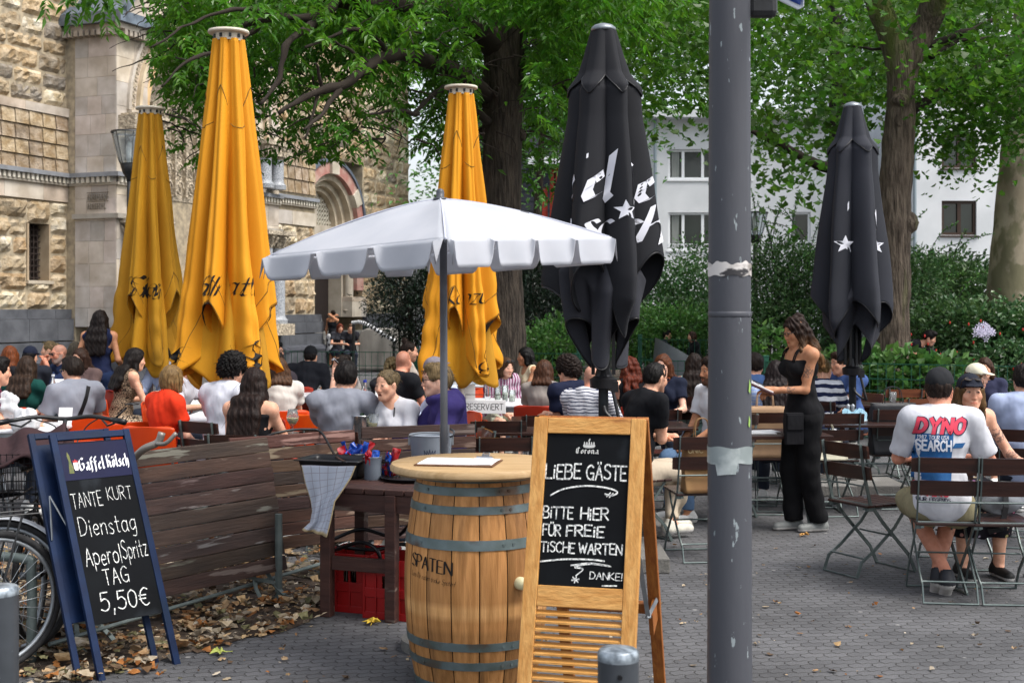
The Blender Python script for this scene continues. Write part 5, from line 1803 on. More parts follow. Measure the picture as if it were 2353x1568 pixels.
# ------------------------------------------------------------------ wooden A-frame chalkboard
pine = wood('pine', '#cf9c58', '#b9823f', sc=6, st=(7, 7, .5), c3='#8f5626', sc3=2.2, fac3=(.66, .78), rough=.45, coat=.15)
pine_h = wood('pine_rail', '#cf9c58', '#bb8441', sc=6, st=(.6, 7, 7), c3='#8f5626', sc3=2.2, fac3=(.66, .78), rough=.45, coat=.15)
pine_d = wood('pine_back', '#9a5f28', '#82491c', sc=6, st=(7, 7, .5), rough=.5)
slate_b = M('chalkboard', '#0c0e11', '#121518', spec=.15, rough=.8, sc=5, fac=(.45, .75), c3='#3a3f45', sc3=2.4, fac3=(.62, .85))
class Frame:
 def __init__(s, o, x, z):
  s.o, s.x = Vector(o), Vector(x).normalized()
  s.z = Vector(z).normalized()
  s.n = s.x.cross(s.z).normalized()      # towards the viewer
 def __call__(s, x, z, n=0):
  return s.o + s.x * x + s.z * z + s.n * n
 def box(s, mb, x0, x1, z0, z1, n0, n1):
  v = [s(x, z, n) for x, z, n in ((x0, z0, n0), (x1, z0, n0), (x1, z0, n1), (x0, z0, n1), (x0, z1, n0), (x1, z1, n0), (x1, z1, n1), (x0, z1, n1))]
  mb.add(v, [(0, 1, 2, 3), (7, 6, 5, 4), (1, 0, 4, 5), (2, 1, 5, 6), (3, 2, 6, 7), (0, 3, 7, 4)])
TL, TR = P(1228, 957, 5.36), P(1483, 962, 5.24)
xd = (TR - TL).normalized()
WS = (TR - TL).length
nh = Vector((xd.y, -xd.x, 0)).normalized()
up = (Vector((0, 0, 1)) * 1.28 - nh * .36).normalized()
HS = TL.z / up.z
orig = TL - up * HS
fr = Frame(Vector((0, 0, 0)), xd, up)
sg = empty('chalkboard_sign', orig, 0, 'wooden A-frame chalkboard with louvred foot asking guests to wait here', 'sign')
def zpx(y):     # height along the panel of a pixel row at its left edge
 lo, hi = 0, HS
 for _ in range(40):
  m = (lo + hi) / 2
  q = orig + up * m
  yy = HY + (CH - q.z) * F / q.y
  lo, hi = (m, hi) if yy > y else (lo, m)
 return lo
zb0, zb1 = zpx(1340), zpx(993)
zr = zpx(1388)
FW = .05
mb = MB()
for x0 in (0, WS - FW - .008):
 mb = MB()
 fr.box(mb, x0, x0 + FW + .008, 0, HS, -.03, .004)
 mb.build('stile', pine, sg, bevel=.003)
mb = MB()
for a_, b_ in ((zb1, HS - .001), (zr, zb0), (.06, .12)):
 mb = MB()
 fr.box(mb, FW + .0085, WS - FW - .0085, a_, b_, -.029, .002)
 mb.build('rail', pine_h, sg, bevel=.003)
mb = MB()
fr.box(mb, FW + .002, WS - FW - .002, zb0 - .004, zb1 + .004, -.02, -.008)
mb.build('writing_board', slate_b, sg)
mb = MB()
n = 0
z = zr - .012
while z > .14:
 v = [fr(x, zz, nn) for x in (FW + .009, WS - FW - .009) for zz, nn in ((z, -.024), (z - .017, .001), (z - .024, .0), (z - .007, -.026))]
 mb.add(v, [(0, 1, 2, 3), (7, 6, 5, 4), (0, 4, 5, 1), (1, 5, 6, 2), (2, 6, 7, 3), (3, 7, 4, 0)])
 z -= .0305
mb.build('louvre', pine_h, sg)
bn = -nh
upb = (Vector((0, 0, 1)) * 1.28 + nh * -.0 + bn * -.50).normalized()
fb = Frame(fr(0, HS) + bn * .05 - upb * ((TL.z) / upb.z), xd, upb)
HB = TL.z / upb.z
mb = MB()
for x0 in (0, WS - FW):
 fb.box(mb, x0, x0 + FW, 0, HB - .01, -.03, 0)
fb.box(mb, FW + .0005, WS - FW - .0005, HB - .09, HB - .01, -.029, -.001)
fb.box(mb, FW + .0005, WS - FW - .0005, .42, .47, -.029, -.001)
mb.build('rear_frame', pine_d, sg, bevel=.003)
mb = MB()
a, b_ = fr(WS - .01, .78, -.03), fb(WS - .01, .50, 0)
m = (a + b_) / 2 + Vector((.0, 0, -.16))
mb.strip([a, m], .018, .004, (0, 1, 0))
mb.strip([b_, m], .018, .004, (0, 1, 0))
mb.tube([m + Vector((-.008, -.006, 0)), m + Vector((.008, .006, 0))], .008, 8)
mb.build('stay', steel, sg)
mb = MB()
fb.box(mb, WS - .03, WS - .012, .40, .5, -.1, .12)
mb.build('cross_brace', pine_d, sg)
mb = MB()
Wb = WS - 2 * FW
fn = lambda x, y: fr(FW + x * Wb, zb0 + y * (zb1 - zb0), -.0062)
q = lambda x: x / Wb
def line(s, x0, y0, h, w_, pw, sd, jit=.5):
 write(mb, s, fn, x0, y0, h, w_, GL, pw, None, 1.5, jit, sd)
line('LiEBE', .03, .70, .095, .40, 1.25, 3)
line('GÄSTE', .50, .70, .095, .45, 1.25, 4)
line('BiTTE', .03, .435, .075, .34, 1.35, 5)
line('HiER', .46, .435, .075, .31, 1.35, 6)
line('FÜR', .04, .325, .07, .20, 1.5, 7)
line('FREiE', .31, .325, .07, .42, 1.4, 8)
line('TiSCHE', .03, .215, .065, .38, 1.4, 9)
line('WARTEN', .46, .215, .065, .48, 1.5, 10)
line('DANKE!', .60, .055, .045, .36, 1.2, 11)
sw = lambda *p: [p_ if isinstance(p_, tuple) else p_ for p_ in p]
def curve(pts, w_):
 pen(mb, [[(p.x, p.y) for p in bez([(a, b_, 0) for a, b_ in pts], 40)]], fn, w_, None, .03)
curve([(.10, .585), (.25, .63), (.5, .655), (.75, .645), (.86, .62), (.80, .598), (.72, .605)], .011)
curve([(.74, .59), (.78, .615)], .009)
curve([(.77, .585), (.81, .612)], .009)
curve([(.03, .15), (.3, .172), (.6, .178), (.75, .172)], .011)
curve([(.38, .135), (.6, .155), (.83, .14), (.6, .15), (.42, .125), (.52, .115), (.44, .07)], .010)
curve([(.40, .04), (.48, .05)], .010)
curve([(.43, .025), (.45, .065)], .010)
curve([(.41, .06), (.47, .03)], .010)
curve([(.74, .015), (.90, .02)], .009)
mb.build('chalk_writing', chalk, sg)
mb = MB()
write(mb, 'Corona', fn, .36, .868, .042, .26, FR, 1.5, 40, 1.0)
for k in range(5):
 curve([(.45 + k * .027, .925), (.455 + k * .027, .945 + (.008 if k == 2 else 0)), (.463 + k * .027, .925)], .008)
curve([(.445, .922), (.505, .918), (.575, .922)], .010)
curve([(.45, .913), (.505, .909), (.57, .913)], .005)
curve([(.505, .955), (.515, .965)], .012)
mb.build('printed_crest', M('print_grey', '#c9c9c6', rough=.8), sg)
# ------------------------------------------------------------------ blue framed chalkboard at the left, leaning against the benches
bluem = M('blue_metal', '#0d2242', '#0a1a36', spec=.2, rough=.5, sc=9, c3='#0f2038', sc3=4)
BL, BR = G(228, 1564), G(416, 1523)
x_ = (BR - BL).normalized()
nh2 = Vector((x_.y, -x_.x, 0))
up2 = (Vector((0, 0, 1.098)) - nh2 * .50).normalized()
H2, W2 = 1.098 / up2.z, (BR - BL).length
gs = empty('chalkboard_sign', BL, 0, 'blue metal framed chalkboard for the Tuesday spritz offer, leaning on the slatted tables', 'sign')
def gframe(f, mb, w_, h, t=.028, d=.022):
 f.box(mb, 0, t, 0, h, -d, 0)
 f.box(mb, w_ - t, w_, 0, h, -d, 0)
 f.box(mb, t + .0005, w_ - t - .0005, h - t, h - .001, -d + .001, -.001)
f2 = Frame((0, 0, 0), x_, up2)
mb = MB()
gframe(f2, mb, W2, H2, .034)
mb.build('front_frame', bluem, gs, bevel=.002)
zq = H2 * .215
mb = MB()
f2.box(mb, .034, W2 - .034, zq, H2 - .05, -.014, -.006)
mb.build('writing_board', slate_b, gs)
mb = MB()
zh = H2 * .80
f2.box(mb, .0345, W2 - .0345, zh, H2 - .055, -.006, -.0035)
mb.build('header_panel', M('header_blue', '#0d1238', '#090d2e', spec=.2, rough=.5, sc=2), gs)
f3 = Frame(-nh2 * .10 - x_ * .06 + Vector((0, 0, 0)), x_, up2)
mb = MB()
gframe(f3, mb, W2, H2 * 1.0, .03)
f3.box(mb, .0305, W2 - .0305, zq, H2 - .06, -.014, -.006)
mb.build('rear_frame', bluem, gs, bevel=.002)
mb = MB()
a, b_ = f3(.012, H2 * .55, .004), f2(.016, H2 * .60, -.024)
m = f3(.02, H2 * .72, .05)
mb.strip([a, m], .012, .004, (1, 0, 0))
mb.strip([b_, m], .012, .004, (1, 0, 0))
mb.build('stay', steel, gs)
W3 = W2 - .068
g2 = lambda x, y: f2(.034 + x * W3, zq + y * (H2 - .055 - zq), -.0045)
mb = MB()
def gl(s, x0, y0, h, w_, pw, sd, jit=.6, gap=1.9):
 write(mb, s, g2, x0, y0, h, w_, GL, pw, None, gap, jit, sd)
gl('TANTE', .03, .635, .082, .44, .6, 21)
gl('KURT', .56, .655, .075, .36, .55, 22)
gl('Dienstag', .06, .475, .10, .82, .5, 23)
gl('Aperol', .06, .31, .10, .52, .65, 24)
gl('Spritz', .60, .325, .10, .37, .65, 25)
gl('TAG', .26, .195, .085, .36, .7, 26)
gl('5,50€', .14, .06, .095, .70, .7, 27)
mb.build('chalk_writing', chalk, gs)
mb = MB()
g3 = lambda x, y: f2(.034 + x * W3, zq + y * (H2 - .055 - zq), -.0025)
write(mb, 'Gaffel', g3, .235, .84, .072, .37, FR, 1.9, 40, .9)
write(mb, 'Kölsch', g3, .645, .845, .072, .335, FR, 1.9, 40, .9)
mb.build('printed_lettering', M('print_white', '#e9eaee', rough=.5), gs)
mb = MB()
mb.add([g3(x, y) for x, y in ((.17, .845), (.215, .845), (.225, .86), (.225, .89), (.16, .89), (.16, .86))], [(0, 1, 2, 3, 4, 5)])
mb.build('crest', M('crest_white', '#d9d4cc', rough=.5), gs)
mb = MB()
g4 = lambda x, y: f2(.034 + x * W3, zq + y * (H2 - .055 - zq), -.0022)
mb.add([g4(x, y) for x, y in ((.16, .89), (.225, .89), (.225, .905), (.21, .897), (.192, .91), (.175, .897), (.16, .905))], [(0, 1, 2, 3, 4, 5, 6)])
mb.build('crest_crown', M('crest_red', '#b3262a', rough=.5), gs)
mb = MB()
mb.add([g4(x, y) for x, y in ((.08, .83), (.15, .83), (.15, .865), (.13, .90), (.125, .93), (.10, .955), (.085, .93), (.10, .90), (.09, .87))], [tuple(range(9))])
mb.build('crest_figure', M('crest_green', '#4c5a34', '#6e6a34', rough=.6, sc=60), gs)
# ------------------------------------------------------------------ tipped folding tables used as a wall
oldwood = M('peeling_brown_wood', '#4f3b32', '#3b2c26', rough=.7, sc=4, st=(.8, 6, 6), attr=True, c3='#7d746b', sc3=3.4, fac3=(.61, .65), bump=.5, bs=9, bst=(1, 8, 8), bd=.008)
frm = M('green_grey_steel', '#6a7472', '#586260', rough=.5, sc=12, metal=.3)
def tipped_table(tl, tr, hb, lean, n, label, seed, tones, legs=True):
 """tl, tr: top corners; boards run between them; hb: height of the lower edge; lean: foot offset towards the viewer"""
 tl, tr = Vector(tl), Vector(tr)
 d = tr - tl
 d.z = 0
 L = d.length
 rz = math.atan2(d.y, d.x)
 t = empty('folding_table', (tl.x, tl.y, 0), rz, label, 'table', 'brown slatted folding tables tipped on edge')
 H = tl.z
 r_ = random.Random(seed)
 def pt(x, s, n=0):      # s: 0 at the top edge .. 1 at the bottom
  z = H + (hb - H) * s
  return Vector((x, -lean * s - n, z))
 mb = MB()
 bw = 1 / n
 for k in range(n):
  s0, s1 = k * bw + .03 * bw, (k + 1) * bw - .03 * bw
  x0, x1 = r_.uniform(-.004, .004), L + r_.uniform(-.006, .006)
  v = []
  sag = [r_.uniform(-.003, .003) for _ in range(7)]
  for i in range(7):
   x = x0 + (x1 - x0) * i / 6
   for s, nn in ((s0, 0), (s0, .022), (s1, .022), (s1, 0)):
    v.append(pt(x, s + sag[i] * .5, nn + sag[i]))
  f = [(4 * i + j, 4 * i + (j + 1) % 4, 4 * i + 4 + (j + 1) % 4, 4 * i + 4 + j) for i in range(6) for j in range(4)] + [(3, 2, 1, 0), (24, 25, 26, 27)]
  tn = r_.choice(tones)
  mb.col = tuple(c * r_.uniform(.85, 1.1) for c in tn)
  mb.add(v, f)
 mb.build('tabletop', oldwood, t, color=True, bevel=.004, smooth=False)
 if legs:
  mb = MB()
  for x in (.16, L - .16):
   for dx in (-.045, .045):
    mb.strip([pt(x + dx * .3, .4, -.03), pt(x + dx, .98, -.045), pt(x + dx * 1.6, 1, .0) + Vector((0, 0, -hb * .45)), (x + dx * 2.2, -lean - .10, .004)], .024, .01, (0, 1, 0))
   mb.strip([pt(x - .22, .96, -.05), (x + .06, -lean - .02, .10)], .02, .01, (0, 1, 0))
  mb.tube([(-.1, -lean - .04, .07), (L + .75, -lean + .1, .13)], .011, 8)
  mb.build('leg_frame', frm, t)
 return t
BRN, GRY, RED, DRK = (.8, .78, .78), (.75, .8, .82), (1.0, .8, .72), (.5, .5, .52)
tipped_table((-2.371, 6.58, .936), (-1.484, 7.844, .936), .162, .165, 9, 'weathered brown slatted table on edge, peeling paint, behind the blue chalkboard', 3, [BRN, BRN, GRY, DRK, (.8, .8, .82)])
tipped_table((-1.70, 7.80, .936), (-1.02, 8.34, .936), .25, .10, 9, 'reddish brown slatted table on edge behind the hanging towel', 5, [RED, RED, DRK, (.7, .6, .55)], False)
tipped_table((-.96, 8.30, .955), (-.245, 8.55, .962), .24, .05, 9, 'dark brown slatted table on edge behind the grey crown bucket', 7, [DRK, (.6, .55, .52), (.7, .62, .58)], False)
mb = MB()
for px, py, lb in ((640, 1375, 'short grey steel post at the right end of the weathered slatted table'), (470, 1290, 'short grey steel post behind the middle of the weathered slatted table')):
 p = G(px, py)
 mb = MB()
 mb.tube([p, p + Vector((0, 0, .5))], .022, 8)
 mb.tube([p, p + Vector((0, 0, .012))], .05, 10)
 tag(mb.build('support_post', frm), lb, 'post')
# ------------------------------------------------------------------ side table with crates, tub, towel, buckets
darkw = M('dark_brown_wood', '#4a3029', '#392420', rough=.6, sc=4, st=(1, 6, 6), attr=False, c3='#6f6259', sc3=2.4, fac3=(.6, .66), bump=.35, bs=9, bst=(1, 7, 7), bd=.006)
ts = empty('side_table', (-1.15, 7.28, 0), R_(-20), 'dark wooden side table loaded with trays and buckets left of the barrel', 'table')
mb = MB()
LT, DT = .84, .50
for k in range(7):
 x0 = k * LT / 7
 mb.box((x0 + LT / 14, DT / 2, .705), (LT / 7 - .008, DT, .03))
mb.build('tabletop', darkw, ts, bevel=.004)
mb = MB()
mb.box((LT / 2, .025, .64), (LT - .04, .035, .095))
mb.box((LT / 2, DT - .04, .64), (LT - .04, .035, .095))
mb.box((.035, DT / 2, .64), (.035, DT - .14, .094))
mb.box((LT - .035, DT / 2, .64), (.035, DT - .14, .094))
mb.build('apron', darkw, ts, bevel=.003)
for x in (.125, .52):
 for y in (.02, DT - .06):
  mb = MB()
  mb.box((x, y, .345), (.062, .062, .69))
  mb.build('leg', darkw, ts, bevel=.004)
mb = MB()
mb.box((.3225, .02, .3), (.332, .03, .075))
mb.build('stretcher', darkw, ts, bevel=.003)
zt_ = .7205
def tb(px, py, z=zt_):
 Y = (CH - z) * F / (py - HY)
 return Vector(((px - CX) * Y / F, Y, z))
redpl = M('red_crate_plastic', '#9c1517', '#83100f', rough=.4, sc=5)
def crate(loc, rz, label, w_=.4, d=.3, h=.33):
 t = empty('drinks_crate', loc, rz, label, 'crate', 'red drinks crates under the side table')
 mb = MB()
 for y in (-d / 2, d / 2):
  for z0, z1 in ((0, .04), (h * .36, h * .52), (h - .09, h)):
   mb.box((0, y, (z0 + z1) / 2), (w_, .012, z1 - z0))
  mb.box((0, y + (.004 if y < 0 else -.004), h * .25), (w_ - .02, .006, h * .44))
  mb.box((-w_ * .3, y + (.004 if y < 0 else -.004), h * .62), (w_ * .38, .006, .11))
  mb.box((w_ * .3, y + (.004 if y < 0 else -.004), h * .62), (w_ * .38, .006, .11))
  for x in np.linspace(-w_ / 2 + .01, w_ / 2 - .01, 5):
   mb.box((x, y, h / 2), (.012, .018, h - .002))
 for x in (-w_ / 2, w_ / 2):
  for z0, z1 in ((0, .04), (h * .36, h * .52), (h - .09, h)):
   mb.box((x, 0, (z0 + z1) / 2), (.012, d - .02, z1 - z0))
  mb.box((x * .985, 0, h * .25), (.006, d - .02, h * .44))
 mb.box((0, 0, .01), (w_ - .02, d - .02, .01))
 mb.build('body', redpl, t, bevel=.003)
 mb = MB()
 for i in range(4):
  for j in range(3):
   x, y = -w_ / 2 + .05 + i * (w_ - .1) / 3, -d / 2 + .05 + j * (d - .1) / 2
   mb.lathe([(.026, .02), (.026, .15), (.012, .22), (.012, .27), (.014, .272)], 10, (x, y, 0))
 mb.build('bottle', M('brown_bottle', '#2a1a10', rough=.15, spec=.6), t, smooth='auto')
c = G(815, 1408)
crate((c.x + .02, c.y + .16, 0), R_(-20), 'red plastic drinks crate between the legs of the side table', .36)
c = G(925, 1420)
crate((c.x - .03, c.y + .11, 0), R_(-20), 'red plastic drinks crate beside the barrel, right of its twin', .3)
mb = MB()
mb.tube(bez([tb(795, 1062, .84), P(770, 1046, 7.85), (-1.19, 8.16, .93), (-1.27, 8.14, .953), (-1.40, 8.04, .951), (-1.52, 7.99, .9), (-1.55, 8.02, .7)], 36), .008, 8)
tag(mb.build('cable', blackpl, smooth=True), 'black cable hanging over the top of the reddish slatted table', 'cable')
mb = MB()
for pts in ([P(770, 1262, 7.45), P(830, 1245, 7.3), P(870, 1270, 7.25), P(872, 1330, 7.3)], [P(760, 1240, 7.6), P(830, 1215, 7.6), P(905, 1232, 7.5), P(945, 1200, 7.4)], [P(775, 1255, 7.5), P(860, 1262, 7.4), P(930, 1250, 7.4), P(950, 1290, 7.4)]):
 mb.tube(bez(pts, 24), .011, 7)
tag(mb.build('cable_tangle', blackpl, smooth=True), 'tangle of black cables lying over the red crates', 'cables')
tubc = tb(772, 1094)
tt = empty('bus_tub', tubc, R_(-18), 'black plastic tub with a checked towel over its rim', 'tub')
mb = MB()
def tubf(u, v):
 a = 2 * math.pi * u
 c, s = math.cos(a), math.sin(a)
 e = .25
 rx, ry = .165 + .03 * v, .11 + .025 * v
 return (rx * math.copysign(abs(c) ** e, c), ry * math.copysign(abs(s) ** e, s), .11 * v)
mb.grid(tubf, 48, 6, True)
mb.add([tubf(k / 48, 0) for k in range(48)], [tuple(range(48))])
mb.build('body', blackpl, tt, smooth='auto', solid=.004)
mb = MB()
mb.grid(lambda u, v: tuple(np.array(tubf(u, 1)) * np.array([1 + .12 * v, 1 + .14 * v, 1 - .05 * v * (v > .6)])), 48, 4, True)
mb.build('rim', blackpl, tt, smooth='auto', solid=.005)
towm = bpy.data.materials.new('checked_towel')
towm.use_nodes = True
def check_mat(m, base, lines, edge):
 N, L = m.node_tree.nodes, m.node_tree.links
 b = N["Principled BSDF"]
 b.inputs['Roughness'].default_value = .95
 at = N.new("ShaderNodeAttribute")
 at.attribute_name = 'Col'
 sp = N.new("ShaderNodeSeparateColor")
 L.new(at.outputs[0], sp.inputs[0])
 prev = None
 for ch in (0, 1):
  w_ = N.new("ShaderNodeMath")
  w_.operation = 'MULTIPLY'
  w_.inputs[1].default_value = 6.0 if ch == 0 else 11.0
  L.new(sp.outputs[ch], w_.inputs[0])
  fr_ = N.new("ShaderNodeMath")
  fr_.operation = 'FRACT'
  L.new(w_.outputs[0], fr_.inputs[0])
  lt = N.new("ShaderNodeMath")
  lt.operation = 'LESS_THAN'
  lt.inputs[1].default_value = .07
  L.new(fr_.outputs[0], lt.inputs[0])
  if prev is None:
   prev = lt.outputs[0]
  else:
   mx = N.new("ShaderNodeMath")
   mx.operation = 'MAXIMUM'
   L.new(prev, mx.inputs[0])
   L.new(lt.outputs[0], mx.inputs[1])
   prev = mx.outputs[0]
 x = N.new("ShaderNodeMix")
 x.data_type = 'RGBA'
 L.new(prev, x.inputs[0])
 x.inputs[6].default_value = (*lin(base), 1)
 x.inputs[7].default_value = (*lin(lines), 1)
 y = N.new("ShaderNodeMix")
 y.data_type = 'RGBA'
 L.new(sp.outputs[2], y.inputs[0])
 L.new(x.outputs[2], y.inputs[6])
 y.inputs[7].default_value = (*lin(edge), 1)
 L.new(y.outputs[2], b.inputs['Base Color'])
check_mat(towm, '#b6bcc8', '#938e98', '#b5a27c')
LTw, RTw = P(692, 1068, 7.36), P(817, 1070, 7.2)
mid = [(692, 1068, 817, 1070), (700, 1110, 806, 1096), (712, 1150, 792, 1118), (716, 1175, 770, 1150), (712, 1200, 762, 1190), (694, 1216, 752, 1232)]
nv, nu = 36, 40
mb = MB()
cols = []
for j in range(nv):
 v = j / (nv - 1)
 k = v * 5
 i0 = min(4, int(k))
 f_ = k - i0
 a = [mid[i0][q_] * (1 - f_) + mid[i0 + 1][q_] * f_ for q_ in range(4)]
 Yl, Yr = 7.24 - .04 * v, 7.10 - .02 * v
 for i in range(nu):
  u = i / (nu - 1)
  p = P(a[0] + (a[2] - a[0]) * u, a[1] + (a[3] - a[1]) * u, Yl + (Yr - Yl) * u)
  p.y += .016 * min(1, 2 * v) * math.sin(u * 15 + 2.5 * v) + .012 * math.sin(u * 8 + 4 * v)
  mb.v.append(tuple(p))
  cols.append((u, v, 1.0 if (v > .965 or u < .02 or u > .98) else 0))
mb.f = [(j * nu + i, j * nu + i + 1, (j + 1) * nu + i + 1, (j + 1) * nu + i) for j in range(nv - 1) for i in range(nu - 1)]
mb.c = cols
tow = mb.build('towel', towm, None, smooth=True, solid=.006, color=True)
tag(tow, 'pale blue checked dish towel hanging from the black tub', 'towel')
greyb = M('grey_enamel', '#6f7680', '#5f666f', rough=.4, sc=6)
def bucket(loc, r_, h, label, mat, name='bucket', handle=False, flare=.82):
 t = empty(name, loc, 0, label, 'bucket')
 mb = MB()
 mb.lathe([(.001, .003), (r_ * flare, .003), (r_ * flare, 0), (r_ * (flare + (1 - flare) * .6), h * .6), (r_ * (flare + (1 - flare) * .63), h * .63), (r_, h), (r_ * 1.04, h + .004), (r_ * 1.0, h + .008), (r_ * .97, h - .004), (r_ * flare * .97, .008), (.001, .008)], 40, caps=False)
 mb.build('body', mat, t, smooth='auto')
 if handle:
  mb = MB()
  mb.tube([(r_ * 1.02 * math.cos(a), -.02 + .14 * r_ * math.sin(a) * -6 * .3, h - .01 + .03 * math.sin(a)) for a in np.linspace(0, math.pi, 20)], .004, 6)
  for sx in (-1, 1):
   mb.box((sx * r_ * 1.0, -.01, h - .03), (.012, .03, .05))
  mb.build('handle', steel, t, smooth='auto')
 return t
b1 = bucket(tb(990, 1090), .128, .235, 'grey metal bucket with a dark crown emblem behind the barrel table', M('zinc_bucket', '#868d96', '#767d86', rough=.45, sc=5, metal=.25), handle=True)
mb = MB()
def onb(x, y):
 a = -HP + .0 + x / .12
 q = .105 + .023 * (.12 + y) / .235 + .0035
 return Vector((q * math.cos(a), q * math.sin(a), .13 + y))
for k in range(5):
 pen(mb, [[(-.03 + k * .012, .0), (-.033 + k * .0165, .028 + (.006 if k == 2 else 0)), (-.018 + k * .012, .0)]], onb, .003, None, .004)
pen(mb, [[(-.03, -.004), (.03, -.004)], [(-.028, -.012), (.028, -.012)]], onb, .004, None, .006)
mb.build('crown_emblem', M('emblem', '#1f2a44', rough=.6), b1)
bucket(tb(856, 1100), .053, .125, 'small grey ridged pot holding snack packets between the wire baskets', greyb, 'pot', flare=.9)
foil_b = M('blue_foil', '#1d57c0', '#123a8c', rough=.25, sc=30, spec=.7)
foil_r = M('red_foil', '#b01c22', '#7c1016', rough=.25, sc=30, spec=.7)
foil_w = M('foil_print', '#9db7e6', rough=.4)
def packets(c, r_, n, z0, z1, seed, blue=.7, label=''):
 rr_ = random.Random(seed)
 for k in range(n):
  isb = rr_.random() < blue
  a, q = rr_.uniform(0, 6.28), r_ * rr_.random() ** .5
  base = c + Vector((q * math.cos(a), q * math.sin(a), rr_.uniform(z0, z1)))
  R3 = rot(rr_.uniform(-25, 25), rr_.uniform(-30, 30), rr_.uniform(0, 180))
  mb = MB()
  W_, H_ = rr_.uniform(.035, .05), rr_.uniform(.07, .1)
  ph = rr_.uniform(0, 6)
  def pk(sgn):
   return lambda u, v: base + R3 @ Vector(((u - .5) * W_ * (1 + .2 * math.sin(v * 3 + ph)), sgn * .009 * math.sin(math.pi * u) * math.sin(math.pi * v) ** .6 + .006 * math.sin(v * 7 + u * 5 + ph), (v) * H_))
  mb.grid(pk(1), 7, 9)
  mb.grid(pk(-1), 7, 9)
  o = mb.build('snack_packet', foil_b if isb else foil_r, None, smooth='auto')
  tag(o, ('blue foil snack packet ' if isb else 'red foil snack packet ') + label, 'packet', ('blue' if isb else 'red') + ' foil packets ' + label)
def basket(loc, r_, h, label):
 t = empty('wire_basket', loc, 0, label, 'basket')
 mb = MB()
 for z in (0, h * .5, h * .96, h):
  mb.tube([(r_ * (.8 + .2 * z / h) * math.cos(a), r_ * (.8 + .2 * z / h) * math.sin(a), z + .003) for a in np.linspace(0, 6.283, 33)[:-1]], .0025, 5, closed=True)
 for k in range(14):
  a = k * .449
  mb.tube([(r_ * .8 * math.cos(a), r_ * .8 * math.sin(a), .003), (r_ * math.cos(a), r_ * math.sin(a), h)], .002, 5)
 mb.build('wire', blackpl, t)
 return t
c1, c2, c3 = tb(812, 1082), tb(898, 1098), tb(856, 1100)
basket(c1, .1, .11, 'black wire basket full of snack packets beside the black tub')
basket(c2, .065, .1, 'black wire basket of packets right of the grey pot')
packets(c1, .075, 22, .0, .09, 4, .72, 'in the basket beside the black tub')
packets(c2, .05, 13, .0, .09, 5, .6, 'in the basket right of the grey pot')
packets(c3, .03, 8, .06, .08, 6, .6, 'in the grey pot')
mb = MB()
mb.lathe([(.001, .004), (.16, .004), (.175, .012), (.19, .022), (.193, .02), (.176, .004), (.16, 0), (.001, 0)], 56, tb(950, 1101) + Vector((0, 0, .001)), caps=False)
tag(mb.build('serving_tray', blackpl, smooth='auto'), 'round black serving tray on the dark side table', 'tray')
# ------------------------------------------------------------------ terrace furniture
slat = wood('varnished_slat', '#371d15', '#26130e', sc=4, st=(.7, 6, 6), rough=.38, bump=.1, coat=.25, c3='#4c2e22', sc3=1.5, fac3=(.6, .75))
slat_o = wood('light_slat', '#7e4a30', '#5f3523', sc=4, st=(.7, 6, 6), rough=.4, bump=.1, coat=.2)
gsteel = M('chair_steel', '#66716f', '#525c5b', rough=.42, sc=14, metal=.45, c3='#8a928f', sc3=9, fac3=(.6, .7))
orange = M('orange_shell', '#cf4310', '#c23d0e', rough=.4, sc=3, coat=.15)
orange2 = M('light_orange_shell', '#e2611a', '#d9580f', rough=.4, sc=3, coat=.15)
redsh = M('red_shell', '#a8301a', '#95260f', rough=.4, sc=3, coat=.15)
whitet = M('white_tabletop', '#e3e4e8', '#dcdde1', rough=.35, sc=3)
def folding_chair(mat=slat):
 t = empty('folding_chair', (0, 0, 0))
 for z, h in ((.80, .088), (.665, .088)):
  mb = MB()
  y = -.235 + (.87 - z) * .16
  def fn(s_):
   return lambda u, v: ((u - .5) * .43, y - .012 * math.cos((u - .5) * 3) + s_ * .009 + (.5 - v) * h * .14, z + (v - .5) * h * (1 - .10 * (abs(u - .5) * 2) ** 8))
  mb.grid(fn(-1), 13, 4)
  o0 = len(mb.v)
  mb.grid(fn(1), 13, 4)
  f0 = []
  rim = [i for i in range(13)] + [13 * j + 12 for j in range(1, 4)] + [39 + i for i in range(11, -1, -1)] + [13 * j for j in range(2, 0, -1)]
  n = len(rim)
  for i in range(n):
   a, b_ = rim[i], rim[(i + 1) % n]
   mb.f.append((a, a + 52, b_ + 52, b_))
  mb.build('back_slat', mat, t)
 for sx in (-1, 1):
  x = sx * .175
  mb = MB()
  mb.strip([(x, -.252, .85), (x, -.22, .66), (x, -.17, .47), (x, -.06, .34), (x, .16, .12), (x, .22, .005)], .022, .008, (1, 0, 0))
  mb.build('back_frame', gsteel, t)
  mb = MB()
  x = sx * .152
  mb.strip([(x, .17, .43), (x, .06, .30), (x, -.12, .16), (x, -.22, .10), (x, -.26, .005)], .02, .008, (1, 0, 0))
  mb.build('leg', gsteel, t)
  mb = MB()
  mb.strip([(x * .98, -.2, .435), (x * .98, .18, .438)], .02, .012, (0, 0, 1))
  mb.box((sx * .168, -.165, .44), (.03, .05, .035))
  mb.build('seat_rail', gsteel, t)
 for y, z, w_ in ((.215, .008, .175), (-.265, .008, .155), (-.165, .46, .175), (-.222, .585, .175), (.05, .245, .155), (-.2, .12, .155)):
  mb = MB()
  mb.tube([(-w_, y, z), (w_, y, z)], .006, 6)
  mb.build('crossbar', gsteel, t)
 mb = MB()
 for k in range(6):
  mb.box((0, -.17 + k * .071, .452), (.37, .062, .016))
 mb.build('seat', mat, t, bevel=.004)
 return t
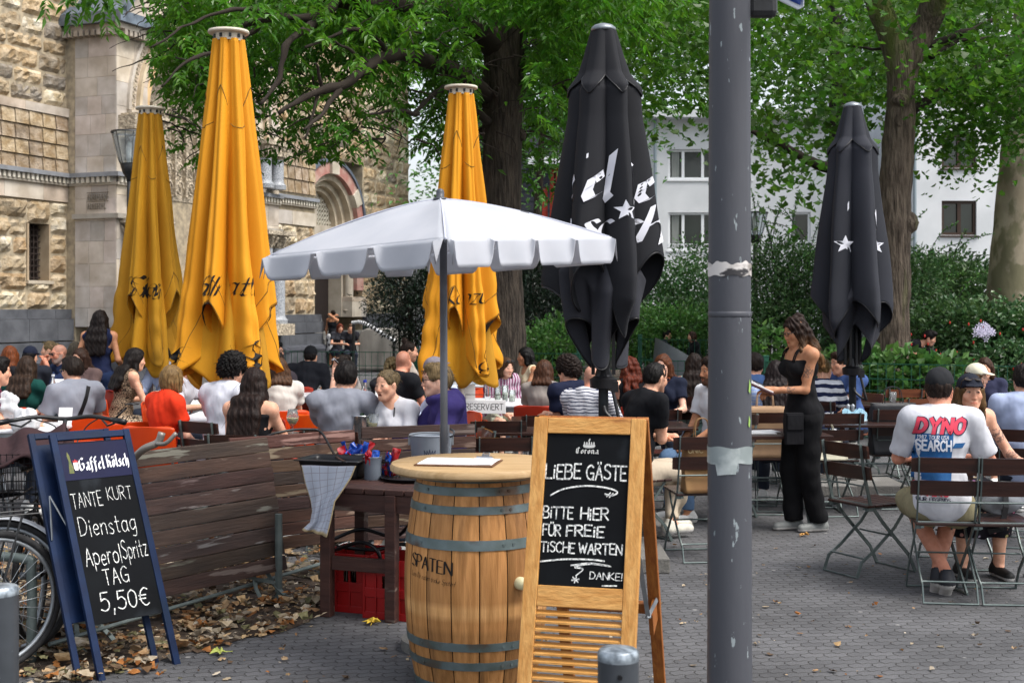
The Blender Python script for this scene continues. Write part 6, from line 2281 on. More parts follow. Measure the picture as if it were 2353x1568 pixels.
def shell_chair(mat, back=.80):
 t = empty('shell_chair', (0, 0, 0))
 def fn(u, v):
  prof = np.array([(.22, .425), (.20, .445), (.05, .44), (-.12, .435), (-.19, .45), (-.215, .52), (-.235, .64), (-.255, back - .02), (-.258, back)])
  k = v * (len(prof) - 1)
  i = min(len(prof) - 2, int(k))
  p = prof[i] + (prof[i + 1] - prof[i]) * (k - i)
  w_ = .215
  edge = abs(u - .5) * 2
  if v > .85:
   w_ -= .06 * ((v - .85) / .15) ** 2.5
  if v < .12:
   w_ -= .03 * ((.12 - v) / .12) ** 2
  y, z = p
  if v < .5:
   z += .03 * edge ** 4
  else:
   y += .04 * edge ** 2.5
  return ((u - .5) * 2 * w_, y, z)
 mb = MB()
 mb.grid(fn, 17, 40)
 mb.build('shell', mat, t, smooth=True, solid=.009)
 for sx in (-1, 1):
  for (y0, y1) in ((.13, .2), (-.12, -.23)):
   mb = MB()
   mb.tube([(sx * .13, y0, .43), (sx * .2, y1, .01)], .011, 8)
   mb.build('leg', steel, t, smooth=True)
 for y in (.13, -.12):
  mb = MB()
  mb.tube([(-.14, y, .425), (.14, y, .425)], .01, 8)
  mb.build('crossbar', steel, t, smooth=True)
 for sx in (-1, 1):
  mb = MB()
  mb.tube([(sx * .19, -.2, .47), (sx * .2, -.232, .6)], .011, 8)
  mb.build('back_tube', steel, t, smooth=True)
 return t
def place(proto, first, x, y, rz, label, group, cat='chair', z=0):
 o = copy_tree(proto) if proto.name in first else proto
 first.add(proto.name)
 o.location = (x, y, z)
 o.rotation_euler = (0, 0, rz)
 tag(o, label, cat, group)
 return o
DONE = set()
FOLD, FOLD_L, ORA, ORA2, REDC = folding_chair(), folding_chair(slat_o), shell_chair(orange), shell_chair(orange2), shell_chair(redsh)
GF, GO = 'brown slatted folding chairs on the terrace', 'orange plastic shell chairs on the terrace'
def chair(kind, x, y, face, label):
 pr, g_ = {'f': (FOLD, GF), 'l': (FOLD_L, GF), 'o': (ORA, GO), 'p': (ORA2, GO), 'r': (REDC, GO)}[kind]
 return place(pr, DONE, x, y, math.pi + R_(face), label, g_)
def white_table(x0, x1, y0, y1, rz, label, z=.74):
 t = empty('white_table', ((x0 + x1) / 2, (y0 + y1) / 2, 0), R_(rz), label, 'table', 'white terrace tables')
 w_, d_ = x1 - x0, y1 - y0
 mb = MB()
 mb.box((0, 0, z - .015), (w_, d_, .03))
 mb.build('tabletop', whitet, t, bevel=.012)
 mb = MB()
 mb.box((0, -d_ / 2 + .05, z - .055), (w_ - .1, .02, .05))
 mb.box((0, d_ / 2 - .05, z - .055), (w_ - .1, .02, .05))
 mb.build('apron', steel, t)
 for sx in (-1, 1):
  for sy in (-1, 1):
   mb = MB()
   mb.tube([(sx * (w_ / 2 - .08), sy * (d_ / 2 - .07), z - .03), (sx * (w_ / 2 - .05), sy * (d_ / 2 - .05), 0)], .016, 8)
   mb.build('leg', steel, t, smooth=True)
 return t
def slat_table(x, y, w_, d_, rz, label, z=.74):
 t = empty('slatted_table', (x, y, 0), R_(rz), label, 'table', 'brown slatted terrace tables')
 mb = MB()
 n = 8
 for k in range(n):
  mb.box((0, -d_ / 2 + (k + .5) * d_ / n, z - .012), (w_, d_ / n - .008, .024))
 for sx in (-1, 1):
  mb.box((sx * (w_ / 2 - .15), 0, z - .035), (.04, d_ - .02, .022))
 mb.build('tabletop', slat, t, bevel=.004)
 for sx in (-1, 1):
  mb = MB()
  for s_ in (-1, 1):
   mb.strip([(sx * (w_ / 2 - .16), s_ * d_ * .4, z - .05), (sx * (w_ / 2 - .16), s_ * d_ * .1, z * .55), (sx * (w_ / 2 - .16), -s_ * d_ * .38, .006)], .022, .01, (1, 0, 0))
  mb.tube([(sx * (w_ / 2 - .16), -d_ * .4, .008), (sx * (w_ / 2 - .16), d_ * .4, .008)], .008, 6)
  mb.build('leg_frame', gsteel, t)
 mb = MB()
 mb.tube([(-w_ / 2 + .16, 0, z * .52), (w_ / 2 - .16, 0, z * .52)], .008, 6)
 mb.build('crossbar', gsteel, t)
 return t
def wt(px0, px1, Y0, Y1, rz, label):
 Ym = (Y0 + Y1) / 2
 x0, x1 = (px0 - CX) * Ym / F, (px1 - CX) * Ym / F
 return white_table(x0, x1, Y0, Y1, rz, label)
wt(-60, 158, 10.35, 11.1, 4, 'white table at the left edge with a crumpled white bag on it')
wt(60, 200, 13.2, 14.2, 0, 'white table among the group at far left, glass jug on it')
wt(385, 470, 12.9, 13.7, 0, 'white table in front of the woman in the leopard dress')
wt(430, 520, 11.3, 12.2, 0, 'white table left of the curly haired man in the white tee')
wt(668, 800, 14.3, 15.6, -6, 'white table between the woman in cream and the man in the black jacket')
wt(785, 890, 11.6, 12.6, -4, 'white table behind the tall water bottle')
wt(1062, 1208, 13.0, 13.95, -5, 'white table with tall glasses before the woman in the striped shirt')
wt(1040, 1130, 16.2, 17.2, 0, 'white table with a cup by the pole of the middle parasol')
def st_(px, py, w_, d_, rz, label):
 Y = (CH - .74) * F / (py - HY)
 return slat_table((px - CX) * Y / F, Y, w_, d_, rz, label)
st_(930, 1012, 1.1, .6, 0, 'slatted table with drinks in front of the blond man in purple')
st_(1210, 985, .8, .6, 4, 'slatted table behind the two empty folding chairs right of the barrel')
st_(1200, 1018, .8, .6, 2, 'nearest slatted table, just behind the barrel table')
st_(1460, 975, .9, .65, 6, 'slatted table under the crossed arms of the man in black')
st_(1765, 992, .85, .6, 3, 'slatted table with papers between lamp post and waitress')
st_(2010, 968, 1.0, .6, 0, 'slatted table holding napkins beside the black paper bag')
st_(1560, 935, .9, .6, 0, 'slatted table in front of the woman with the long brown hair and mint top')
st_(1985, 925, .9, .6, 0, 'slatted table between the striped woman and the man in the blue polo')
st_(2290, 1068, .95, .6, 8, 'slatted table in front of the capped woman at right')
slat_table((650 - CX) * 9.95 / F, 9.95, .9, .6, 0, 'slatted table beyond the woman with very long brown hair')
st_(1280, 962, .8, .6, 0, 'slatted table in front of the man in the striped tee')
def ch_(kind, px, Y, face, label):
 return chair(kind, (px - CX) * Y / F, Y, face, label)
ch_('f', 1158, 8.95, 183, 'empty folding chair right of the barrel, nearer one of two')
ch_('f', 1143, 10.2, 182, 'empty folding chair right of the barrel, farther one of two')
ch_('f', 1255, 10.7, 182, 'folding chair seen from behind, left part of the pair before the striped man')
ch_('f', 1338, 10.6, 178, 'folding chair seen from behind below the white striped tee')
ch_('f', 1600, 9.0, 186, 'folding chair seen from behind, touching the lamp post on its left')
ch_('f', 2000, 8.5, 118, 'empty folding chair seen from the side, nearest right of the waitress')
ch_('f', 1905, 10.9, 185, 'folding chair with a cream handbag on its seat behind the waitress')
ch_('f', 2290, 7.75, 176, 'folding chair with a grey hip bag hanging on it, at the right edge')
ch_('f', 1750, 11.0, 182, 'folding chair carrying a brown paper bag right of the lamp post')
ch_('l', 2060, 14.0, 185, 'lighter brown folding chair before the green fence, left of the black cap')
ch_('l', 2105, 12.6, 185, 'lighter brown folding chair behind the black paper bag')
ch_('f', 2040, 11.3, 184, 'folding chair holding the black paper bag')
ch_('f', 1500, 11.3, 182, 'folding chair between the bearded man and the man in black')
ch_('o', 285, 10.6, 215, 'bright orange shell chair turned right, behind the handlebar')
ch_('o', 230, 9.2, 178, 'bright orange shell chair, its top showing just above the blue sign')
ch_('p', 740, 11.3, 170, 'light orange shell chair left of the dark haired man in grey')
ch_('p', 850, 13.0, 185, 'light orange shell chair behind the water bottle')
ch_('r', 690, 11.0, 120, 'red brown shell chair beside the woman in the cream tee')
# ------------------------------------------------------------------ people: one smooth body surface each, clothes and hair as further surfaces
class Vol:
 RH = None
 def __init__(s, lo, hi, h):
  s.h = h
  s.lo = np.array(lo, np.float32)
  n = np.ceil((np.array(hi) - s.lo) / h).astype(int) + 1
  s.ax = [s.lo[i] + h * np.arange(n[i], dtype=np.float32) for i in range(3)]
  s.val = np.full(tuple(n), .5, np.float32)
 def _sl(s, lo, hi):
  sl, g = [], []
  for i in range(3):
   a = max(0, int((lo[i] - s.lo[i]) / s.h))
   b_ = min(len(s.ax[i]), int((hi[i] - s.lo[i]) / s.h) + 2)
   if b_ <= a:
    return None, None
   sl.append(slice(a, b_))
   sh = [1, 1, 1]
   sh[i] = -1
   g.append(s.ax[i][a:b_].reshape(sh))
  return tuple(sl), g
 def _put(s, sl, d, k, sub):
  v = s.val[sl]
  if sub:
   a = -d
   hh = np.maximum(k - np.abs(v - a), 0) / k
   s.val[sl] = np.maximum(v, a) + hh * hh * k * .25
  else:
   hh = np.maximum(k - np.abs(v - d), 0) / k
   s.val[sl] = np.minimum(v, d) - hh * hh * k * .25
 def cap(s, a, b_, ra, rb=None, k=.02, sub=False, cut=None):
  rb = ra if rb is None else rb
  a, b_ = np.array(a, np.float32), np.array(b_, np.float32)
  m = max(ra, rb) + k + 2 * s.h
  sl, g = s._sl(np.minimum(a, b_) - m, np.maximum(a, b_) + m)
  if sl is None:
   return
  ab = b_ - a
  L2 = float(ab @ ab) + 1e-9
  q = [g[i] - a[i] for i in range(3)]
  t = (q[0] * ab[0] + q[1] * ab[1] + q[2] * ab[2]) / L2
  tc = np.clip(t, 0, 1)
  d = np.sqrt(sum((q[i] - tc * ab[i]) ** 2 for i in range(3))) - (ra + (rb - ra) * tc)
  if cut is not None:     # flat end at fraction cut
   d = np.maximum(d, (t - cut) * math.sqrt(L2))
  s._put(sl, d, k, sub)
 def ell(s, c, r, Rm=None, k=.02, sub=False):
  c = np.array(c, np.float32)
  r = np.array(r, np.float32) * (.93 if Rm is not None and Rm is Vol.RH else 1)
  m = float(r.max()) + k + 2 * s.h
  sl, g = s._sl(c - m, c + m)
  if sl is None:
   return
  q = [g[i] - c[i] for i in range(3)]
  if Rm is not None:
   q = [sum(float(Rm[j][i]) * q[j] for j in range(3)) for i in range(3)]
  k0 = np.sqrt(sum((q[i] / r[i]) ** 2 for i in range(3)))
  k1 = np.sqrt(sum((q[i] / r[i] ** 2) ** 2 for i in range(3)))
  s._put(sl, k0 * (k0 - 1) / np.maximum(k1, 1e-6), k, sub)
 def keep(s, n, p, k=0):
  """keep the side of the plane the normal points to"""
  d = sum((s.ax[i].reshape([-1 if j == i else 1 for j in range(3)]) - p[i]) * n[i] for i in range(3))
  s.val = np.maximum(s.val, -d)
 def nets(s):
  Fv = s.val
  S = Fv < 0
  n = [k - 1 for k in Fv.shape]
  def C(a):
   return tuple(slice(a[i], a[i] + n[i]) for i in range(3))
  cor = [(i, j, k) for i in (0, 1) for j in (0, 1) for k in (0, 1)]
  cnt = np.zeros(n, np.uint8)
  for c in cor:
   cnt += S[C(c)]
  ix = np.nonzero((cnt > 0) & (cnt < 8))
  idm = np.full(n, -1, np.int32)
  m = len(ix[0])
  idm[ix] = np.arange(m)
  acc = np.zeros((m, 3), np.float32)
  num = np.zeros(m, np.float32)
  fv = {c: Fv[ix[0] + c[0], ix[1] + c[1], ix[2] + c[2]] for c in cor}
  for a in cor:
   for i in range(3):
    if a[i]:
     continue
    b_ = tuple(1 if j == i else a[j] for j in range(3))
    v0, v1 = fv[a], fv[b_]
    x = (v0 < 0) != (v1 < 0)
    t = np.where(x, v0 / np.where(x, v0 - v1, 1), 0)
    p = np.array(a, np.float32)[None] * x[:, None]
    p[:, i] += t
    acc += p
    num += x
  v = s.lo + s.h * (np.stack(ix, 1) + acc / np.maximum(num, 1)[:, None])
  Q = []
  for i in range(3):
   j, k = (i + 1) % 3, (i + 2) % 3
   sl0, sl1 = [slice(1, -1)] * 3, [slice(1, -1)] * 3
   sl0[i], sl1[i] = slice(0, -1), slice(1, None)
   A, B = S[tuple(sl0)], S[tuple(sl1)]
   e = list(np.nonzero(A != B))
   ins = A[tuple(e)]
   e[j] = e[j] + 1
   e[k] = e[k] + 1
   def cell(dj, dk):
    c = list(e)
    c[j] = c[j] + dj
    c[k] = c[k] + dk
    return idm[tuple(c)]
   q = np.stack([cell(-1, -1), cell(0, -1), cell(0, 0), cell(-1, 0)], 1)
   q[~ins] = q[~ins][:, ::-1]
   Q.append(q)
  q = np.concatenate(Q)
  q = q[(q >= 0).all(1)]
  return v, q
def vnormals(v, q):
 n = np.cross(v[q[:, 2]] - v[q[:, 0]], v[q[:, 3]] - v[q[:, 1]])
 o = np.zeros_like(v)
 for i in range(4):
  np.add.at(o, q[:, i], n)
 return norm(o)
def smooth_v(v, q, it=1, w=.5):
 for _ in range(it):
  acc = np.zeros_like(v)
  c = np.zeros(len(v), np.float32)
  for i in range(4):
   for j in ((i + 1) % 4, (i + 3) % 4):
    np.add.at(acc, q[:, i], v[q[:, j]])
    np.add.at(c, q[:, i], 1)
  v = v * (1 - w) + acc / np.maximum(c, 1)[:, None] * w
 return v
def rx(a):
 a = R_(a)
 return np.array([[1, 0, 0], [0, math.cos(a), -math.sin(a)], [0, math.sin(a), math.cos(a)]])
def ry(a):
 a = R_(a)
 return np.array([[math.cos(a), 0, math.sin(a)], [0, 1, 0], [-math.sin(a), 0, math.cos(a)]])
def rz_(a):
 a = R_(a)
 return np.array([[math.cos(a), -math.sin(a), 0], [math.sin(a), math.cos(a), 0], [0, 0, 1]])
skin_m = M('skin', '#ffffff', '#efe4de', rough=.55, sc=30, attr=True, spec=.35)
hair_m = M('hair', '#b9b9b9', '#8c8c8c', rough=.55, sc=60, st=(1, 1, .2), attr=True, spec=.22, bump=.3, bs=120)
SKIN = {'f': '#d9a78c', 't': '#b98564', 'd': '#7a4f38', 'p': '#e0b39c', 'r': '#cf9077'}
CL = {}
def cloth(c, kind='plain'):
 key = 'cloth_%s_%s' % (c.strip('#'), kind)
 if key in MATS:
  return MATS[key]
 k_ = .9 if min(int(c[i:i + 2], 16) for i in (1, 3, 5)) > 190 else 1
 c = '#' + ''.join('%02x' % int(int(c[i:i + 2], 16) * k_) for i in (1, 3, 5))
 m = M(key, c, tuple(int(int(c[i:i + 2], 16) * .95) for i in (1, 3, 5)), rough=.9, sc=9, bump=.45, bs=7, bst=(1.5, 1.5, .8), bd=.04, bdet=2, spec=.2)
 N, L = m.node_tree.nodes, m.node_tree.links
 b = N["Principled BSDF"]
 tc = [n for n in N if n.type == 'TEX_COORD'][0]
 def out(fac, c1, c2):
  x = N.new("ShaderNodeMix")
  x.data_type = 'RGBA'
  L.new(fac, x.inputs[0])
  x.inputs[6].default_value = (*lin(c1), 1)
  x.inputs[7].default_value = (*lin(c2), 1)
  L.new(x.outputs[2], b.inputs['Base Color'])
 if kind.startswith('stripe'):
  _, c2, per, duty = kind.split(',')
  sx = N.new("ShaderNodeSeparateXYZ")
  L.new(tc.outputs['Object'], sx.inputs[0])
  w_ = N.new("ShaderNodeMath")
  w_.operation = 'MULTIPLY'
  w_.inputs[1].default_value = 1 / float(per)
  ns = N.new("ShaderNodeTexNoise")
  ns.inputs['Scale'].default_value = 7
  L.new(tc.outputs['Object'], ns.inputs['Vector'])
  ad = N.new("ShaderNodeMath")
  ad.operation = 'MULTIPLY_ADD'
  ad.inputs[1].default_value = .05
  L.new(ns.outputs[0], ad.inputs[0])
  L.new(sx.outputs[2], ad.inputs[2])
  L.new(ad.outputs[0], w_.inputs[0])
  f_ = N.new("ShaderNodeMath")
  f_.operation = 'FRACT'
  L.new(w_.outputs[0], f_.inputs[0])
  g_ = N.new("ShaderNodeMath")
  g_.operation = 'LESS_THAN'
  g_.inputs[1].default_value = float(duty)
  L.new(f_.outputs[0], g_.inputs[0])
  out(g_.outputs[0], c, c2)
 elif kind.startswith('vstripe'):
  _, c2, per = kind.split(',')
  wv = N.new("ShaderNodeTexWave")
  wv.bands_direction = 'X'
  wv.inputs['Scale'].default_value = float(per)
  wv.inputs['Distortion'].default_value = 2.5
  wv.inputs['Detail'].default_value = 3
  L.new(tc.outputs['Object'], wv.inputs['Vector'])
  r_ = N.new("ShaderNodeMapRange")
  r_.inputs[1].default_value, r_.inputs[2].default_value = .45, .6
  L.new(wv.outputs[1], r_.inputs[0])
  out(r_.outputs[0], c, c2)
 elif kind.startswith('spots'):
  _, c2, sc, th = kind.split(',')
  vo = N.new("ShaderNodeTexVoronoi")
  vo.feature = 'DISTANCE_TO_EDGE' if float(th) < 0 else 'F1'
  vo.inputs['Scale'].default_value = float(sc)
  L.new(tc.outputs['Object'], vo.inputs['Vector'])
  r_ = N.new("ShaderNodeMapRange")
  t = abs(float(th))
  r_.inputs[1].default_value, r_.inputs[2].default_value = t * .85, t
  L.new(vo.outputs[0], r_.inputs[0])
  out(r_.outputs[0], c2, c)
 elif kind.startswith('floral'):
  vo = N.new("ShaderNodeTexVoronoi")
  vo.inputs['Scale'].default_value = 22
  L.new(tc.outputs['Object'], vo.inputs['Vector'])
  hs = N.new("ShaderNodeMix")
  hs.data_type = 'RGBA'
  r_ = N.new("ShaderNodeMapRange")
  r_.inputs[1].default_value, r_.inputs[2].default_value = .22, .3
  r_.inputs[3].default_value, r_.inputs[4].default_value = 1, 0
  L.new(vo.outputs[0], r_.inputs[0])
  L.new(r_.outputs[0], hs.inputs[0])
  hs.inputs[6].default_value = (*lin(c), 1)
  gm = N.new("ShaderNodeMix")
  gm.data_type = 'RGBA'
  gm.inputs[0].default_value = .75
  L.new(vo.outputs[1], gm.inputs[6])
  gm.inputs[7].default_value = (*lin('#b06a72'), 1)
  L.new(gm.outputs[2], hs.inputs[7])
  L.new(hs.outputs[2], b.inputs['Base Color'])
 return m
NP_ = 0
def person(label, px, py, Y, face, pose='sit', sex='m', lean=6, twist=0, hd=(0, 0, 0), skin='f', hair=('short', '#2a1f18'), top=None, bottom=('trousers', '#2f3440'),
  arms=('table', 'table'), legs='sit', shoes='#d8d8d4', h=.009, glasses=None, cap=None, beard=None, seat='f', width=1.0, mouth=0, tattoo=(), seat_label=None, shades=None, chair_face=None, s=None, group=None, grip=(), strap=None):
 """px, py: where the crown of the head sits in the photograph; Y: distance; face: 0 looks at the lens, 90 to the right of the picture, 180 away"""
 global NP_
 NP_ += 1
 rr_ = random.Random(NP_ * 13)
 fem = sex == 'f'
 top = dict(top or {})
 stand = pose == 'stand'
 # --- skeleton in metres for a 1.72 m body
 hip = np.array([0, 0, .90 if stand else .53])
 T1, T2, T3 = rx(-lean * .7), rx(-lean), rx(-lean * 1.2)
 Rt = T2 @ rz_(twist)
 up_ = np.array([0, 0, 1.0])
 waist = hip + T1 @ up_ * .17
 chest = waist + T2 @ up_ * .20
 neck = chest + T3 @ up_ * .18
 sw_ = (.158 if fem else .178) * width
 sh = {k: chest + T2 @ up_ * .125 + Rt @ np.array([k * sw_, -.01, 0]) for k in (-1, 1)}
 Rh = rz_(hd[0] + twist) @ rx(-lean * .3 - hd[1]) @ ry(hd[2])
 skull = neck + T3 @ up_ * .06 + np.array([0, .02 + .004 * lean * .3, .055])
 hc = skull + Rh @ np.array([0, .012, .012])
 Vol.RH = Rh
 H = lambda x, y, z: hc + Rh @ (np.array([x, y, z]) * .93)
 padz = {'curly': .035, 'bald': 0, 'buzz': .002, 'bun': .012, 'short': .016}.get(hair[0], .014)
 if cap:
  padz = .018
 ztop = hc[2] + .110 + padz
 tgt = CH - (py - HY) * Y / F
 if s is None:
  s = float(np.clip(tgt / ztop, .8, 1.12))
 # --- limbs
 ua, fa = .28, .25
 A = {}
 presets = {'table': (.13, .40, .76), 'lap': (.09, .30, .64), 'side': (.235, .03, .84), 'cross': (-.06, .30, .77), 'wide': (.24, .36, .76), 'forward': (.1, .46, .80), 'back': (.2, -.05, .62)}
 for k, a in zip((-1, 1), arms):
  if isinstance(a, str):
   x, y, z = presets[a]
   if stand and a == 'side':
    z = .84
   tg = np.array([k * x, y, z])
   if a == 'cross':
    tg = np.array([-k * .07, .28 + .03 * k, .77 + .02 * k])
  elif a[0] == 'h':      # relative to the head
   tg = H(*a[1:])
  else:
   tg = np.array(a, float)
  S_ = sh[k]
  d = tg - S_
  L = np.linalg.norm(d)
  if L > (ua + fa) * .985:
   d *= (ua + fa) * .985 / L
   L = (ua + fa) * .985
   tg = S_ + d
  u_ = d / L
  aa = (ua * ua - fa * fa + L * L) / (2 * L)
  hh = math.sqrt(max(0, ua * ua - aa * aa))
  hint = np.array([k * .55, -.35, -.8]) if not stand else np.array([k * .25, -.9, -.3])
  pp = hint - u_ * (hint @ u_)
  pp /= np.linalg.norm(pp)
  A[k] = (S_, S_ + u_ * aa + pp * hh, tg)
 Lg = {}
 for k in (-1, 1):
  hj = hip + np.array([k * .09, 0, -.03])
  if stand:
   sp = .085 if not fem else .07
   st_off = {'stand': (0, 0), 'walk': (.07 * k, .03 * k)}.get(legs, (0, 0))
   Lg[k] = (hj, np.array([k * sp, .03 + st_off[0] * .5, .48]), np.array([k * sp, -.03 + st_off[0], .085]))
  elif legs == 'cross':
   Lg[k] = (hj, np.array([k * .11, .42, .50]), np.array([-k * .08, .34 + .05 * k, .12]))
  elif legs == 'tuck':
   Lg[k] = (hj, np.array([k * .13, .40, .50]), np.array([-k * .02, .02 + .03 * k, .13]))
  else:
   Lg[k] = (hj, np.array([k * .12, .43, .50]), np.array([k * .12, .40, .085]))
 rU = (.040, .033) if fem else (.047, .038)
 rF = (.034, .023) if fem else (.038, .027)
 rT = (.082, .056) if not fem else (.084, .056)
 rC = (.054, .035)
 def torso(V, g, k=.05, chest_only=False):
  V.ell(chest + T2 @ np.array([0, .0, .03]), (.155 * width + g, .112 + g, .17 + g), Rt, k)
  V.ell(waist, ((.125 if fem else .148) * width + g, .10 + g, .14 + g), T1, k)
  V.ell(hip + np.array([0, -.01, .02]), ((.165 if fem else .16) * width + g, .12 + g, .125 + g), T1, k)
  V.cap(sh[-1], sh[1], .05 + g, .05 + g, k)
  if fem:
   for kx in (-1, 1):
    V.ell(chest + Rt @ np.array([kx * .07, .085, .015]), (.06 + g * .6, .055 + g * .6, .06 + g * .6), Rt, .03)
 def bounds(pts, m):
  p = np.array(pts)
  return p.min(0) - m, p.max(0) + m
 allp = [hip, waist, chest, neck, H(.1, .12, .14), H(-.1, -.12, .14)] + [p for k in A for p in A[k]] + [A[k][2] + (A[k][2] - A[k][1]) * .5 for k in A] + [p for k in Lg for p in Lg[k]] + [Lg[k][2] + np.array([0, .18, -.09]) for k in Lg]
 lo, hi = bounds(allp, .17)
 lo[2] = -.02
 V = Vol(lo, hi, h)
 torso(V, 0)
 for k in (-1, 1):
  S_, E_, W_ = A[k]
  V.cap(neck + np.array([0, -.01, -.01]), S_, .045, .04, .05)
  V.cap(S_, E_, rU[0], rU[1], .03)
  V.cap(E_, W_, rF[0], rF[1], .015)
  fd = (W_ - E_) / np.linalg.norm(W_ - E_)
  V.cap(W_, W_ + fd * .06, .026, .031, .02)
  hj, kn, an = Lg[k]
  V.cap(hj, kn, rT[0], rT[1], .04)
  V.cap(kn, an, rC[0], rC[1], .02)
  V.cap(an + (kn - an) * .7 + np.array([0, -.012, 0]), an + (kn - an) * .35, .045, .03, .03)
  fdir = np.array([0, 1.0, 0]) if not (legs == 'tuck') else np.array([0, .35, -.9])
  V.cap(an + np.array([0, -.03, -.035]), an + fdir * .15 + np.array([0, 0, -.05 if legs != 'tuck' else 0]), .036, .026, .02)
 nb = neck + np.array([0, 0, -.02])
 V.cap(nb, H(0, -.022, -.05), .048 if fem else .057, .046 if fem else .054, .035)
 V.ell(H(0, -.012, .03), (.074, .094, .088), Rh, .02)
 V.ell(H(0, .026, -.035), (.058 - .004 * fem, .062, .078), Rh, .03)
 V.ell(H(0, .062, -.098), (.020 if fem else .03, .022 if fem else .024, .018), Rh, .03)
 for kx in (-1, 1):
  V.cap(H(kx * .052, .0, -.05), H(kx * .018, .062, -.096), .024, .016, .03)       # jaw
  V.ell(H(kx * .040, .064, -.024), (.024, .018, .022), Rh, .03)
  V.ell(H(kx * .076, -.008, -.012), (.009, .021, .032), Rh, .008)    # ear
  V.ell(H(kx * .032, .099, .010), (.017, .014, .011), Rh, .016, True)    # socket
  if not fem:
   V.cap(H(kx * .012, .084, .032), H(kx * .044, .072, .034), .010, .008, .016)
  V.ell(H(kx * .032, .082, .009), (.013, .012, .010), Rh, .004)      # eyeball
  V.ell(H(kx * .010, .094, -.036), (.010, .011, .009), Rh, .008)
 V.cap(H(0, .084, .018), H(0, .107 - .006 * fem, -.03), .009 - .002 * fem, .0115 - .002 * fem, .012)
 V.ell(H(0, .083, -.060), (.026, .014, .008), Rh, .012)
 V.ell(H(0, .080, -.074), (.023, .014, .009), Rh, .012)
 if mouth:
  V.ell(H(0, .095, -.068), (.016, .012, .006 + .008 * mouth), Rh, .006, True)
 v, q = V.nets()
 v = smooth_v(v, q, 1, .35)
 # --- colours
 sk = np.array(lin(SKIN.get(skin, skin)))
 hcol = np.array(lin(hair[1]))
 c = np.repeat(sk[None], len(v), 0)
 L_ = (v - hc) @ Rh / .93
 x, y, z = np.abs(L_[:, 0]), L_[:, 1], L_[:, 2]
 near = (x < .1) & (np.abs(y) < .14) & (np.abs(z) < .15)
 front = near & (y > .04)
 def blend(m, col, f):
  c[m] = c[m] * (1 - f) + np.array(col) * f
 def ellm(cx, cz, ax_, az):
  return front & (((x - cx) / ax_) ** 2 + ((z - cz) / az) ** 2 < 1)
 blend(ellm(.042, -.022, .024, .02), sk * np.array([1.05, .74, .68]), .22)
 blend(front & (y > .095) & (z < -.01) & (z > -.05), sk * np.array([1.02, .74, .68]), .3)
 if beard:
  bm = near & (z < -.042) & (y > .0) & (z > -.14) & ~ellm(0, -.067, .024, .009) & ((z < -.055) | (x < .036) | (y < .05))
  bm |= near & (y > -.01) & (y < .035) & (z < .0) & (z > -.1) & (x > .055)
  blend(bm, lin(beard[0]), beard[1])
 blend(ellm(0, -.067, .023, .0105), sk * np.array([.86, .46, .44]), .75)
 if mouth:
  blend(ellm(0, -.068, .014, .004 + .007 * mouth), (.02, .008, .008), .9)
 blend(front & (np.abs(z - .034 + (x - .03) * .15) < .0045) & (x > .015) & (x < .046), hcol * .6 + .02, .6 - .15 * fem)
 blend(ellm(.032, .0105, .0145, .0072), (.06, .04, .032), .55)
 blend(ellm(.032, .009, .0115, .005), (.42, .40, .38), .6)
 blend(ellm(.032, .010, .0066, .0062), (.035, .026, .022), .9)
 if hair[0] == 'buzz':
  bm = near & (z > .03) & ~((y > .06) & (z < .085)) | near & (y < -.02) & (z > -.05)
  blend(bm, hcol, .45)
 for (tp, tr) in tattoo:
  P_ = {'rua': (A[1][0] * .5 + A[1][1] * .5), 'lua': (A[-1][0] * .5 + A[-1][1] * .5), 'rfa': (A[1][1] * .5 + A[1][2] * .5), 'lfa': (A[-1][1] * .5 + A[-1][2] * .5)}[tp]
  dd = np.linalg.norm(v - P_, axis=1) + .018 * vnoise(v * 60, 3)
  tm = (dd < tr) & (vnoise(v * 90, 8) > -.15)
  blend(tm, (.05, .055, .06), .7)
 c *= (1 + .05 * vnoise(v * 22, 2))[:, None]
 # --- fingers
 mb = MB()
 for k in (-1, 1):
  S_, E_, W_ = A[k]
  fd = (W_ - E_) / np.linalg.norm(W_ - E_)
  lat = np.cross(fd, np.array([0, 0, 1.0]))
  lat /= max(1e-6, np.linalg.norm(lat))
  dn = np.cross(lat, fd)
  dn = -dn if dn[2] > 0 else dn
  curl = .9 if k in grip else .38
  for i, (off, ln) in enumerate(((-.024, .068), (-.008, .078), (.008, .074), (.023, .058))):
   p0 = W_ + fd * .062 + lat * off
   d1 = fd + dn * curl * .5
   d2 = fd * .8 + dn * curl * 1.2
   d3 = fd * .45 + dn * curl * 2.2
   p1 = p0 + d1 / np.linalg.norm(d1) * ln * .48
   p2 = p1 + d2 / np.linalg.norm(d2) * ln * .32
   p3 = p2 + d3 / np.linalg.norm(d3) * ln * .25
   mb.tube([p0 - fd * .02, p0, p1, p2, p3], [.0095, .0095, .0088, .0080, .006], 6)
  sgn = -k
  p0 = W_ + fd * .018 + lat * sgn * .024
  d1 = fd * .75 + lat * sgn * .6 + dn * .3
  p1 = p0 + d1 / np.linalg.norm(d1) * .04
  d2 = fd * .95 + lat * sgn * .15 + dn * .4
  mb.tube([p0, p1, p1 + d2 / np.linalg.norm(d2) * .03], [.012, .0105, .007], 6)
 fv, fc = np.array(mb.v, np.float32), np.repeat(sk[None] * np.array([[1, .93, .9]]), len(mb.v), 0)
 faces = [tuple(f) for f in q.tolist()] + [tuple(i + len(v) for i in f) for f in mb.f]
 me = rawmesh('person', np.concatenate([v, fv]) * s, faces, skin_m, np.concatenate([c, fc]), True)
 # --- place so that the head is where it belongs
 th = math.pi + R_(face)
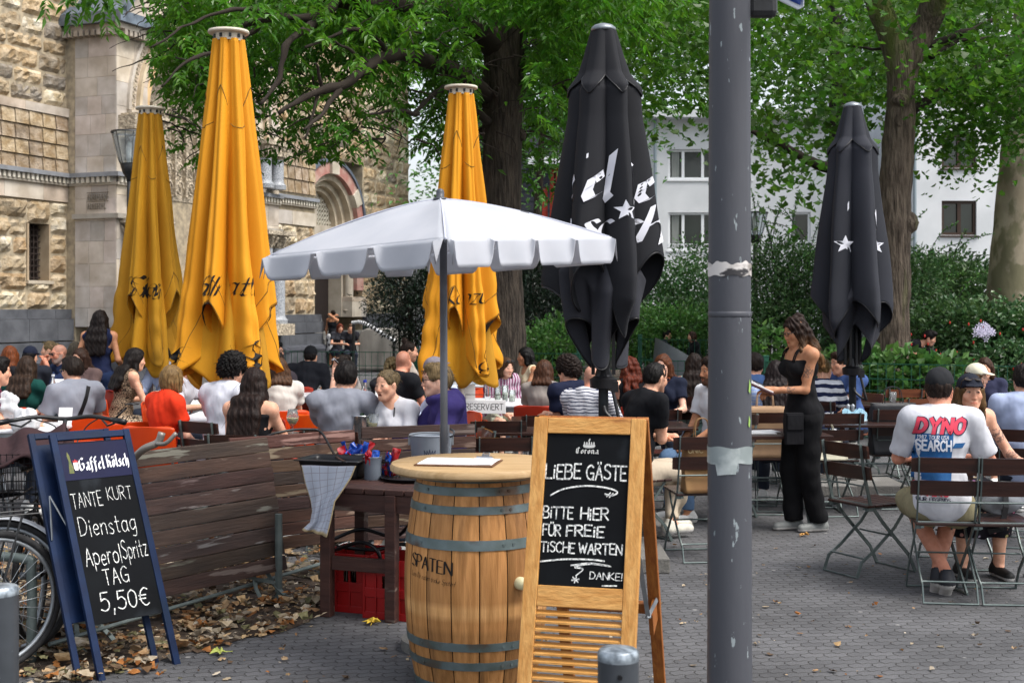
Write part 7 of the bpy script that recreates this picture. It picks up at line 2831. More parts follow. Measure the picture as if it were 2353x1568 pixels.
 cz, sz = math.cos(th), math.sin(th)
 hx, hy = hc[0] * s, hc[1] * s
 bx, by = (px - CX) * Y / F - (hx * cz - hy * sz), Y - (hx * sz + hy * cz)
 body = link(me, 'person', None, False, (bx, by, 0), th)
 tag(body, label, 'person', group)
 def child(name, V_, mat, amp=0, seed=0, col=None, sm=1, par=None, fq=9):
  vv, qq = V_.nets()
  if not len(qq):
   return None
  vv = smooth_v(vv, qq, sm, .4)
  if amp:
   nn = vnormals(vv, qq)
   vv = vv + nn * (amp * (vnoise(vv * np.array([fq, fq, fq * 1.5]), seed) + .5 * vnoise(vv * np.array([fq * 2.2, fq * 2.2, fq * 1.4]), seed + 1)))[:, None]
  cc = col(vv) if col else None
  return link(rawmesh(name, vv * s, qq, mat, cc, True), name, par or body)
 hcl = max(h * 1.15, .0095)
 # --- top garment
 if top.get('c'):
  g = max(.010, top.get('loose', .016) * .72)
  slv = top.get('sleeve', .5)
  neckl = top.get('neck', 'crew')
  lo, hi = bounds([hip, chest, neck, sh[-1], sh[1]] + ([A[-1][1], A[1][1], A[-1][2], A[1][2]] if slv else []), .24)
  V = Vol(lo, hi, hcl)
  torso(V, g)
  V.ell(hip + np.array([0, -.01, .02]), (.158 * width + g, .12 + g, .13), T1, .05)
  for k in (-1, 1):
   S_, E_, W_ = A[k]
   V.cap(neck + np.array([0, -.01, -.015]), S_, .042 + g, .042 + g * .9, .05)
   if slv:
    g2_ = g + .008
    if slv <= 1:
     V.cap(S_, E_, rU[0] + g2_, rU[1] + g2_ * 1.35, .03, cut=slv)
    else:
     V.cap(S_, E_, rU[0] + g2_, rU[1] + g2_ * 1.1, .03)
     V.cap(E_, W_, rF[0] + g2_, rF[1] + g2_ * .8, .02, cut=slv - 1)
   else:
    V.cap(S_ + Rt @ np.array([k * .035, 0, .03]), S_ + Rt @ np.array([k * .06, 0, -.12]), .066, .055, .01, True)
  sd_ = T2 @ up_
  if neckl == 'strap':
   V.keep(-sd_, chest + sd_ * .085)
  elif neckl == 'tank':
   V.cap(neck + np.array([0, .05, .03]), neck + np.array([0, .05, -.04]), .085, .075, .02, True)
   V.ell(neck + np.array([0, -.03, .06]), (.085, .085, .085), None, .02, True)
  elif neckl == 'scoop':
   V.ell(neck + np.array([0, .02, .035]), (.11, .12, .08), None, .02, True)
  else:
   V.ell(neck + T3 @ np.array([0, .022, .045]), (.068, .075, .055), None, .012, True)
  if neckl == 'hood':
   for a in np.linspace(0, 6.28, 15)[:-1]:
    a2 = a + .45
    p1 = neck + np.array([.085 * math.cos(a), .01 + .085 * math.sin(a), .012 - .02 * math.sin(a)])
    p2 = neck + np.array([.085 * math.cos(a2), .01 + .085 * math.sin(a2), .012 - .02 * math.sin(a2)])
    V.cap(p1, p2, .03, .03, .02)
   V.ell(neck + np.array([0, -.10, -.03]), (.10, .05, .07), None, .04)
   V.cap(neck + np.array([0, .02, .03]), neck + np.array([0, .03, .12]), .052, .06, .01, True)
  V.keep(T1 @ up_, hip - T1 @ up_ * top.get('len', .09 if not stand else .02))
  topo = child('top', V, cloth(top['c'], top.get('pat', 'plain')), top.get('fold', .007), NP_, fq=7)
  if topo:
   topo.name = top.get('name', 'shirt')
  if neckl in ('strap',) and topo:
   mb = MB()
   for k in (-1, 1):
    for dx in ((.085,) if not top.get('double') else (.075, .1)):
     pts = [chest + Rt @ np.array([k * dx, .118, .07]), chest + Rt @ np.array([k * dx * 1.05, .08, .15]), chest + T2 @ up_ * .185 + Rt @ np.array([k * dx, 0, 0]), chest + Rt @ np.array([k * dx * .8, -.09, .13]), chest + Rt @ np.array([k * dx * .7, -.125, .06])]
     mb.tube([Vector(p) * s for p in bez([tuple(p) for p in pts], 16)], .006 * s, 5)
   mb.build('shoulder_strap', cloth(top['c']), topo, smooth=True)
  body['_top'] = 1
 else:
  topo = None
 # --- lower garment
 if bottom:
  bk, bc = bottom[0], bottom[1]
  pat = bottom[2] if len(bottom) > 2 else 'plain'
  lo, hi = bounds([hip + np.array([0, 0, .1])] + [p for k in Lg for p in Lg[k]], .2)
  V = Vol(lo, hi, max(hcl, .0105))
  V.ell(hip + np.array([0, -.01, .02]), (.165 * width + .014, .122 + .014, .13), T1, .05)
  wide = .030 if bk == 'wide' else .016
  for k in (-1, 1):
   hj, kn, an = Lg[k]
   if bk in ('trousers', 'wide'):
    V.cap(hj, kn, rT[0] + .018, rT[1] + wide, .04)
    V.cap(kn, an + (kn - an) * (.06 if bk == 'trousers' else -.02), rC[0] + wide, rC[1] + wide * (1.3 if bk == 'wide' else .9), .03, cut=1)
   elif bk == 'shorts':
    V.cap(hj, kn, rT[0] + .022, rT[1] + .032, .04, cut=bottom[3] if len(bottom) > 3 else .8)
   elif bk == 'skirt':
    if stand:
     V.cap(hip, hip + np.array([k * .05, 0, -.45]), .17, .16, .06, cut=.95)
    else:
     V.cap(hj, kn, rT[0] + .03, rT[1] + .05, .08)
     V.cap(hj * np.array([.2, 1, 1]), kn * np.array([.2, 1, 1]), .08, .09, .08)
     V.cap(kn * np.array([.8, 1, 1]), an * np.array([.8, 1, 1]), .1, .09, .06, cut=.55)
  V.keep(-(T1 @ up_), hip + T1 @ up_ * (.10 if not stand else .11))
  V.keep(up_, np.array([0, 0, .012]))
  lo_o = child(bk if bk in ('skirt', 'shorts') else 'trousers', V, cloth(bc, pat), .006, NP_ + 50, fq=6)
 # --- shoes
 if shoes:
  for k in (-1, 1):
   an = Lg[k][2]
   fdir = np.array([0, 1.0, 0]) if legs != 'tuck' else np.array([0, .35, -.9])
   V = Vol(an - .24, an + .24, .009)
   a_ = an + np.array([0, -.035, -.045])
   b_ = an + fdir * .15 + np.array([0, 0, -.055 if legs != 'tuck' else .0])
   V.cap(a_, b_, .042, .036, .02)
   V.cap(a_ + np.array([0, .02, .05]), a_, .04, .042, .03)
   V.cap(an + np.array([0, .0, .03]), an + np.array([0, 0, .12]), .036, .036, .005, True)
   if legs != 'tuck':
    V.keep(up_, np.array([0, 0, .004]))
   shc, sole = np.array(lin(shoes)), np.array((.62, .6, .57))
   child('shoe', V, M('shoe_leather', '#ffffff', '#dcdcdc', rough=.6, sc=20, attr=True), 0, 0, lambda vv, sh_=shc, so=sole, zz=an[2] - .085: np.where((vv[:, 2:3] < zz + .026), so[None], sh_[None] * np.ones((len(vv), 1))))
 # --- hair
 hs, hh = hair[0], hair[1]
 length = hair[2] if len(hair) > 2 else 0
 if hs not in ('bald', 'buzz'):
  lo, hi = bounds([H(.12, .12, .17), H(-.12, -.16, -.15), neck + np.array([0, -.2, -length - .1]), neck + np.array([.16, .1, 0]), neck + np.array([-.16, .1, 0]), H(0, -.2, .2)], .03)
  V = Vol(lo, hi, max(.0065, h * .8))
  th_ = {'crop': -.006, 'short': .004, 'curly': .024, 'sleek': -.003, 'updo': -.004, 'bun': -.004}.get(hs, .002)
  V.ell(H(0, -.014, .032), (.082 + th_, .104 + th_, .098 + th_ * 1.3), Rh, .01)
  if hs in ('short', 'crop', 'curly'):
   V.ell(H(0, -.05, .0), (.08 + th_ * .7, .068 + th_, .085), Rh, .03)
   if hs != 'crop':
    V.ell(H(0, .04, .098), (.06 + th_, .05, .035 + th_ * .6), Rh, .02)
  if hs in ('bob', 'long', 'shoulder', 'wavy'):
   V.ell(H(0, -.035, -.02), (.092, .088, .12), Rh, .03)
   for kx in (-1, 1):
    V.cap(H(kx * .072, .01, .02), H(kx * .078, .0, -.10), .024, .028, .02)
  V.ell(H(0, .122, -.026), (.066, .087, .110), Rh, .012, True)
  if hs in ('updo', 'bun', 'sleek'):
   V.ell(H(0, .115, .0), (.068, .08, .092), Rh, .02, True)
  if hs in ('short', 'crop', 'sleek', 'bun', 'updo', 'curly'):
   V.keep(Rh @ np.array([0, -.25, 1.0]), H(0, -.09, -.062))
   for kx in (-1, 1):
    V.ell(H(kx * .085, .0, -.04), (.03, .035, .05), Rh, .01, True)
  if len(hair) > 3:
   V.ell(H(.01, -.075, .10), (.045, .042, .04), Rh, .015)
  if hs in ('short', 'crop', 'sleek', 'bun', 'updo', 'curly'):
   V.ell(H(0, .135, -.058), (.14, .105, .100), Rh, .012, True)
  if hs == 'bun':
   V.ell(H(0, -.07, .125), (.042, .042, .04), Rh, .01)
  if hs == 'updo':
   V.ell(H(0, -.11, .045), (.045, .035, .05), Rh, .015)
  if hs == 'dread':
   for kx in range(9):
    a = kx * .7
    V.cap(H(.05 * math.cos(a), -.09 + .02 * math.sin(a), .03 + .04 * math.sin(a)), H(.05 * math.cos(a) * 1.3, -.17, .0 + .05 * math.sin(a + 1)), .02, .016, .006)
  if hs == 'bob':
   V.keep(Rh @ np.array([0, 0, 1.0]), H(0, 0, -.115))
  if hs in ('long', 'shoulder', 'wavy'):
   n = 4
   for kx in (-1.15, -.55, 0, .55, 1.15):
    pts = [H(kx * .055, -.075, -.03), H(kx * .06, -.085, -.11)]
    ln = length * rr_.uniform(.9, 1.05)
    pts += [neck + Rt @ np.array([kx * .07, -.085, .0]), neck + Rt @ np.array([kx * .08, -.115, -.10]), neck + Rt @ np.array([kx * .075, -.135, -ln])]
    pts = [p for i, p in enumerate(pts) if i < 3 or ln > .1]
    for a, b_ in zip(pts[:-1], pts[1:]):
     V.cap(a, b_, .034, .03, .03)
   if hs == 'wavy' or length > .18:
    for kx in (-1, 1):
     V.cap(H(kx * .075, .0, -.08), neck + Rt @ np.array([kx * .1, .03, -.03]), .026, .024, .02)
     V.cap(neck + Rt @ np.array([kx * .1, .03, -.03]), neck + Rt @ np.array([kx * .1, .06, -min(.16, length)]), .024, .014, .02)
  if cap:
   V.ell(H(0, -.012, .075), (.12, .14, .055), Rh, .004, True)
  base = np.array(lin(hh))
  tip = np.array(lin(hair[3])) if len(hair) > 3 else base
  def hcolf(vv):
   l_ = (vv - hc) @ Rh
   ang = np.arctan2(l_[:, 0], -l_[:, 1] + .02)
   st_ = .5 + .2 * np.sin(ang * 31 + 1.2 * np.sin(vv[:, 2] * 11)) + .12 * np.sin(ang * 71 + vv[:, 2] * 21) + .15 * vnoise(vv * 30, 9)
   f_ = np.clip((hc[2] - .02 - vv[:, 2]) / .28, 0, 1)[:, None]
   return (base * (1 - f_) + tip * f_) * (.6 + .8 * st_)[:, None]
  vv, qq = V.nets()
  if len(qq):
   vv = smooth_v(vv, qq, 1, .4)
   nn = vnormals(vv, qq)
   l_ = (vv - hc) @ Rh
   ang = np.arctan2(l_[:, 0], -l_[:, 1] + .02)
   if hs in ('curly', 'dread'):
    dsp = .010 * vnoise(vv * 75, 5) + .008 * vnoise(vv * 150, 6)
   elif hs == 'wavy':
    dsp = .004 * np.sin(ang * 13 + vv[:, 2] * 40) + .002 * np.sin(ang * 37 + vv[:, 2] * 26) + .007 * vnoise(vv * 26, 3)
   else:
    dsp = .0016 * np.sin(ang * 29 + 2 * np.sin(vv[:, 2] * 12)) + .0012 * np.sin(ang * 61 + vv[:, 2] * 9) + .0035 * vnoise(vv * 28, 4)
   vv = vv + nn * dsp[:, None]
   ho = link(rawmesh('hair', vv * s, qq, hair_m, hcolf(vv), True), 'hair', body)
   mb = MB()
   r2 = np.random.default_rng(NP_)
   down = np.array([0, 0, -1.0])
   ids = r2.choice(len(vv), min(len(vv), 120 if Y < 11 else 40), replace=False)
   for i in ids:
    p, n_ = vv[i], nn[i]
    lp = l_[i]
    if lp[1] > .06 and lp[2] < .06:
     continue
    if hs in ('long', 'shoulder', 'wavy', 'bob'):
     L2 = r2.uniform(.03, .09)
     d_ = norm(down + n_ * .35 + r2.normal(0, .15, 3))
    else:
     L2 = r2.uniform(.015, .035)
     d_ = norm(n_ * .6 + (Rh @ np.array([0, -.3, -.5])) + r2.normal(0, .35, 3))
    mb.tube([(p - n_ * .002) * s, (p + d_ * L2 * .5 + n_ * .004) * s, (p + d_ * L2) * s], [.0016, .0012, .0005], 3, caps=False)
   if mb.v:
    sv = np.array(mb.v, np.float32)
    link(rawmesh('strands', sv, mb.f, hair_m, hcolf(sv / s), True), 'strands', ho)
 # --- cap, glasses
 if cap:
  V = Vol(H(0, 0, .05) - .26, H(0, 0, .05) + .26, .008)
  V.ell(H(0, -.012, .042), (.089, .109, .098), Rh, .01)
  V.ell(H(0, -.012, .02), (.078, .098, .075), Rh, .004, True)
  V.keep(Rh @ np.array([0, -.12, 1.0]), H(0, 0, .03))
  bs = -1 if len(cap) > 1 and cap[1] == 'back' else 1
  V.ell(H(0, .105 * bs, .056), (.064, .066, .0075), Rh @ rx(-4 * bs), .012)
  child('cap', V, cloth(cap[0]), .001, 3)
  mb = MB()
  p = H(0, -.012, .141) * s
  mb.lathe([(.001, -.004), (.007, 0), (.001, .004)], 8, Vector(p))
  mb.build('button', cloth(cap[0]), body)
 def spec(cy, cz, tilt, col, lens, nm):
  mb, ml = MB(), MB()
  Rg = rx(tilt)
  def G_(x, y, z):
   w_ = Rg @ np.array([x, y, z])
   return Vector(H(w_[0], cy + w_[1], cz + w_[2])) * s
  for kx in (-1, 1):
   ring_ = [G_(kx * .034 + .023 * math.cos(a), 0, .018 * math.sin(a)) for a in np.linspace(0, 6.283, 19)[:-1]]
   mb.tube(ring_, .0024, 5, closed=True)
   ml.add(ring_, [tuple(range(18))])
   mb.tube([G_(kx * .058, 0, .004), G_(kx * .076, -.02, .004), G_(kx * .08, -.10, .0)], .0022, 5)
  mb.tube([G_(-.011, .002, .003), G_(.011, .002, .003)], .0024, 5)
  o = mb.build(nm, M('frame_' + col.strip('#'), col, rough=.35), body, smooth=True)
  if lens:
   ml.build('lens', lens, o)
 if glasses:
  spec(.104, .008, 0, glasses, None if len(glasses) == 7 and glasses != '#101010' else M('dark_lens', '#17110f', rough=.1, spec=.7), 'glasses')
 if shades:
  spec(.072, .10, 62, shades, M('dark_lens', '#17110f', rough=.1, spec=.7), 'sunglasses')
 # --- chair below the person
 if not stand and seat:
  cf = face if chair_face is None else chair_face
  chair(seat, bx, by, cf, seat_label or ({'f': 'brown slatted folding chair', 'l': 'lighter brown folding chair', 'o': 'orange shell chair', 'p': 'light orange shell chair', 'r': 'red brown shell chair'}[seat] + ' under the ' + ' '.join(label.split()[:9])))
 return {'o': body, 's': s, 'top': topo, 'H': H, 'A': A, 'th': th, 'base': (bx, by), 'hip': hip, 'chest': chest, 'neck': neck, 'Rt': Rt, 'Rh': Rh, 'Lg': Lg}
def w_of(pp, p):
 """local point of a person -> world"""
 p = np.array(p) * pp['s']
 c, s_ = math.cos(pp['th']), math.sin(pp['th'])
 return Vector((pp['base'][0] + p[0] * c - p[1] * s_, pp['base'][1] + p[0] * s_ + p[1] * c, p[2]))
# ------------------------------------------------------------------ who sits where
BRN_, DK_, BLK_, BLD_, AUB_, RED_, GRY_ = '#4a3122', '#2a1d16', '#15110f', '#b08a5a', '#7a4528', '#8a4420', '#6b655e'
T = lambda c, **k: dict(c=c, **k)
PE = {}
# --- front row
PE['dyno'] = person('man in a black cap and white printed tee, back turned, at right', 2158, 843, 7.9, 172, lean=7, hd=(-18, 2, 0), skin='r', hair=('crop', '#3a2a22'), cap=('#26272a',), top=T('#e4e5ec', loose=.022, sleeve=.85, len=.13),
     bottom=('shorts', '#8b8468', 'plain', .95), arms=('table', 'wide'), legs='tuck', shoes='#23252b', width=.93, seat='f', seat_label='folding chair under the man in the white printed tee', tattoo=(('rfa', .09),), h=.008)
person('woman in a dark cap with sunglasses on it, facing the lens at right', 2228, 857, 8.45, 4, sex='f', lean=18, hd=(-6, -6, 0), skin='f', hair=('long', '#8a6a44', .22), cap=('#20232e',), shades='#3a2a18', top=T('#c8cddb', sleeve=0, neck='strap', loose=.006),
 bottom=('skirt', '#17151b', 'floral'), arms=((-.26, .42, .74), (.12, .42, .74)), tattoo=(('lfa', .09), ('lua', .05)), h=.0062, shoes='#1a1a1a', legs='sit')
PE['wait'] = person('waitress in black with long highlighted hair, standing and writing an order', 1826, 725, 10.0, -72, 'stand', 'f', lean=3, hd=(2, 16, 0), skin='t', hair=('wavy', '#3a261b', .16, '#a87a4a'), glasses='#2a2320', top=T('#131316', sleeve=0, neck='strap', loose=.005, double=1),
     bottom=('wide', '#121214'), arms=((-.07, .30, 1.12), (.02, .27, 1.10)), legs='walk', shoes='#7d807e', h=.0065, tattoo=(('lua', .045), ('lfa', .04)), grip=(1,), seat=None)
person('man in a black tee and amber glasses, arms folded on the table, facing right', 1506, 829, 9.7, 118, lean=14, hd=(12, 8, 0), skin='f', hair=('crop', '#1b1715'), glasses='#7a3a18', beard=('#3a2c25', .45), top=T('#15161a', loose=.02, sleeve=.62), bottom=('trousers', '#b9ab97'),
 arms=('cross', 'cross'), legs='cross', shoes='#d6d2c4', h=.0065, seat_label='folding chair under the man in black with amber glasses')
person('smiling bearded man in a white tee beside the lamp post', 1634, 818, 10.6, -62, lean=4, hd=(-5, 0, 0), skin='t', hair=('short', '#3a2a20'), beard=('#2a1d17', .85), top=T('#e2e3e6', loose=.024, sleeve=.7), bottom=('trousers', '#5a7391'), arms=((-.1, .34, .64), 'lap'), h=.0068, mouth=.3)
person('blond man in glasses and a purple hoodie, in profile, looking left', 1003, 832, 9.2, -75, lean=8, hd=(-6, 0, 0), skin='p', hair=('short', '#a98e63'), glasses='#2a2826', top=T('#3a3268', loose=.03, sleeve=1.95, neck='hood', fold=.01), arms=('table', 'forward'), h=.0062)
person('young woman in a white tee with blond hair pinned up, talking', 888, 846, 9.35, -32, sex='f', lean=10, hd=(-4, 2, 3), skin='f', hair=('updo', '#8f7a58'), mouth=.5, top=T('#e6e6ec', loose=.014, sleeve=.6), arms=('table', ('wide')), h=.0062)
person('dark haired man in a grey tee, back turned, in the middle', 795, 826, 9.55, 168, lean=10, hd=(14, 4, 0), skin='f', hair=('short', '#1d1512'), top=T('#82858f', loose=.024, sleeve=.7, fold=.01), arms=('forward', 'table'), h=.008, width=1.05)
person('woman with very long brown hair and a thin strapped black top, back turned', 584, 842, 9.2, 165, sex='f', lean=6, hd=(18, 2, 0), skin='f', hair=('long', '#33211a', .40), shades='#2a1d18', top=T('#17171a', sleeve=0, neck='strap', loose=.005), arms=('lap', 'table'), h=.0075, seat_label='folding chair under the woman with very long brown hair')
person('man with bushy dark curls in a white tee, back half turned', 535, 806, 10.2, 145, lean=8, hd=(10, 4, 0), skin='f', hair=('curly', '#1a1412'), top=T('#e4e5ee', loose=.026, sleeve=.7), arms=('table', 'table'), h=.0075, seat='f', width=1.05)
person('woman with light brown hair in a cream tee, back turned', 637, 819, 11.8, -158, sex='f', lean=6, hd=(20, 2, 0), skin='f', hair=('shoulder', '#6d4c34', .05), top=T('#dcd8d0', loose=.022, sleeve=.55, neck='scoop'), arms=('table', 'table'), seat='o', h=.009)
person('blond woman in an orange red tee, seen from behind', 397, 837, 10.3, 138, sex='f', lean=7, hd=(12, 0, 0), skin='p', hair=('bob', '#b08d5c'), top=T('#d9381c', loose=.024, sleeve=.6), arms=('table', 'lap'), seat='o', h=.0085, chair_face=170)
PE['strap'] = person('person in a grey tee with glasses and a black shoulder strap, back turned', 165, 817, 11.2, -145, lean=9, hd=(18, 6, 0), skin='f', hair=('short', '#33261d'), glasses='#8a7a5a', top=T('#8b8f99', loose=.026, sleeve=.72, fold=.01), arms=('table', 'table'), seat='o', h=.008)
person('woman with long straight brown hair in a dark green blouse, back turned', 63, 816, 12.2, 172, sex='f', lean=8, hd=(6, 2, 0), skin='f', hair=('long', '#4b3627', .16), top=T('#12403a', loose=.02, sleeve=1.9), arms=('table', 'table'), seat='o')
person('dark haired person in a maroon top at the left edge', -4, 818, 10.7, 118, lean=8, hd=(6, 2, 0), skin='f', hair=('short', '#1c1614'), top=T('#5a2036', loose=.022, sleeve=.6), arms=('table', 'wide'), seat='r')
PE['jeans'] = person('woman in a navy vest and jeans with long dark hair, standing, back turned', 231, 711, 15, 178, 'stand', 'f', lean=0, hd=(-6, 2, 0), skin='t', hair=('long', '#251915', .26), top=T('#1d2440', sleeve=0, neck='tank', loose=.008), bottom=('trousers', '#1f2c4a'), arms=((-.27, -.02, .90), (.20, .20, 1.06)), shoes='#303030', h=.009)
person('woman in a leopard print dress with long dark hair, turned right', 312, 798, 13.4, 128, sex='f', lean=12, hd=(-14, 6, 0), skin='f', hair=('long', '#221713', .20), top=T('#8f7a64', pat='spots,#221a16,42,-.09', sleeve=0, neck='tank', loose=.01), bottom=('skirt', '#a99680', 'spots,#1d1613,30,-.1'), arms=('table', 'table'), seat='o', h=.0085)
# --- left group behind
person('woman with long red hair at far left', 24, 793, 14.4, 150, sex='f', lean=6, hd=(30, 0, 0), skin='p', hair=('long', '#9a5128', .18), top=T('#1b1a1e', sleeve=.6), seat='r', h=.011)
person('person in a dark navy cap at far left, back turned', 70, 794, 14.8, -170, lean=10, hd=(-15, 8, 0), hair=('crop', '#1d1a1c'), cap=('#1d2233',), top=T('#23262f', sleeve=.7), seat='r', h=.011)
person('blond woman in profile with sunglasses pushed up, at far left', 113, 781, 16, -80, sex='f', lean=4, hd=(0, 0, 0), skin='f', hair=('updo', '#a08860'), shades='#7a6a40', top=T('#1f2024', sleeve=.5), seat='r', h=.0095)
person('bald man with dark glasses and grey beard, hands raised before his face', 135, 791, 15, -38, lean=8, hd=(-8, 4, 0), skin='r', hair=('buzz', '#77716b'), beard=('#9a9690', .75), glasses='#101010', top=T('#22304f', sleeve=1.5), arms=(('h', -.05, .20, -.10), ('h', .06, .19, -.09)), seat='r', h=.009)
person('woman with grey blond hair behind the bald man', 174, 784, 16.2, 165, sex='f', hd=(10, 0, 0), hair=('shoulder', '#7d7260', .08), top=T('#3a3d42', sleeve=.6), seat='r', h=.011)
person('brown haired woman half hidden behind the grey tee', 183, 798, 14, -20, sex='f', hd=(0, 2, 0), hair=('shoulder', '#4a3023', .08), top=T('#5b4a48', sleeve=.6), seat='r', h=.0095)
person('person in a pale blue shirt behind the leopard dress, head hidden by the parasol', 372, 792, 15.2, -20, lean=8, hair=('short', '#33261d'), top=T('#aebbd6', sleeve=1.9, loose=.022), seat='r', h=.011)
person('person in a white tee reaching across the table behind the orange red tee', 436, 812, 12.6, 70, lean=14, hair=('short', '#33261d'), top=T('#d9dae4', sleeve=.65, loose=.024), arms=('forward', 'forward'), seat='o', h=.01)
# --- middle behind
person('man in dark sunglasses between curls and cream tee, facing the lens', 598, 827, 12.6, -8, lean=6, hd=(0, 2, 0), skin='t', hair=('short', '#1c1614'), glasses='#101010', top=T('#23304f', sleeve=.6), seat='p', h=.009)
person('dark haired man in glasses behind the largest parasol, in profile', 634, 784, 16, 72, lean=6, hair=('short', '#15110f'), glasses='#1d1a18', top=T('#30323a', sleeve=.7), seat='r', h=.011)
person('woman with parted brown hair behind the woman in cream', 638, 806, 13.9, 20, sex='f', hd=(0, 18, 0), hair=('updo', '#33231b'), top=T('#39343a', sleeve=.7), seat='r', h=.011)
person('person in a black track jacket and black cap, bent over, back turned', 714, 793, 15.4, 168, lean=22, hd=(8, -4, 0), hair=('crop', '#221a17'), cap=('#17181b',), top=T('#17191f', sleeve=1.95, loose=.03, neck='hood'), arms=('table', 'table'), seat='r', h=.01, width=1.06)
person('woman with sunglasses in her hair, hand held to her face', 784, 813, 14, -70, sex='f', lean=12, hd=(0, 16, 0), skin='p', hair=('updo', '#33261f'), shades='#bfc4cc', top=T('#d9d6d2', sleeve=0, neck='tank'), arms=(('h', -.05, .13, -.06), 'table'), seat='r', h=.0095)
person('shaven headed man in a black tee facing right', 927, 805, 12.6, 140, lean=8, hd=(20, 0, 0), skin='r', hair=('buzz', '#4b3a30'), top=T('#17181c', sleeve=.6, loose=.022), seat='r', h=.0095)
person('man with a top bun and beard in a beige tee', 940, 783, 15, 110, lean=6, hd=(-10, 4, 0), skin='f', hair=('bun', '#3a281f'), beard=('#4a3529', .6), top=T('#b5aa9f', sleeve=.6, loose=.024), seat='r', h=.0095)
person('person with bundled blond dreadlocks, back turned', 900, 820, 13.4, 168, sex='f', lean=8, hd=(10, 2, 0), hair=('dread', '#a08b62'), top=T('#2b2b30', sleeve=.5), seat='r', h=.0095)
person('person in a patterned grey cap and light blue shirt behind the hoodie', 996, 819, 11.2, -70, lean=10, hd=(0, 6, 0), hair=('crop', '#4a3a2d'), cap=('#77727a', 'back'), glasses='#2a2320', top=T('#b9c4dc', sleeve=1.9, loose=.022), arms=('forward', 'table'), seat='o', h=.009)
person('woman in a pink striped open shirt with sunglasses on her head', 1163, 820, 14.3, 24, sex='f', lean=22, hd=(14, 4, 0), skin='p', hair=('long', '#6d4f38', .20), shades='#23262e', top=T('#cfc0cf', pat='vstripe,#7a3a5e,9', sleeve=1.7, loose=.03), bottom=('shorts', '#aeb09c', 'plain', .7), arms=((-.05, .36, .62), (.06, .36, .62)), seat='o', h=.0068, chair_face=24)
person('dark haired woman in profile with a white hairclip and cream top', 1206, 796, 15.4, -70, sex='f', lean=6, hd=(-6, 2, 0), skin='t', hair=('long', '#14110f', .16), top=T('#cdbfa2', sleeve=0, neck='tank'), seat='r', h=.0085)
person('woman with an auburn bob in a grey top, back turned', 1251, 825, 12.4, 165, sex='f', lean=7, hd=(-6, 2, 0), hair=('shoulder', '#66402a', .02), top=T('#8d857f', sleeve=.7), seat='r', h=.0095)
person('curly haired man in a navy tee, back turned, looking left', 1304, 814, 11.4, -150, lean=9, hd=(14, 2, 0), skin='f', hair=('curly', '#33231b'), top=T('#1b2036', sleeve=.62, loose=.022), arms=('cross', 'cross'), seat='l', h=.0085)
person('bald man in a white and navy striped tee, turned right', 1362, 838, 10.7, 140, lean=10, hd=(14, 6, 0), skin='r', hair=('buzz', '#a08a7c'), top=T('#e0e1e6', pat='stripe,#2c3350,.026,.30', sleeve=1.6, loose=.028), arms=('table', 'forward'), seat='f', h=.008, width=1.05)
person('woman with curly red hair and a black tank top, back turned', 1447, 818, 12.5, -165, sex='f', lean=8, hd=(0, 2, 0), skin='p', hair=('wavy', '#7d3218', .10), top=T('#15161a', sleeve=0, neck='tank'), seat='r', h=.009)
person('auburn woman in sunglasses behind the man with amber glasses', 1522, 812, 12.4, -18, sex='f', lean=6, hd=(-6, 0, 0), skin='p', hair=('long', '#804a2c', .14), glasses='#101010', top=T('#1d2233', sleeve=.6), seat='f', h=.0085)
person('woman with long dark brown hair in a mint top, back turned', 1594, 810, 13, 172, sex='f', lean=5, hd=(10, 2, 0), skin='f', hair=('long', '#33231b', .34), top=T('#a9cfc6', sleeve=0, neck='tank', loose=.012), seat='f', h=.009)
person('dark haired man in a blue shirt just right of the lamp post', 1735, 809, 12.6, 150, lean=6, hd=(20, 0, 0), hair=('short', '#33251d'), beard=('#4a3529', .4), top=T('#4a6694', sleeve=.7), seat='f', h=.009)
person('woman with dark hair in a light blue striped blouse, back turned', 1783, 826, 11.3, 168, sex='f', lean=12, hd=(-6, 8, 0), hair=('long', '#2a1c1c', .22), top=T('#c5d4ee', pat='stripe,#8fa8d8,.03,.4', sleeve=1.8, loose=.022), seat='f', h=.0085)
person('blond woman in a navy and white striped tee behind the waitress', 1893, 822, 12.4, 150, sex='f', lean=10, hd=(0, 8, 0), skin='f', hair=('updo', '#b08d58'), top=T('#dfe1e8', pat='stripe,#1d2440,.075,.5', sleeve=.7, loose=.02), arms=('table', 'table'), seat='f', h=.009)
person('man in a blue polo shirt turned left beside the charcoal parasol', 1928, 806, 13, -62, lean=10, hd=(-6, 4, 0), skin='f', hair=('short', '#4a3323'), top=T('#3f5687', sleeve=.7, loose=.028), arms=('forward', 'table'), seat='l', h=.0085, width=1.1)
PE['wcap'] = person('woman in a cream cap and dark tee holding a wine glass', 2244, 834, 11.2, 58, sex='f', lean=10, hd=(-6, 6, 0), skin='p', hair=('bob', '#7a5c3c'), cap=('#d8d2bb',), top=T('#25263a', sleeve=.7, loose=.022), arms=('lap', (.10, .34, .86)), seat='l', h=.008, grip=(1,))
person('brown haired woman behind the cream cap', 2262, 820, 12.9, -25, sex='f', lean=5, hd=(0, 4, 0), hair=('shoulder', '#5a3a28', .1), top=T('#2f3147', sleeve=.7), seat='l', h=.009)
person('dark haired man in a pale blue shirt at the right edge, back turned', 2352, 835, 9.6, 160, lean=8, hd=(14, 4, 0), hair=('short', '#2a211d'), top=T('#a9b5d2', sleeve=1.8, loose=.026), seat='f', h=.009)
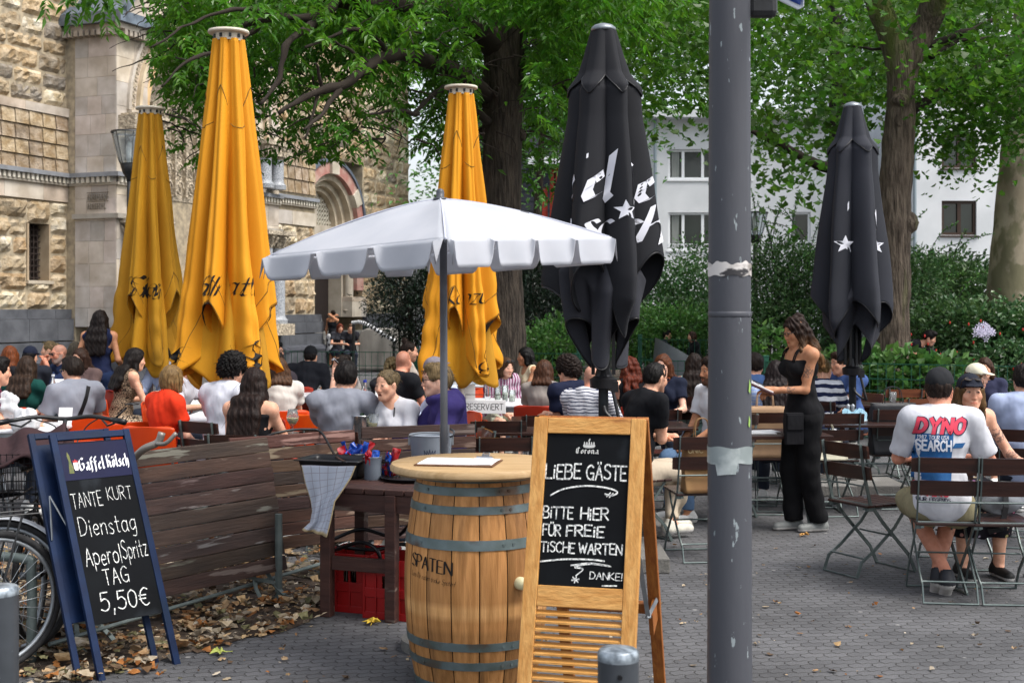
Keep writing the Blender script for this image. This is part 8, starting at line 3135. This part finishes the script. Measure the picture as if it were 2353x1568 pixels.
# --- beyond the fence
person('woman in a black top and patterned skirt, phoning beside the church', 765, 711, 36, 150, 'stand', 'f', lean=0, hd=(50, 4, 0), skin='t', hair=('updo', '#33261d'), top=T('#1b1c20', sleeve=0, neck='strap', loose=.008, len=-.02), bottom=('skirt', '#e6e6e8', 'spots,#15151a,8,.42'), arms=('side', ('h', .09, .06, -.03)), shoes='#202022', h=.012)
person('red haired person sitting on the church steps', 781, 763, 34.5, 30, sex='f', lean=14, hd=(0, 14, 0), hair=('bob', '#8a3a22'), top=T('#33343a', sleeve=.6), seat=None, h=.013, s=.97)
person('person in a dark tee sitting by the church, looking down', 805, 762, 34, 10, lean=14, hd=(0, 22, 0), hair=('updo', '#6a4a34'), top=T('#26262c', sleeve=.6), seat=None, h=.013, s=.97)
person('dark haired person passing behind the litter bin', 1533, 771, 23.4, 60, 'stand', lean=0, hair=('short', '#1c1614'), top=T('#24262c', sleeve=.7), arms=('side', 'side'), h=.012, s=.76)
person('brown haired woman in black passing behind the second fence', 1589, 772, 22.6, -80, 'stand', 'f', lean=6, hair=('bob', '#4a3022'), top=T('#1b1e20', sleeve=1.7), arms=('side', 'table'), h=.012, s=.76)
person('person in black bending over among the flowers at right', 2136, 766, 18.6, 60, 'stand', 'f', lean=48, hd=(0, 10, 0), hair=('short', '#1c1614'), top=T('#17171b', sleeve=.3), arms=((-.1, .55, .8), (.15, .6, .95)), h=.012, s=.93)
person('dark haired person in a grey striped shirt sitting in the garden, back turned', 2136, 797, 17.6, 175, lean=6, hair=('short', '#1a1513'), top=T('#c6c9d4', pat='vstripe,#555b6b,9', sleeve=.8, loose=.028), seat=None, h=.011)
# ------------------------------------------------------------------ leaves on the ground
lit_m = M('dry_leaf', '#ffffff', '#d8d0c4', rough=.85, sc=40, attr=True, transl=.15)
LPAL = [lin(c) for c in ('#a98a66', '#8a6a4a', '#c4a880', '#6f5a46', '#a8703c', '#cdbca0', '#9a8e7a', '#7d7a58', '#5a4a3c', '#d6cab6', '#b59a78', '#8f8474')]
def litter(name, pts, r, lo, hi, z0=.012, lift=.05):
 n = len(pts)
 az = r.uniform(0, 6.28, n)
 tl = r.normal(0, .45, (n, 2))
 d = norm(np.stack([np.cos(az), np.sin(az), tl[:, 0] * .6], 1))
 s = norm(np.cross(d, np.stack([tl[:, 1] * .5, np.zeros(n), np.ones(n)], 1)))
 nn = np.cross(s, d)
 L = (lo + (hi - lo) * r.uniform(0, 1, n) ** 1.6)[:, None]
 Wd = L * r.uniform(.55, .95, (n, 1))
 cu = r.uniform(-.28, .35, (n, 1)) * L
 p = np.array(pts) + np.array([0, 0, 1]) * (z0 + lift * r.uniform(0, 1, (n, 1)) ** 2)
 vs = [p, p + d * L * .2 + s * Wd * .5 + nn * cu, p + d * L * .5 + s * Wd * .3, p + d * L * .6 + s * Wd * .5 + nn * cu, p + d * L + nn * cu * .8, p + d * L * .6 - s * Wd * .5 + nn * cu, p + d * L * .5 - s * Wd * .3, p + d * L * .2 - s * Wd * .5 + nn * cu]
 v = np.stack(vs, 1).reshape(-1, 3)
 v[:, 2] = np.maximum(v[:, 2], .006)
 c = np.array(LPAL)[r.integers(0, len(LPAL), n)] * r.uniform(.6, 1.15, (n, 1))
 return tag(link(rawmesh(name, v, np.arange(n * 8).reshape(n, 8), lit_m, np.repeat(c, 8, 0)), name), kind='stuff')
r = np.random.default_rng(77)
pts = []
edge = ylim([(-300, 1500), (0, 1555), (150, 1575), (330, 1535), (430, 1500), (560, 1470), (700, 1435), (745, 1405), (780, 1330), (900, 1290)])
while len(pts) < 3900:
 x, y = r.uniform(-260, 800), r.uniform(1240, 1575)
 if y < edge(x) + r.normal(0, 7) and r.uniform() < .3 + .7 * (vnoise(np.array([[x * .03, y * .06, 0]]), 5)[0] > -.2):
  pts.append(tuple(G(x, y)))
litter('leaf_litter', pts, r, .02, .10)
pts = []
for k in range(330):
 x, y = r.uniform(300, 2352), 1180 + 390 * r.uniform() ** .8
 pts.append(tuple(G(x, y)))
litter('fallen_leaves', pts, r, .012, .05, .01, .004)
def maple(px, py, sz, c, label):
 p = G(px, py)
 mb = MB()
 prof = [1, .45, .85, .4, .7, .32, .35, .32, .7, .4, .85, .45]
 v = [(sz * q_ * math.sin(k * .5236), sz * q_ * math.cos(k * .5236), .012 + .02 * (k % 2) * (1 if k < 6 else .4)) for k, q_ in enumerate(prof)]
 mb.add([(0, 0, .01)] + v, [(0, k + 1, (k + 1) % 12 + 1) for k in range(12)])
 mb.tube([(0, 0, .012), (-sz * .5, -sz * .9, .01)], .002, 4)
 tag(mb.build('maple_leaf', M('leaf_' + c.strip('#'), c, rough=.7), loc=(p.x, p.y, .004), rz=px), label, 'leaf')
maple(855, 1434, .07, '#c8a83a', 'yellow maple leaf on the paving left of the barrel')
maple(505, 1503, .06, '#a8b05a', 'pale green yellow leaf on the paving below the weathered table')
maple(1847, 1232, .06, '#b98a4a', 'tan leaf beside the shoe of the waitress')
# ------------------------------------------------------------------ bicycles at the left edge
rubber = M('tyre_rubber', '#2a2a2b', '#1d1d1e', rough=.8, sc=30)
def bicycle(loc, rz, label, fr_c, fender=None, basket_=False, cloth_=False):
 t = empty('bicycle', loc, rz, label, 'bicycle', 'bicycles parked at the left edge')
 fm = M('bike_' + fr_c.strip('#'), fr_c, rough=.35, coat=.3)
 R0 = .335
 for x in (0, 1.04):
  wh = MB()
  ring_ = lambda q_, n_=56: [(x + q_ * math.cos(a), 0, R0 + q_ * math.sin(a)) for a in np.linspace(0, 6.2832, n_ + 1)[:-1]]
  wh.tube(ring_(R0 - .016), .017, 8, closed=True)
  w_ = wh.build('wheel', rubber, t, smooth=True)
  m2 = MB()
  m2.tube(ring_(R0 - .04), .011, 6, closed=True)
  m2.build('rim', steel, w_, smooth=True)
  m2 = MB()
  for k in range(28):
   a = k * .2244
   m2.tube([(x + .02 * math.cos(a + 1.4), .02 * (-1) ** k, R0 + .02 * math.sin(a + 1.4)), (x + (R0 - .045) * math.cos(a), 0, R0 + (R0 - .045) * math.sin(a))], .0014, 4)
  m2.tube([(x, -.05, R0), (x, .05, R0)], .02, 10)
  m2.build('spokes', steel, w_)
  if fender:
   m2 = MB()
   m2.grid(lambda u, v: (x + (R0 + .02) * math.cos(.2 + 2.6 * u), (v - .5) * .055, R0 + (R0 + .02 - .012 * abs(v - .5) * 2) * math.sin(.2 + 2.6 * u)), 30, 5)
   m2.build('mudguard', M('fender_' + fender.strip('#'), fender, rough=.3, metal=.2), t, smooth=True, solid=.002)
 mb = MB()
 for a, b_, q_ in (((0, .05, R0), (.40, .02, .30), .01), ((0, -.05, R0), (.40, -.02, .30), .01), ((0, .05, R0), (.30, .02, .76), .009), ((0, -.05, R0), (.30, -.02, .76), .009), ((.40, 0, .30), (.28, 0, .84), .016), ((.40, 0, .30), (.86, 0, .66), .018), ((.31, 0, .72), (.84, 0, .78), .016), ((.86, 0, .62), (.81, 0, .90), .018), ((1.04, .055, R0), (.86, .04, .64), .012), ((1.04, -.055, R0), (.86, -.04, .64), .012)):
  mb.tube([a, b_], q_, 8)
 mb.build('frame', fm, t, smooth=True)
 mb = MB()
 mb.tube([(.81, 0, .88), (.79, 0, 1.03), (.82, 0, 1.06)], .013, 8)
 mb.tube(bez([(.72, .29, 1.07), (.80, .15, 1.085), (.83, 0, 1.07), (.80, -.15, 1.085), (.72, -.29, 1.07)], 20), .012, 8)
 for s_ in (-1, 1):
  mb.tube([(.86, s_ * .2, 1.06), (.80, s_ * .24, 1.03), (.74, s_ * .29, 1.05)], .006, 6)
  mb.tube(bez([(.85, s_ * .18, 1.07), (.98, s_ * .08, 1.0), (.84, .02 * s_, .85)], 12), .004, 5)
 mb.build('handlebar', dark_metal, t, smooth=True)
 mb = MB()
 for s_ in (-1, 1):
  mb.tube([(.72, s_ * .29, 1.07), (.67, s_ * .36, 1.06)], .017, 10)
 mb.tube([(.72, -.3, 1.08), (.73, -.36, 1.14)], .006, 6)
 mb.lathe([(.001, -.006), (.035, -.004), (.04, .0), (.001, .008)], 16, (.73, -.39, 1.16))
 mb.build('grip', blackpl, t, smooth=True)
 mb = MB()
 mb.grid(lambda u, v: (.14 + .27 * v, (u - .5) * (.17 - .13 * v ** .7), .88 - .03 * (2 * u - 1) ** 2 + .015 * (1 - v)), 9, 9)
 mb.build('saddle', blackpl, t, smooth=True, solid=.03)
 mb = MB()
 mb.tube([(.40, -.09, .30), (.40, .09, .30)], .014, 8)
 mb.lathe([(.09, -.003), (.095, 0), (.09, .003)], 24)
 mb.v[-72:] = [(.40 + a, -.05 + c_, .30 + b_) for a, b_, c_ in mb.v[-72:]]
 mb.box((.40, -.1, .14), (.03, .012, .32))
 mb.build('crank', dark_metal, t)
 mb = MB()
 for s_ in (-1, 1):
  mb.tube([(-.2, s_ * .06, .74), (.3, s_ * .06, .75)], .005, 6)
  mb.tube([(-.12, s_ * .06, .74), (0, s_ * .06, R0)], .005, 6)
 mb.build('carrier', dark_metal, t)
 if basket_:
  mb = MB()
  for k in range(6):
   z = .76 + k * .045
   e = .9 + .02 * k
   mb.tube([(-.05 + .2 * e * a, .17 * e * b_, z) for a, b_ in ((-1, -1), (1, -1), (1, 1), (-1, 1))], .003, 5, closed=True)
  for k in range(13):
   q_ = -1 + k / 6
   for s_ in (-1, 1):
    mb.tube([(-.05 + .18 * q_, .153 * s_, .76), (-.05 + .2 * q_, .17 * s_, .99)], .002, 4)
    mb.tube([(-.05 + .18 * s_, .153 * q_, .76), (-.05 + .2 * s_, .17 * q_, .99)], .002, 4)
    mb.tube([(-.05 + .18 * q_, .153 * s_, .761), (-.05 - .18 * q_, -.153 * s_, .761)], .002, 4)
  mb.build('basket', blackpl, t)
 return t
pB = P(-18, 1385, 6.1)
bicycle((pB.x, 6.1, 0), math.atan2(-.68, -.73), 'dark bicycle nearest the left edge, its wheel beside the steel bollard', '#23262b')
pC = P(14, 1350, 6.42)
bicycle((pC.x, 6.42, 0), R_(176), 'bicycle with silver mudguards behind the dark wheel at the left edge', '#3a4048', '#c9ccd0')
bicycle((-2.477, 6.72, 0), R_(97), 'black bicycle with wire basket, its handlebar beside the blue chalkboard', '#1c1d20', None, True)
mb = MB()
jk = cloth('#3a2a2c')
def jf(u, v):
 x, y = -2.80 + .52 * u, 6.62 + .26 * math.sin(v * 2.6 - .2)
 z = 1.10 - .07 * (1 - u) - .30 * abs(v - .45) ** 1.1 - .02 * math.sin(u * 15 + v * 4)
 return (x + .02 * math.sin(v * 9), y - .12 + .015 * math.sin(u * 19), z)
mb.grid(jf, 46, 30)
tag(mb.build('jacket', jk, smooth=True, solid=.012), 'dark brown jacket draped over the bicycle basket', 'jacket')
mb = MB()
a = G(72, 1520)
mb.tube(bez([(a.x, a.y, 0), (a.x, a.y, .42), (a.x - .05, a.y + .01, .5), (a.x - .5, a.y + .05, .5), (a.x - .6, a.y + .05, .42), (a.x - .6, a.y + .05, 0)], 40), .024, 10)
tag(mb.build('bike_stand', frm, smooth=True), 'grey steel bicycle hoop in the leaves at the left edge', 'bike stand')
mb = MB()
mb.tube(bez([P(300, 1060, 7.0), P(330, 1031, 6.95), P(362, 1016, 6.95), P(372, 993, 6.95)], 14), [.02] * 13, 10)
mb.tube(bez([P(355, 1018, 6.95), P(380, 1018, 6.9), P(405, 994, 6.9)], 10), .012, 8)
tag(mb.build('forked_handle', M('bare_metal', '#8d8780', rough=.4, metal=.5), smooth=True), 'bare grey forked handle poking above the weathered slatted table', 'handle')
# ------------------------------------------------------------------ drinks and small things on the tables
gl_m = M('drinking_glass', '#e9eef0', rough=.05, transm=.9, ior=1.2, spec=.6)
drk = {'a': M('amber_drink', '#b5702a', rough=.2), 'w': M('pale_wine', '#d3c078', rough=.2), 'l': M('milky_drink', '#c9d0c0', rough=.3), 'o': M('orange_drink', '#d2612a', rough=.2)}
paperm = M('paper', '#f1f1f0')
def onT(px, Y, z=.741):
 return Vector(((px - CX) * Y / F, Y, z))
def glass_(loc, label, kind='t', d=None, fill=.5, h=.14, r_=.034):
 t = empty('glass', loc, 0, label, 'glass')
 mb = MB()
 if kind == 't':
  pr = [(.001, .004), (r_ * .85, .004), (r_, h)]
  lo_, hi_ = .006, h * fill
  fp = [(.001, lo_), (r_ * .83, lo_), (r_ * (.83 + .14 * fill), hi_), (.001, hi_)]
 else:
  pr = [(.001, .004), (.034, .004), (.006, .012), (.005, .085), (.024, .10), (.042, .13), (.044, .155), (.034, .21)]
  fp = [(.001, .10), (.022, .103), (.040, .13), (.042, .145), (.001, .145)]
 mb.lathe(pr, 20, caps=False)
 mb.build('bowl', gl_m, t, smooth=True, solid=.002)
 if d:
  mb = MB()
  mb.lathe(fp, 18, caps=False)
  mb.build('drink', drk[d], t, smooth='auto')
 return t
for px, Y, kind, d, lb in ((1143, 13.4, 't', 'l', 'tall glass with dregs, left of three before the striped shirt'), (1160, 13.5, 't', 'l', 'taller glass with lime, middle of three before the striped shirt'), (1176, 13.4, 't', 'l', 'short glass, right of three before the striped shirt'),
      (672, 9.75, 's', 'w', 'wine glass with white wine beside the long haired woman'), (1120, 16.6, 't', None, 'small empty glass by the cup at the middle parasol'), (1945, 13.1, 's', 'o', 'stemmed glass with orange drink beside the blue polo'),
      (2051, 13.1, 't', None, 'empty beer glass behind the black paper bag'), (1896, 13.1, 't', None, 'empty beer glass in front of the navy striped tee'), (770, 9.4, 't', 'a', 'short amber glass left of the man in the grey tee'),
      (858, 9.35, 's', 'w', 'flute of white wine beside the ice bucket'), (902, 9.3, 't', 'a', 'tumbler of amber drink in front of the white tee'), (918, 9.4, 't', 'a', 'taller drink with a straw before the purple hoodie')):
 glass_(onT(px, Y), lb, kind, d, .45, .16 if 'tall' in lb else .12)
pg = PE['wcap']
glass_(w_of(pg, pg['A'][1][2] + np.array([0, .08, -.02])) - Vector((0, 0, .06)), 'wine glass held by the woman in the cream cap', 's', 'l')
mb = MB()
for a, b_ in (((902, 9.3), 0), ((918, 9.4), 0)):
 p = onT(a[0], a[1], .75)
 mb = MB()
 mb.tube([p, p + Vector((.012, 0, .25))], .005, 6)
 tag(mb.build('straw', blackpl), 'black straw in the ' + ('taller drink' if a[0] > 910 else 'tumbler') + ' before the white tee', 'straw')
def bottle(loc, label, c, h=.30, r_=.036, capc='#2a3a9a', lab=True):
 t = empty('bottle', loc, 0, label, 'bottle')
 mb = MB()
 mb.lathe([(.001, 0), (r_, 0), (r_, h * .55), (r_ * .8, h * .68), (.014, h * .82), (.014, h * .94), (.001, h * .94)], 20, caps=False)
 mb.build('body', c, t, smooth='auto')
 mb = MB()
 mb.lathe([(.016, h * .93), (.016, h), (.001, h)], 14)
 mb.build('cap', M('cap_' + capc.strip('#'), capc, rough=.4), t)
 if lab:
  mb = MB()
  mb.lathe([(r_ + .001, h * .15), (r_ + .001, h * .45)], 20, caps=False)
  mb.build('label_band', paperm, t, smooth=True)
 return t
bottle(onT(838, 11.7), 'clear water bottle with a blue cap behind the woman talking', gl_m, .32)
bottle(onT(122, 13.4), 'clear bottle on the far left table', gl_m, .28, .034, '#c9ccd0')
bottle(onT(1120, 13.3), 'small clear bottle left of the glasses before the striped shirt', gl_m, .22, .03, '#c9ccd0', False)
bottle(onT(884, 9.35), 'small dark bottle among the drinks before the white tee', MATS['brown_bottle'], .17, .03, '#d9c9a0')
bottle(onT(1910, 13.2), 'dark bottle in front of the navy striped tee', MATS['brown_bottle'], .2, .03, '#2a2a2a')
bucket(onT(830, 9.4), .085, .19, 'steel ice bucket with a bottle neck showing, in the middle', M('polished_steel', '#b9bdc0', rough=.2, metal=.9), 'ice_bucket', flare=.8)
bottle(onT(828, 9.4, .80), 'dark green bottle leaning in the ice bucket', M('green_bottle', '#1d3a24', rough=.15), .27, .036, '#20302a', False)
glass_(onT(185, 13.6), 'large clear jug with leaves on the far left table', 't', 'l', .3, .22, .07)
mb = MB()
mb.lathe([(.001, 0), (.05, 0), (.055, .03), (.045, .032), (.04, .01), (.001, .01)], 20, onT(762, 14.5))
tag(mb.build('ashtray', blackpl, smooth='auto'), 'black ashtray on the white table behind the grey tee', 'ashtray')
t = empty('coffee_cup', onT(1096, 16.4), 0, 'pale blue coffee cup on a saucer by the middle parasol', 'cup')
mb = MB()
mb.lathe([(.001, 0), (.03, 0), (.045, .05), (.04, .05), (.028, .006), (.001, .006)], 20)
mb.lathe([(.001, -.002), (.075, .006), (.073, .008), (.001, 0)], 24)
mb.build('cup', M('blue_china', '#b9d0dc', rough=.2), t, smooth='auto')
def card(px, Y, w_, h_, label, tilt=12, z=.741, rz=0):
 mb = MB()
 mb.box((0, 0, h_ / 2), (w_, .004, h_), rot(-tilt, 0, 0))
 tag(mb.build('menu_card', paperm, loc=onT(px, Y, z), rz=R_(rz)), label, 'menu')
card(133, 14, .14, .2, 'white menu card on the far left table')
card(150, 10.7, .11, .15, 'white menu card behind the grey tee with the shoulder strap')
card(515, 11.6, .13, .2, 'menu card standing left of the curly haired man')
card(1078, 13.4, .12, .18, 'menu card standing on the white table behind the reserved sign')
card(878, 12.1, .13, .2, 'menu card beside the tall water bottle', 4)
mb = MB()
mb.box((0, 0, .004), (.26, .2, .006))
mb.box((.05, .04, .009), (.22, .16, .004), rot(0, 0, 14))
tag(mb.build('papers', paperm, loc=onT(1740, 10.1)), 'white papers on the slatted table beside the lamp post', 'papers')
t = empty('reserved_sign', P(1113, 934, 12.95), R_(-4), 'white sign reading reserved, hung on the edge of the white table', 'sign')
mb = MB()
mb.box((0, 0, 0), (.42, .012, .135))
mb.build('plate', paperm, t, bevel=.003)
mb = MB()
write(mb, 'RESERViERT', lambda x, y: Vector((x, -.0075, y)), -.185, -.028, .06, .37, GL, 1.0)
mb.build('lettering', ink, t)
mb = MB()
mb.tube([(-.19, .01, -.06), (-.19, .01, .12), (.19, .01, .12), (.19, .01, -.12)], .004, 5)
mb.build('wire_holder', blackpl, t)
t = empty('napkin_holder', onT(1965, 11.1), 0, 'condiment stand with light blue napkins beside the black paper bag', 'napkin holder')
mb = MB()
for k in range(9):
 mb.grid(lambda u, v: (-.09 + .02 * k + .05 * (u - .5), .02 * math.sin(k * 2.1) + .02 * (u - .5), .005 + .09 * v + .02 * math.sin(k + u * 3)), 3, 3)
mb.build('napkins', M('blue_napkin', '#9cc4d6', rough=.9), t, solid=.004)
mb = MB()
mb.lathe([(.001, 0), (.09, .0), (.1, .012), (.001, .008)], 20)
mb.build('plate', whitet, t)
mb = MB()
for x in (-.04, .0):
 mb.lathe([(.018, .0), (.02, .09), (.014, .11), (.02, .13), (.001, .145)], 12, (x, .09, 0))
mb.build('salt_mill', steel, t, smooth=True)
def bag(loc, rz, w_, d_, h_, mat, label, handles=True, slump=.06, cat='bag', nm='paper_bag', hc_=None):
 t = empty(nm, loc, rz, label, cat)
 mb = MB()
 def fn(u, v):
  a = u * 2 * math.pi
  c, s_ = math.cos(a), math.sin(a)
  e = .22
  k = 1 - slump * v + .03 * math.sin(v * 9 + a * 3)
  return (w_ / 2 * math.copysign(abs(c) ** e, c) * k, d_ / 2 * math.copysign(abs(s_) ** e, s_) * (1 - .45 * v) * (1 + .12 * math.sin(a * 2 + v * 5)), h_ * v)
 mb.grid(fn, 48, 14, True)
 mb.add([fn(k / 48, 0) for k in range(48)], [tuple(range(48))])
 mb.build('body', mat, t, smooth=True, solid=.003)
 if handles:
  mb = MB()
  for s_ in (-1, 1):
   mb.tube(bez([(-w_ * .2, s_ * d_ * .2, h_ * .95), (-w_ * .14, s_ * d_ * .1, h_ + .12), (w_ * .14, s_ * d_ * .1, h_ + .12), (w_ * .2, s_ * d_ * .2, h_ * .95)], 18), .004, 5)
  mb.build('handle', hc_ or mat, t)
 return t
kraft = M('kraft_paper', '#b09072', '#9a7c60', rough=.85, sc=6, bump=.3, bs=7)
b_ = bag(Vector(((1757 - CX) * 10.9 / F, 10.9, .465)), 0, .36, .16, .42, kraft, 'brown paper shopping bag on the chair right of the lamp post')
b2 = bag(Vector(((1612 - CX) * 8.85 / F, 8.85, .465)), R_(8), .27, .13, .36, M('ochre_paper', '#8a6a45', '#79593a', rough=.85, bump=.3, bs=7), 'ochre paper bag on the chair touching the lamp post')
mb = MB()
write(mb, 'UNiC', lambda x, y: Vector((x, -.062, .27 + y)), -.11, 0, .035, .1, GL, 1.4)
mb.build('printed_lettering', M('beige_print', '#c9b48a', rough=.8), b2)
bag(Vector(((2050 - CX) * 11.15 / F, 11.15, .465)), R_(4), .40, .16, .43, M('black_paper', '#26272b', '#1d1e22', rough=.5, sc=5, bump=.3, bs=8), 'large black paper shopping bag standing on a chair')
bag(Vector(((1893 - CX) * 10.8 / F, 10.75, .465)), 0, .34, .2, .16, M('cream_leather', '#cfcab4', '#b5b09a', rough=.5, sc=6, bump=.5, bs=9), 'soft cream handbag lying on the chair behind the waitress', True, .3, 'handbag', 'handbag')
mb = MB()
t = empty('hip_bag', Vector(((2300 - CX) * 7.85 / F, 7.85, .48)), R_(10), 'grey zipped hip bag resting on the chair at the right edge', 'bag')
mb.grid(lambda u, v: (.16 * math.cos(6.283 * u) * math.sin(3.14 * v) ** .6, .07 * math.sin(6.283 * u) * math.sin(3.14 * v) ** .6, .16 * v + .015 * math.sin(u * 20)), 30, 14, True)
mb.build('body', cloth('#8b9096'), t, smooth=True)
mb = MB()
mb.strip([(-.02, -.08, .15), (-.03, -.1, .05), (-.06, -.1, -.08), (-.12, -.06, -.1)], .035, .006, (0, 1, 0))
mb.build('strap', blackpl, t)
for px, py, Y, s_, lb in ((12, 935, 10.5, .1, 'crumpled white plastic bag on the table at the left edge'), (58, 970, 10.3, .09, 'thin white plastic bag hanging from the table edge at left')):
 p = P(px, py, Y)
 mb = MB()
 def wf(u, v):
  a, b2_ = 6.283 * u, 3.1416 * v
  q_ = np.array([[math.cos(a) * math.sin(b2_), math.sin(a) * math.sin(b2_), math.cos(b2_)]])
  k = s_ * (1 + .28 * float(vnoise(q_ * 1.9 + px, 3)[0]) + .06 * float(vnoise(q_ * 5 + px, 4)[0]))
  return (p.x + q_[0, 0] * k * 1.15, p.y + q_[0, 1] * k * .7, p.z + q_[0, 2] * k * 1.1)
 mb.grid(wf, 36, 24, True)
 tag(mb.build('plastic_bag', M('white_film', '#dfe0e2', rough=.35, transl=.3), smooth=True), lb, 'plastic bag')
pw_ = PE['wait']
hl, hr = w_of(pw_, pw_['A'][-1][2]), w_of(pw_, pw_['A'][1][2])
c = (hl + hr) / 2 + Vector((-.11, -.01, .03))
t = empty('order_folder', c, R_(-8), 'dark order folder with pages held by the waitress', 'folder')
mb = MB()
mb.box((0, 0, 0), (.25, .17, .018), rot(0, 24, 0))
mb.build('cover', M('maroon_leather', '#4a2a2c', rough=.5), t, bevel=.004)
mb = MB()
mb.box((.005, 0, .013), (.23, .15, .008), rot(0, 24, 0))
mb.build('pages', paperm, t)
mb = MB()
mb.box((c.x + .02, c.y - .01, c.z + .022), (.15, .075, .009), rot(0, 24, 0))
tag(mb.build('phone', M('phone_black', '#141518', rough=.15), bevel=.004), 'black phone lying on the order folder of the waitress', 'phone')
p = w_of(pw_, pw_['hip'] + np.array([-.12, .15, -.08]))
t = empty('pouch', p, R_(10), 'black waiter pouch hanging at the hip of the waitress', 'pouch')
mb = MB()
mb.box((0, 0, 0), (.14, .05, .24))
mb.box((0, -.03, .05), (.13, .012, .12))
mb.build('body', cloth('#17171a'), t, bevel=.015)
from mathutils.bvhtree import BVHTree
def printer(pp, c, right, upv, fwd):
 me = pp['top'].data
 bv = BVHTree.FromPolygons([v.co.copy() for v in me.vertices], [tuple(q_.vertices) for q_ in me.polygons])
 c, right, upv, fwd = (Vector(k) for k in (c, right, upv, fwd))
 def fn(x, y, off=.003):
  o = c + right * x + upv * y
  hit = bv.ray_cast(o - fwd * .6, fwd)
  return (hit[0] if hit[0] is not None else o) - fwd * off
 return fn
dy = PE['dyno']
fn = printer(dy, Vector(tuple(dy['chest'] * dy['s'])), (1, 0, 0), (0, -.1, 1), (0, 1, 0))
def patch(fn, x0, x1, y0, y1, mat, par, off, skew=0, nm='print_block'):
 mb = MB()
 mb.grid(lambda u, v: fn(x0 + (x1 - x0) * u + skew * (v - .5), y0 + (y1 - y0) * v, off), 14, 14)
 return mb.build(nm, mat, par, smooth=True)
pblue, pred, pwht = M('print_blue', '#1d5288', '#2a5f92', rough=.85, sc=30), M('print_red', '#d6455a', rough=.85), M('print_pale', '#dfe2ea', rough=.85)
pdark = M('print_dark', '#1f2740', rough=.85)
to = dy['top']
SX = -.035
patch(fn, SX - .13, SX + .075, -.22, .055, pblue, to, .003, .02)
mb, m2, m3, m4 = MB(), MB(), MB(), MB()
f3_ = lambda k: (lambda x, y: fn(x, y, k))
write(m4, 'DYNO', f3_(.0045), SX - .125, .058, .082, .27, GL, 3.6, None, 2.6, 0, 1, .22)
write(mb, 'DYNO', f3_(.006), SX - .128, .060, .08, .27, GL, 2.7, None, 2.6, 0, 1, .22)
write(m2, '1987 TOUR USA', f3_(.006), SX - .115, .022, .022, .17, GL, 1.6, None, 2, 0, 1, .1)
write(m2, 'SEARCH', f3_(.006), SX - .12, -.045, .058, .19, GL, 2.2, None, 2)
for k in range(4):
 x = SX - .12 + .06 * k
 m3.grid(lambda u, v: fn(x + .07 * u, -.155 + .05 * v * (1 - abs(2 * u - 1)) + .02 * (k % 2), .0055), 7, 5)
write(mb, 'VANS', f3_(.006), SX - .12, -.30, .06, .16, GL, 2.6, None, 2.2)
write(m4, 'OUR LEGENDS', f3_(.006), SX - .13, -.335, .02, .18, GL, 1.7, None, 2)
patch(fn, SX + .085, SX + .15, -.03, .0, pblue, to, .004, .02)
for m_, mt, nm in ((m4, pdark, 'print_outline'), (mb, pred, 'red_lettering'), (m2, pwht, 'pale_lettering'), (m3, pred, 'print_motif')):
 m_.build(nm, mt, to, smooth=True)
sp_ = PE['strap']
fn = printer(sp_, Vector(tuple(sp_['chest'] * sp_['s'])), (1, 0, 0), (0, -.1, 1), (0, 1, 0))
mb = MB()
pen(mb, [[(.085, .15), (.05, .05), (.0, -.08), (-.06, -.24)]], lambda x, y: fn(x, y, .005), .035, None, .02)
mb.build('shoulder_strap', blackpl, sp_['top'], smooth=True)
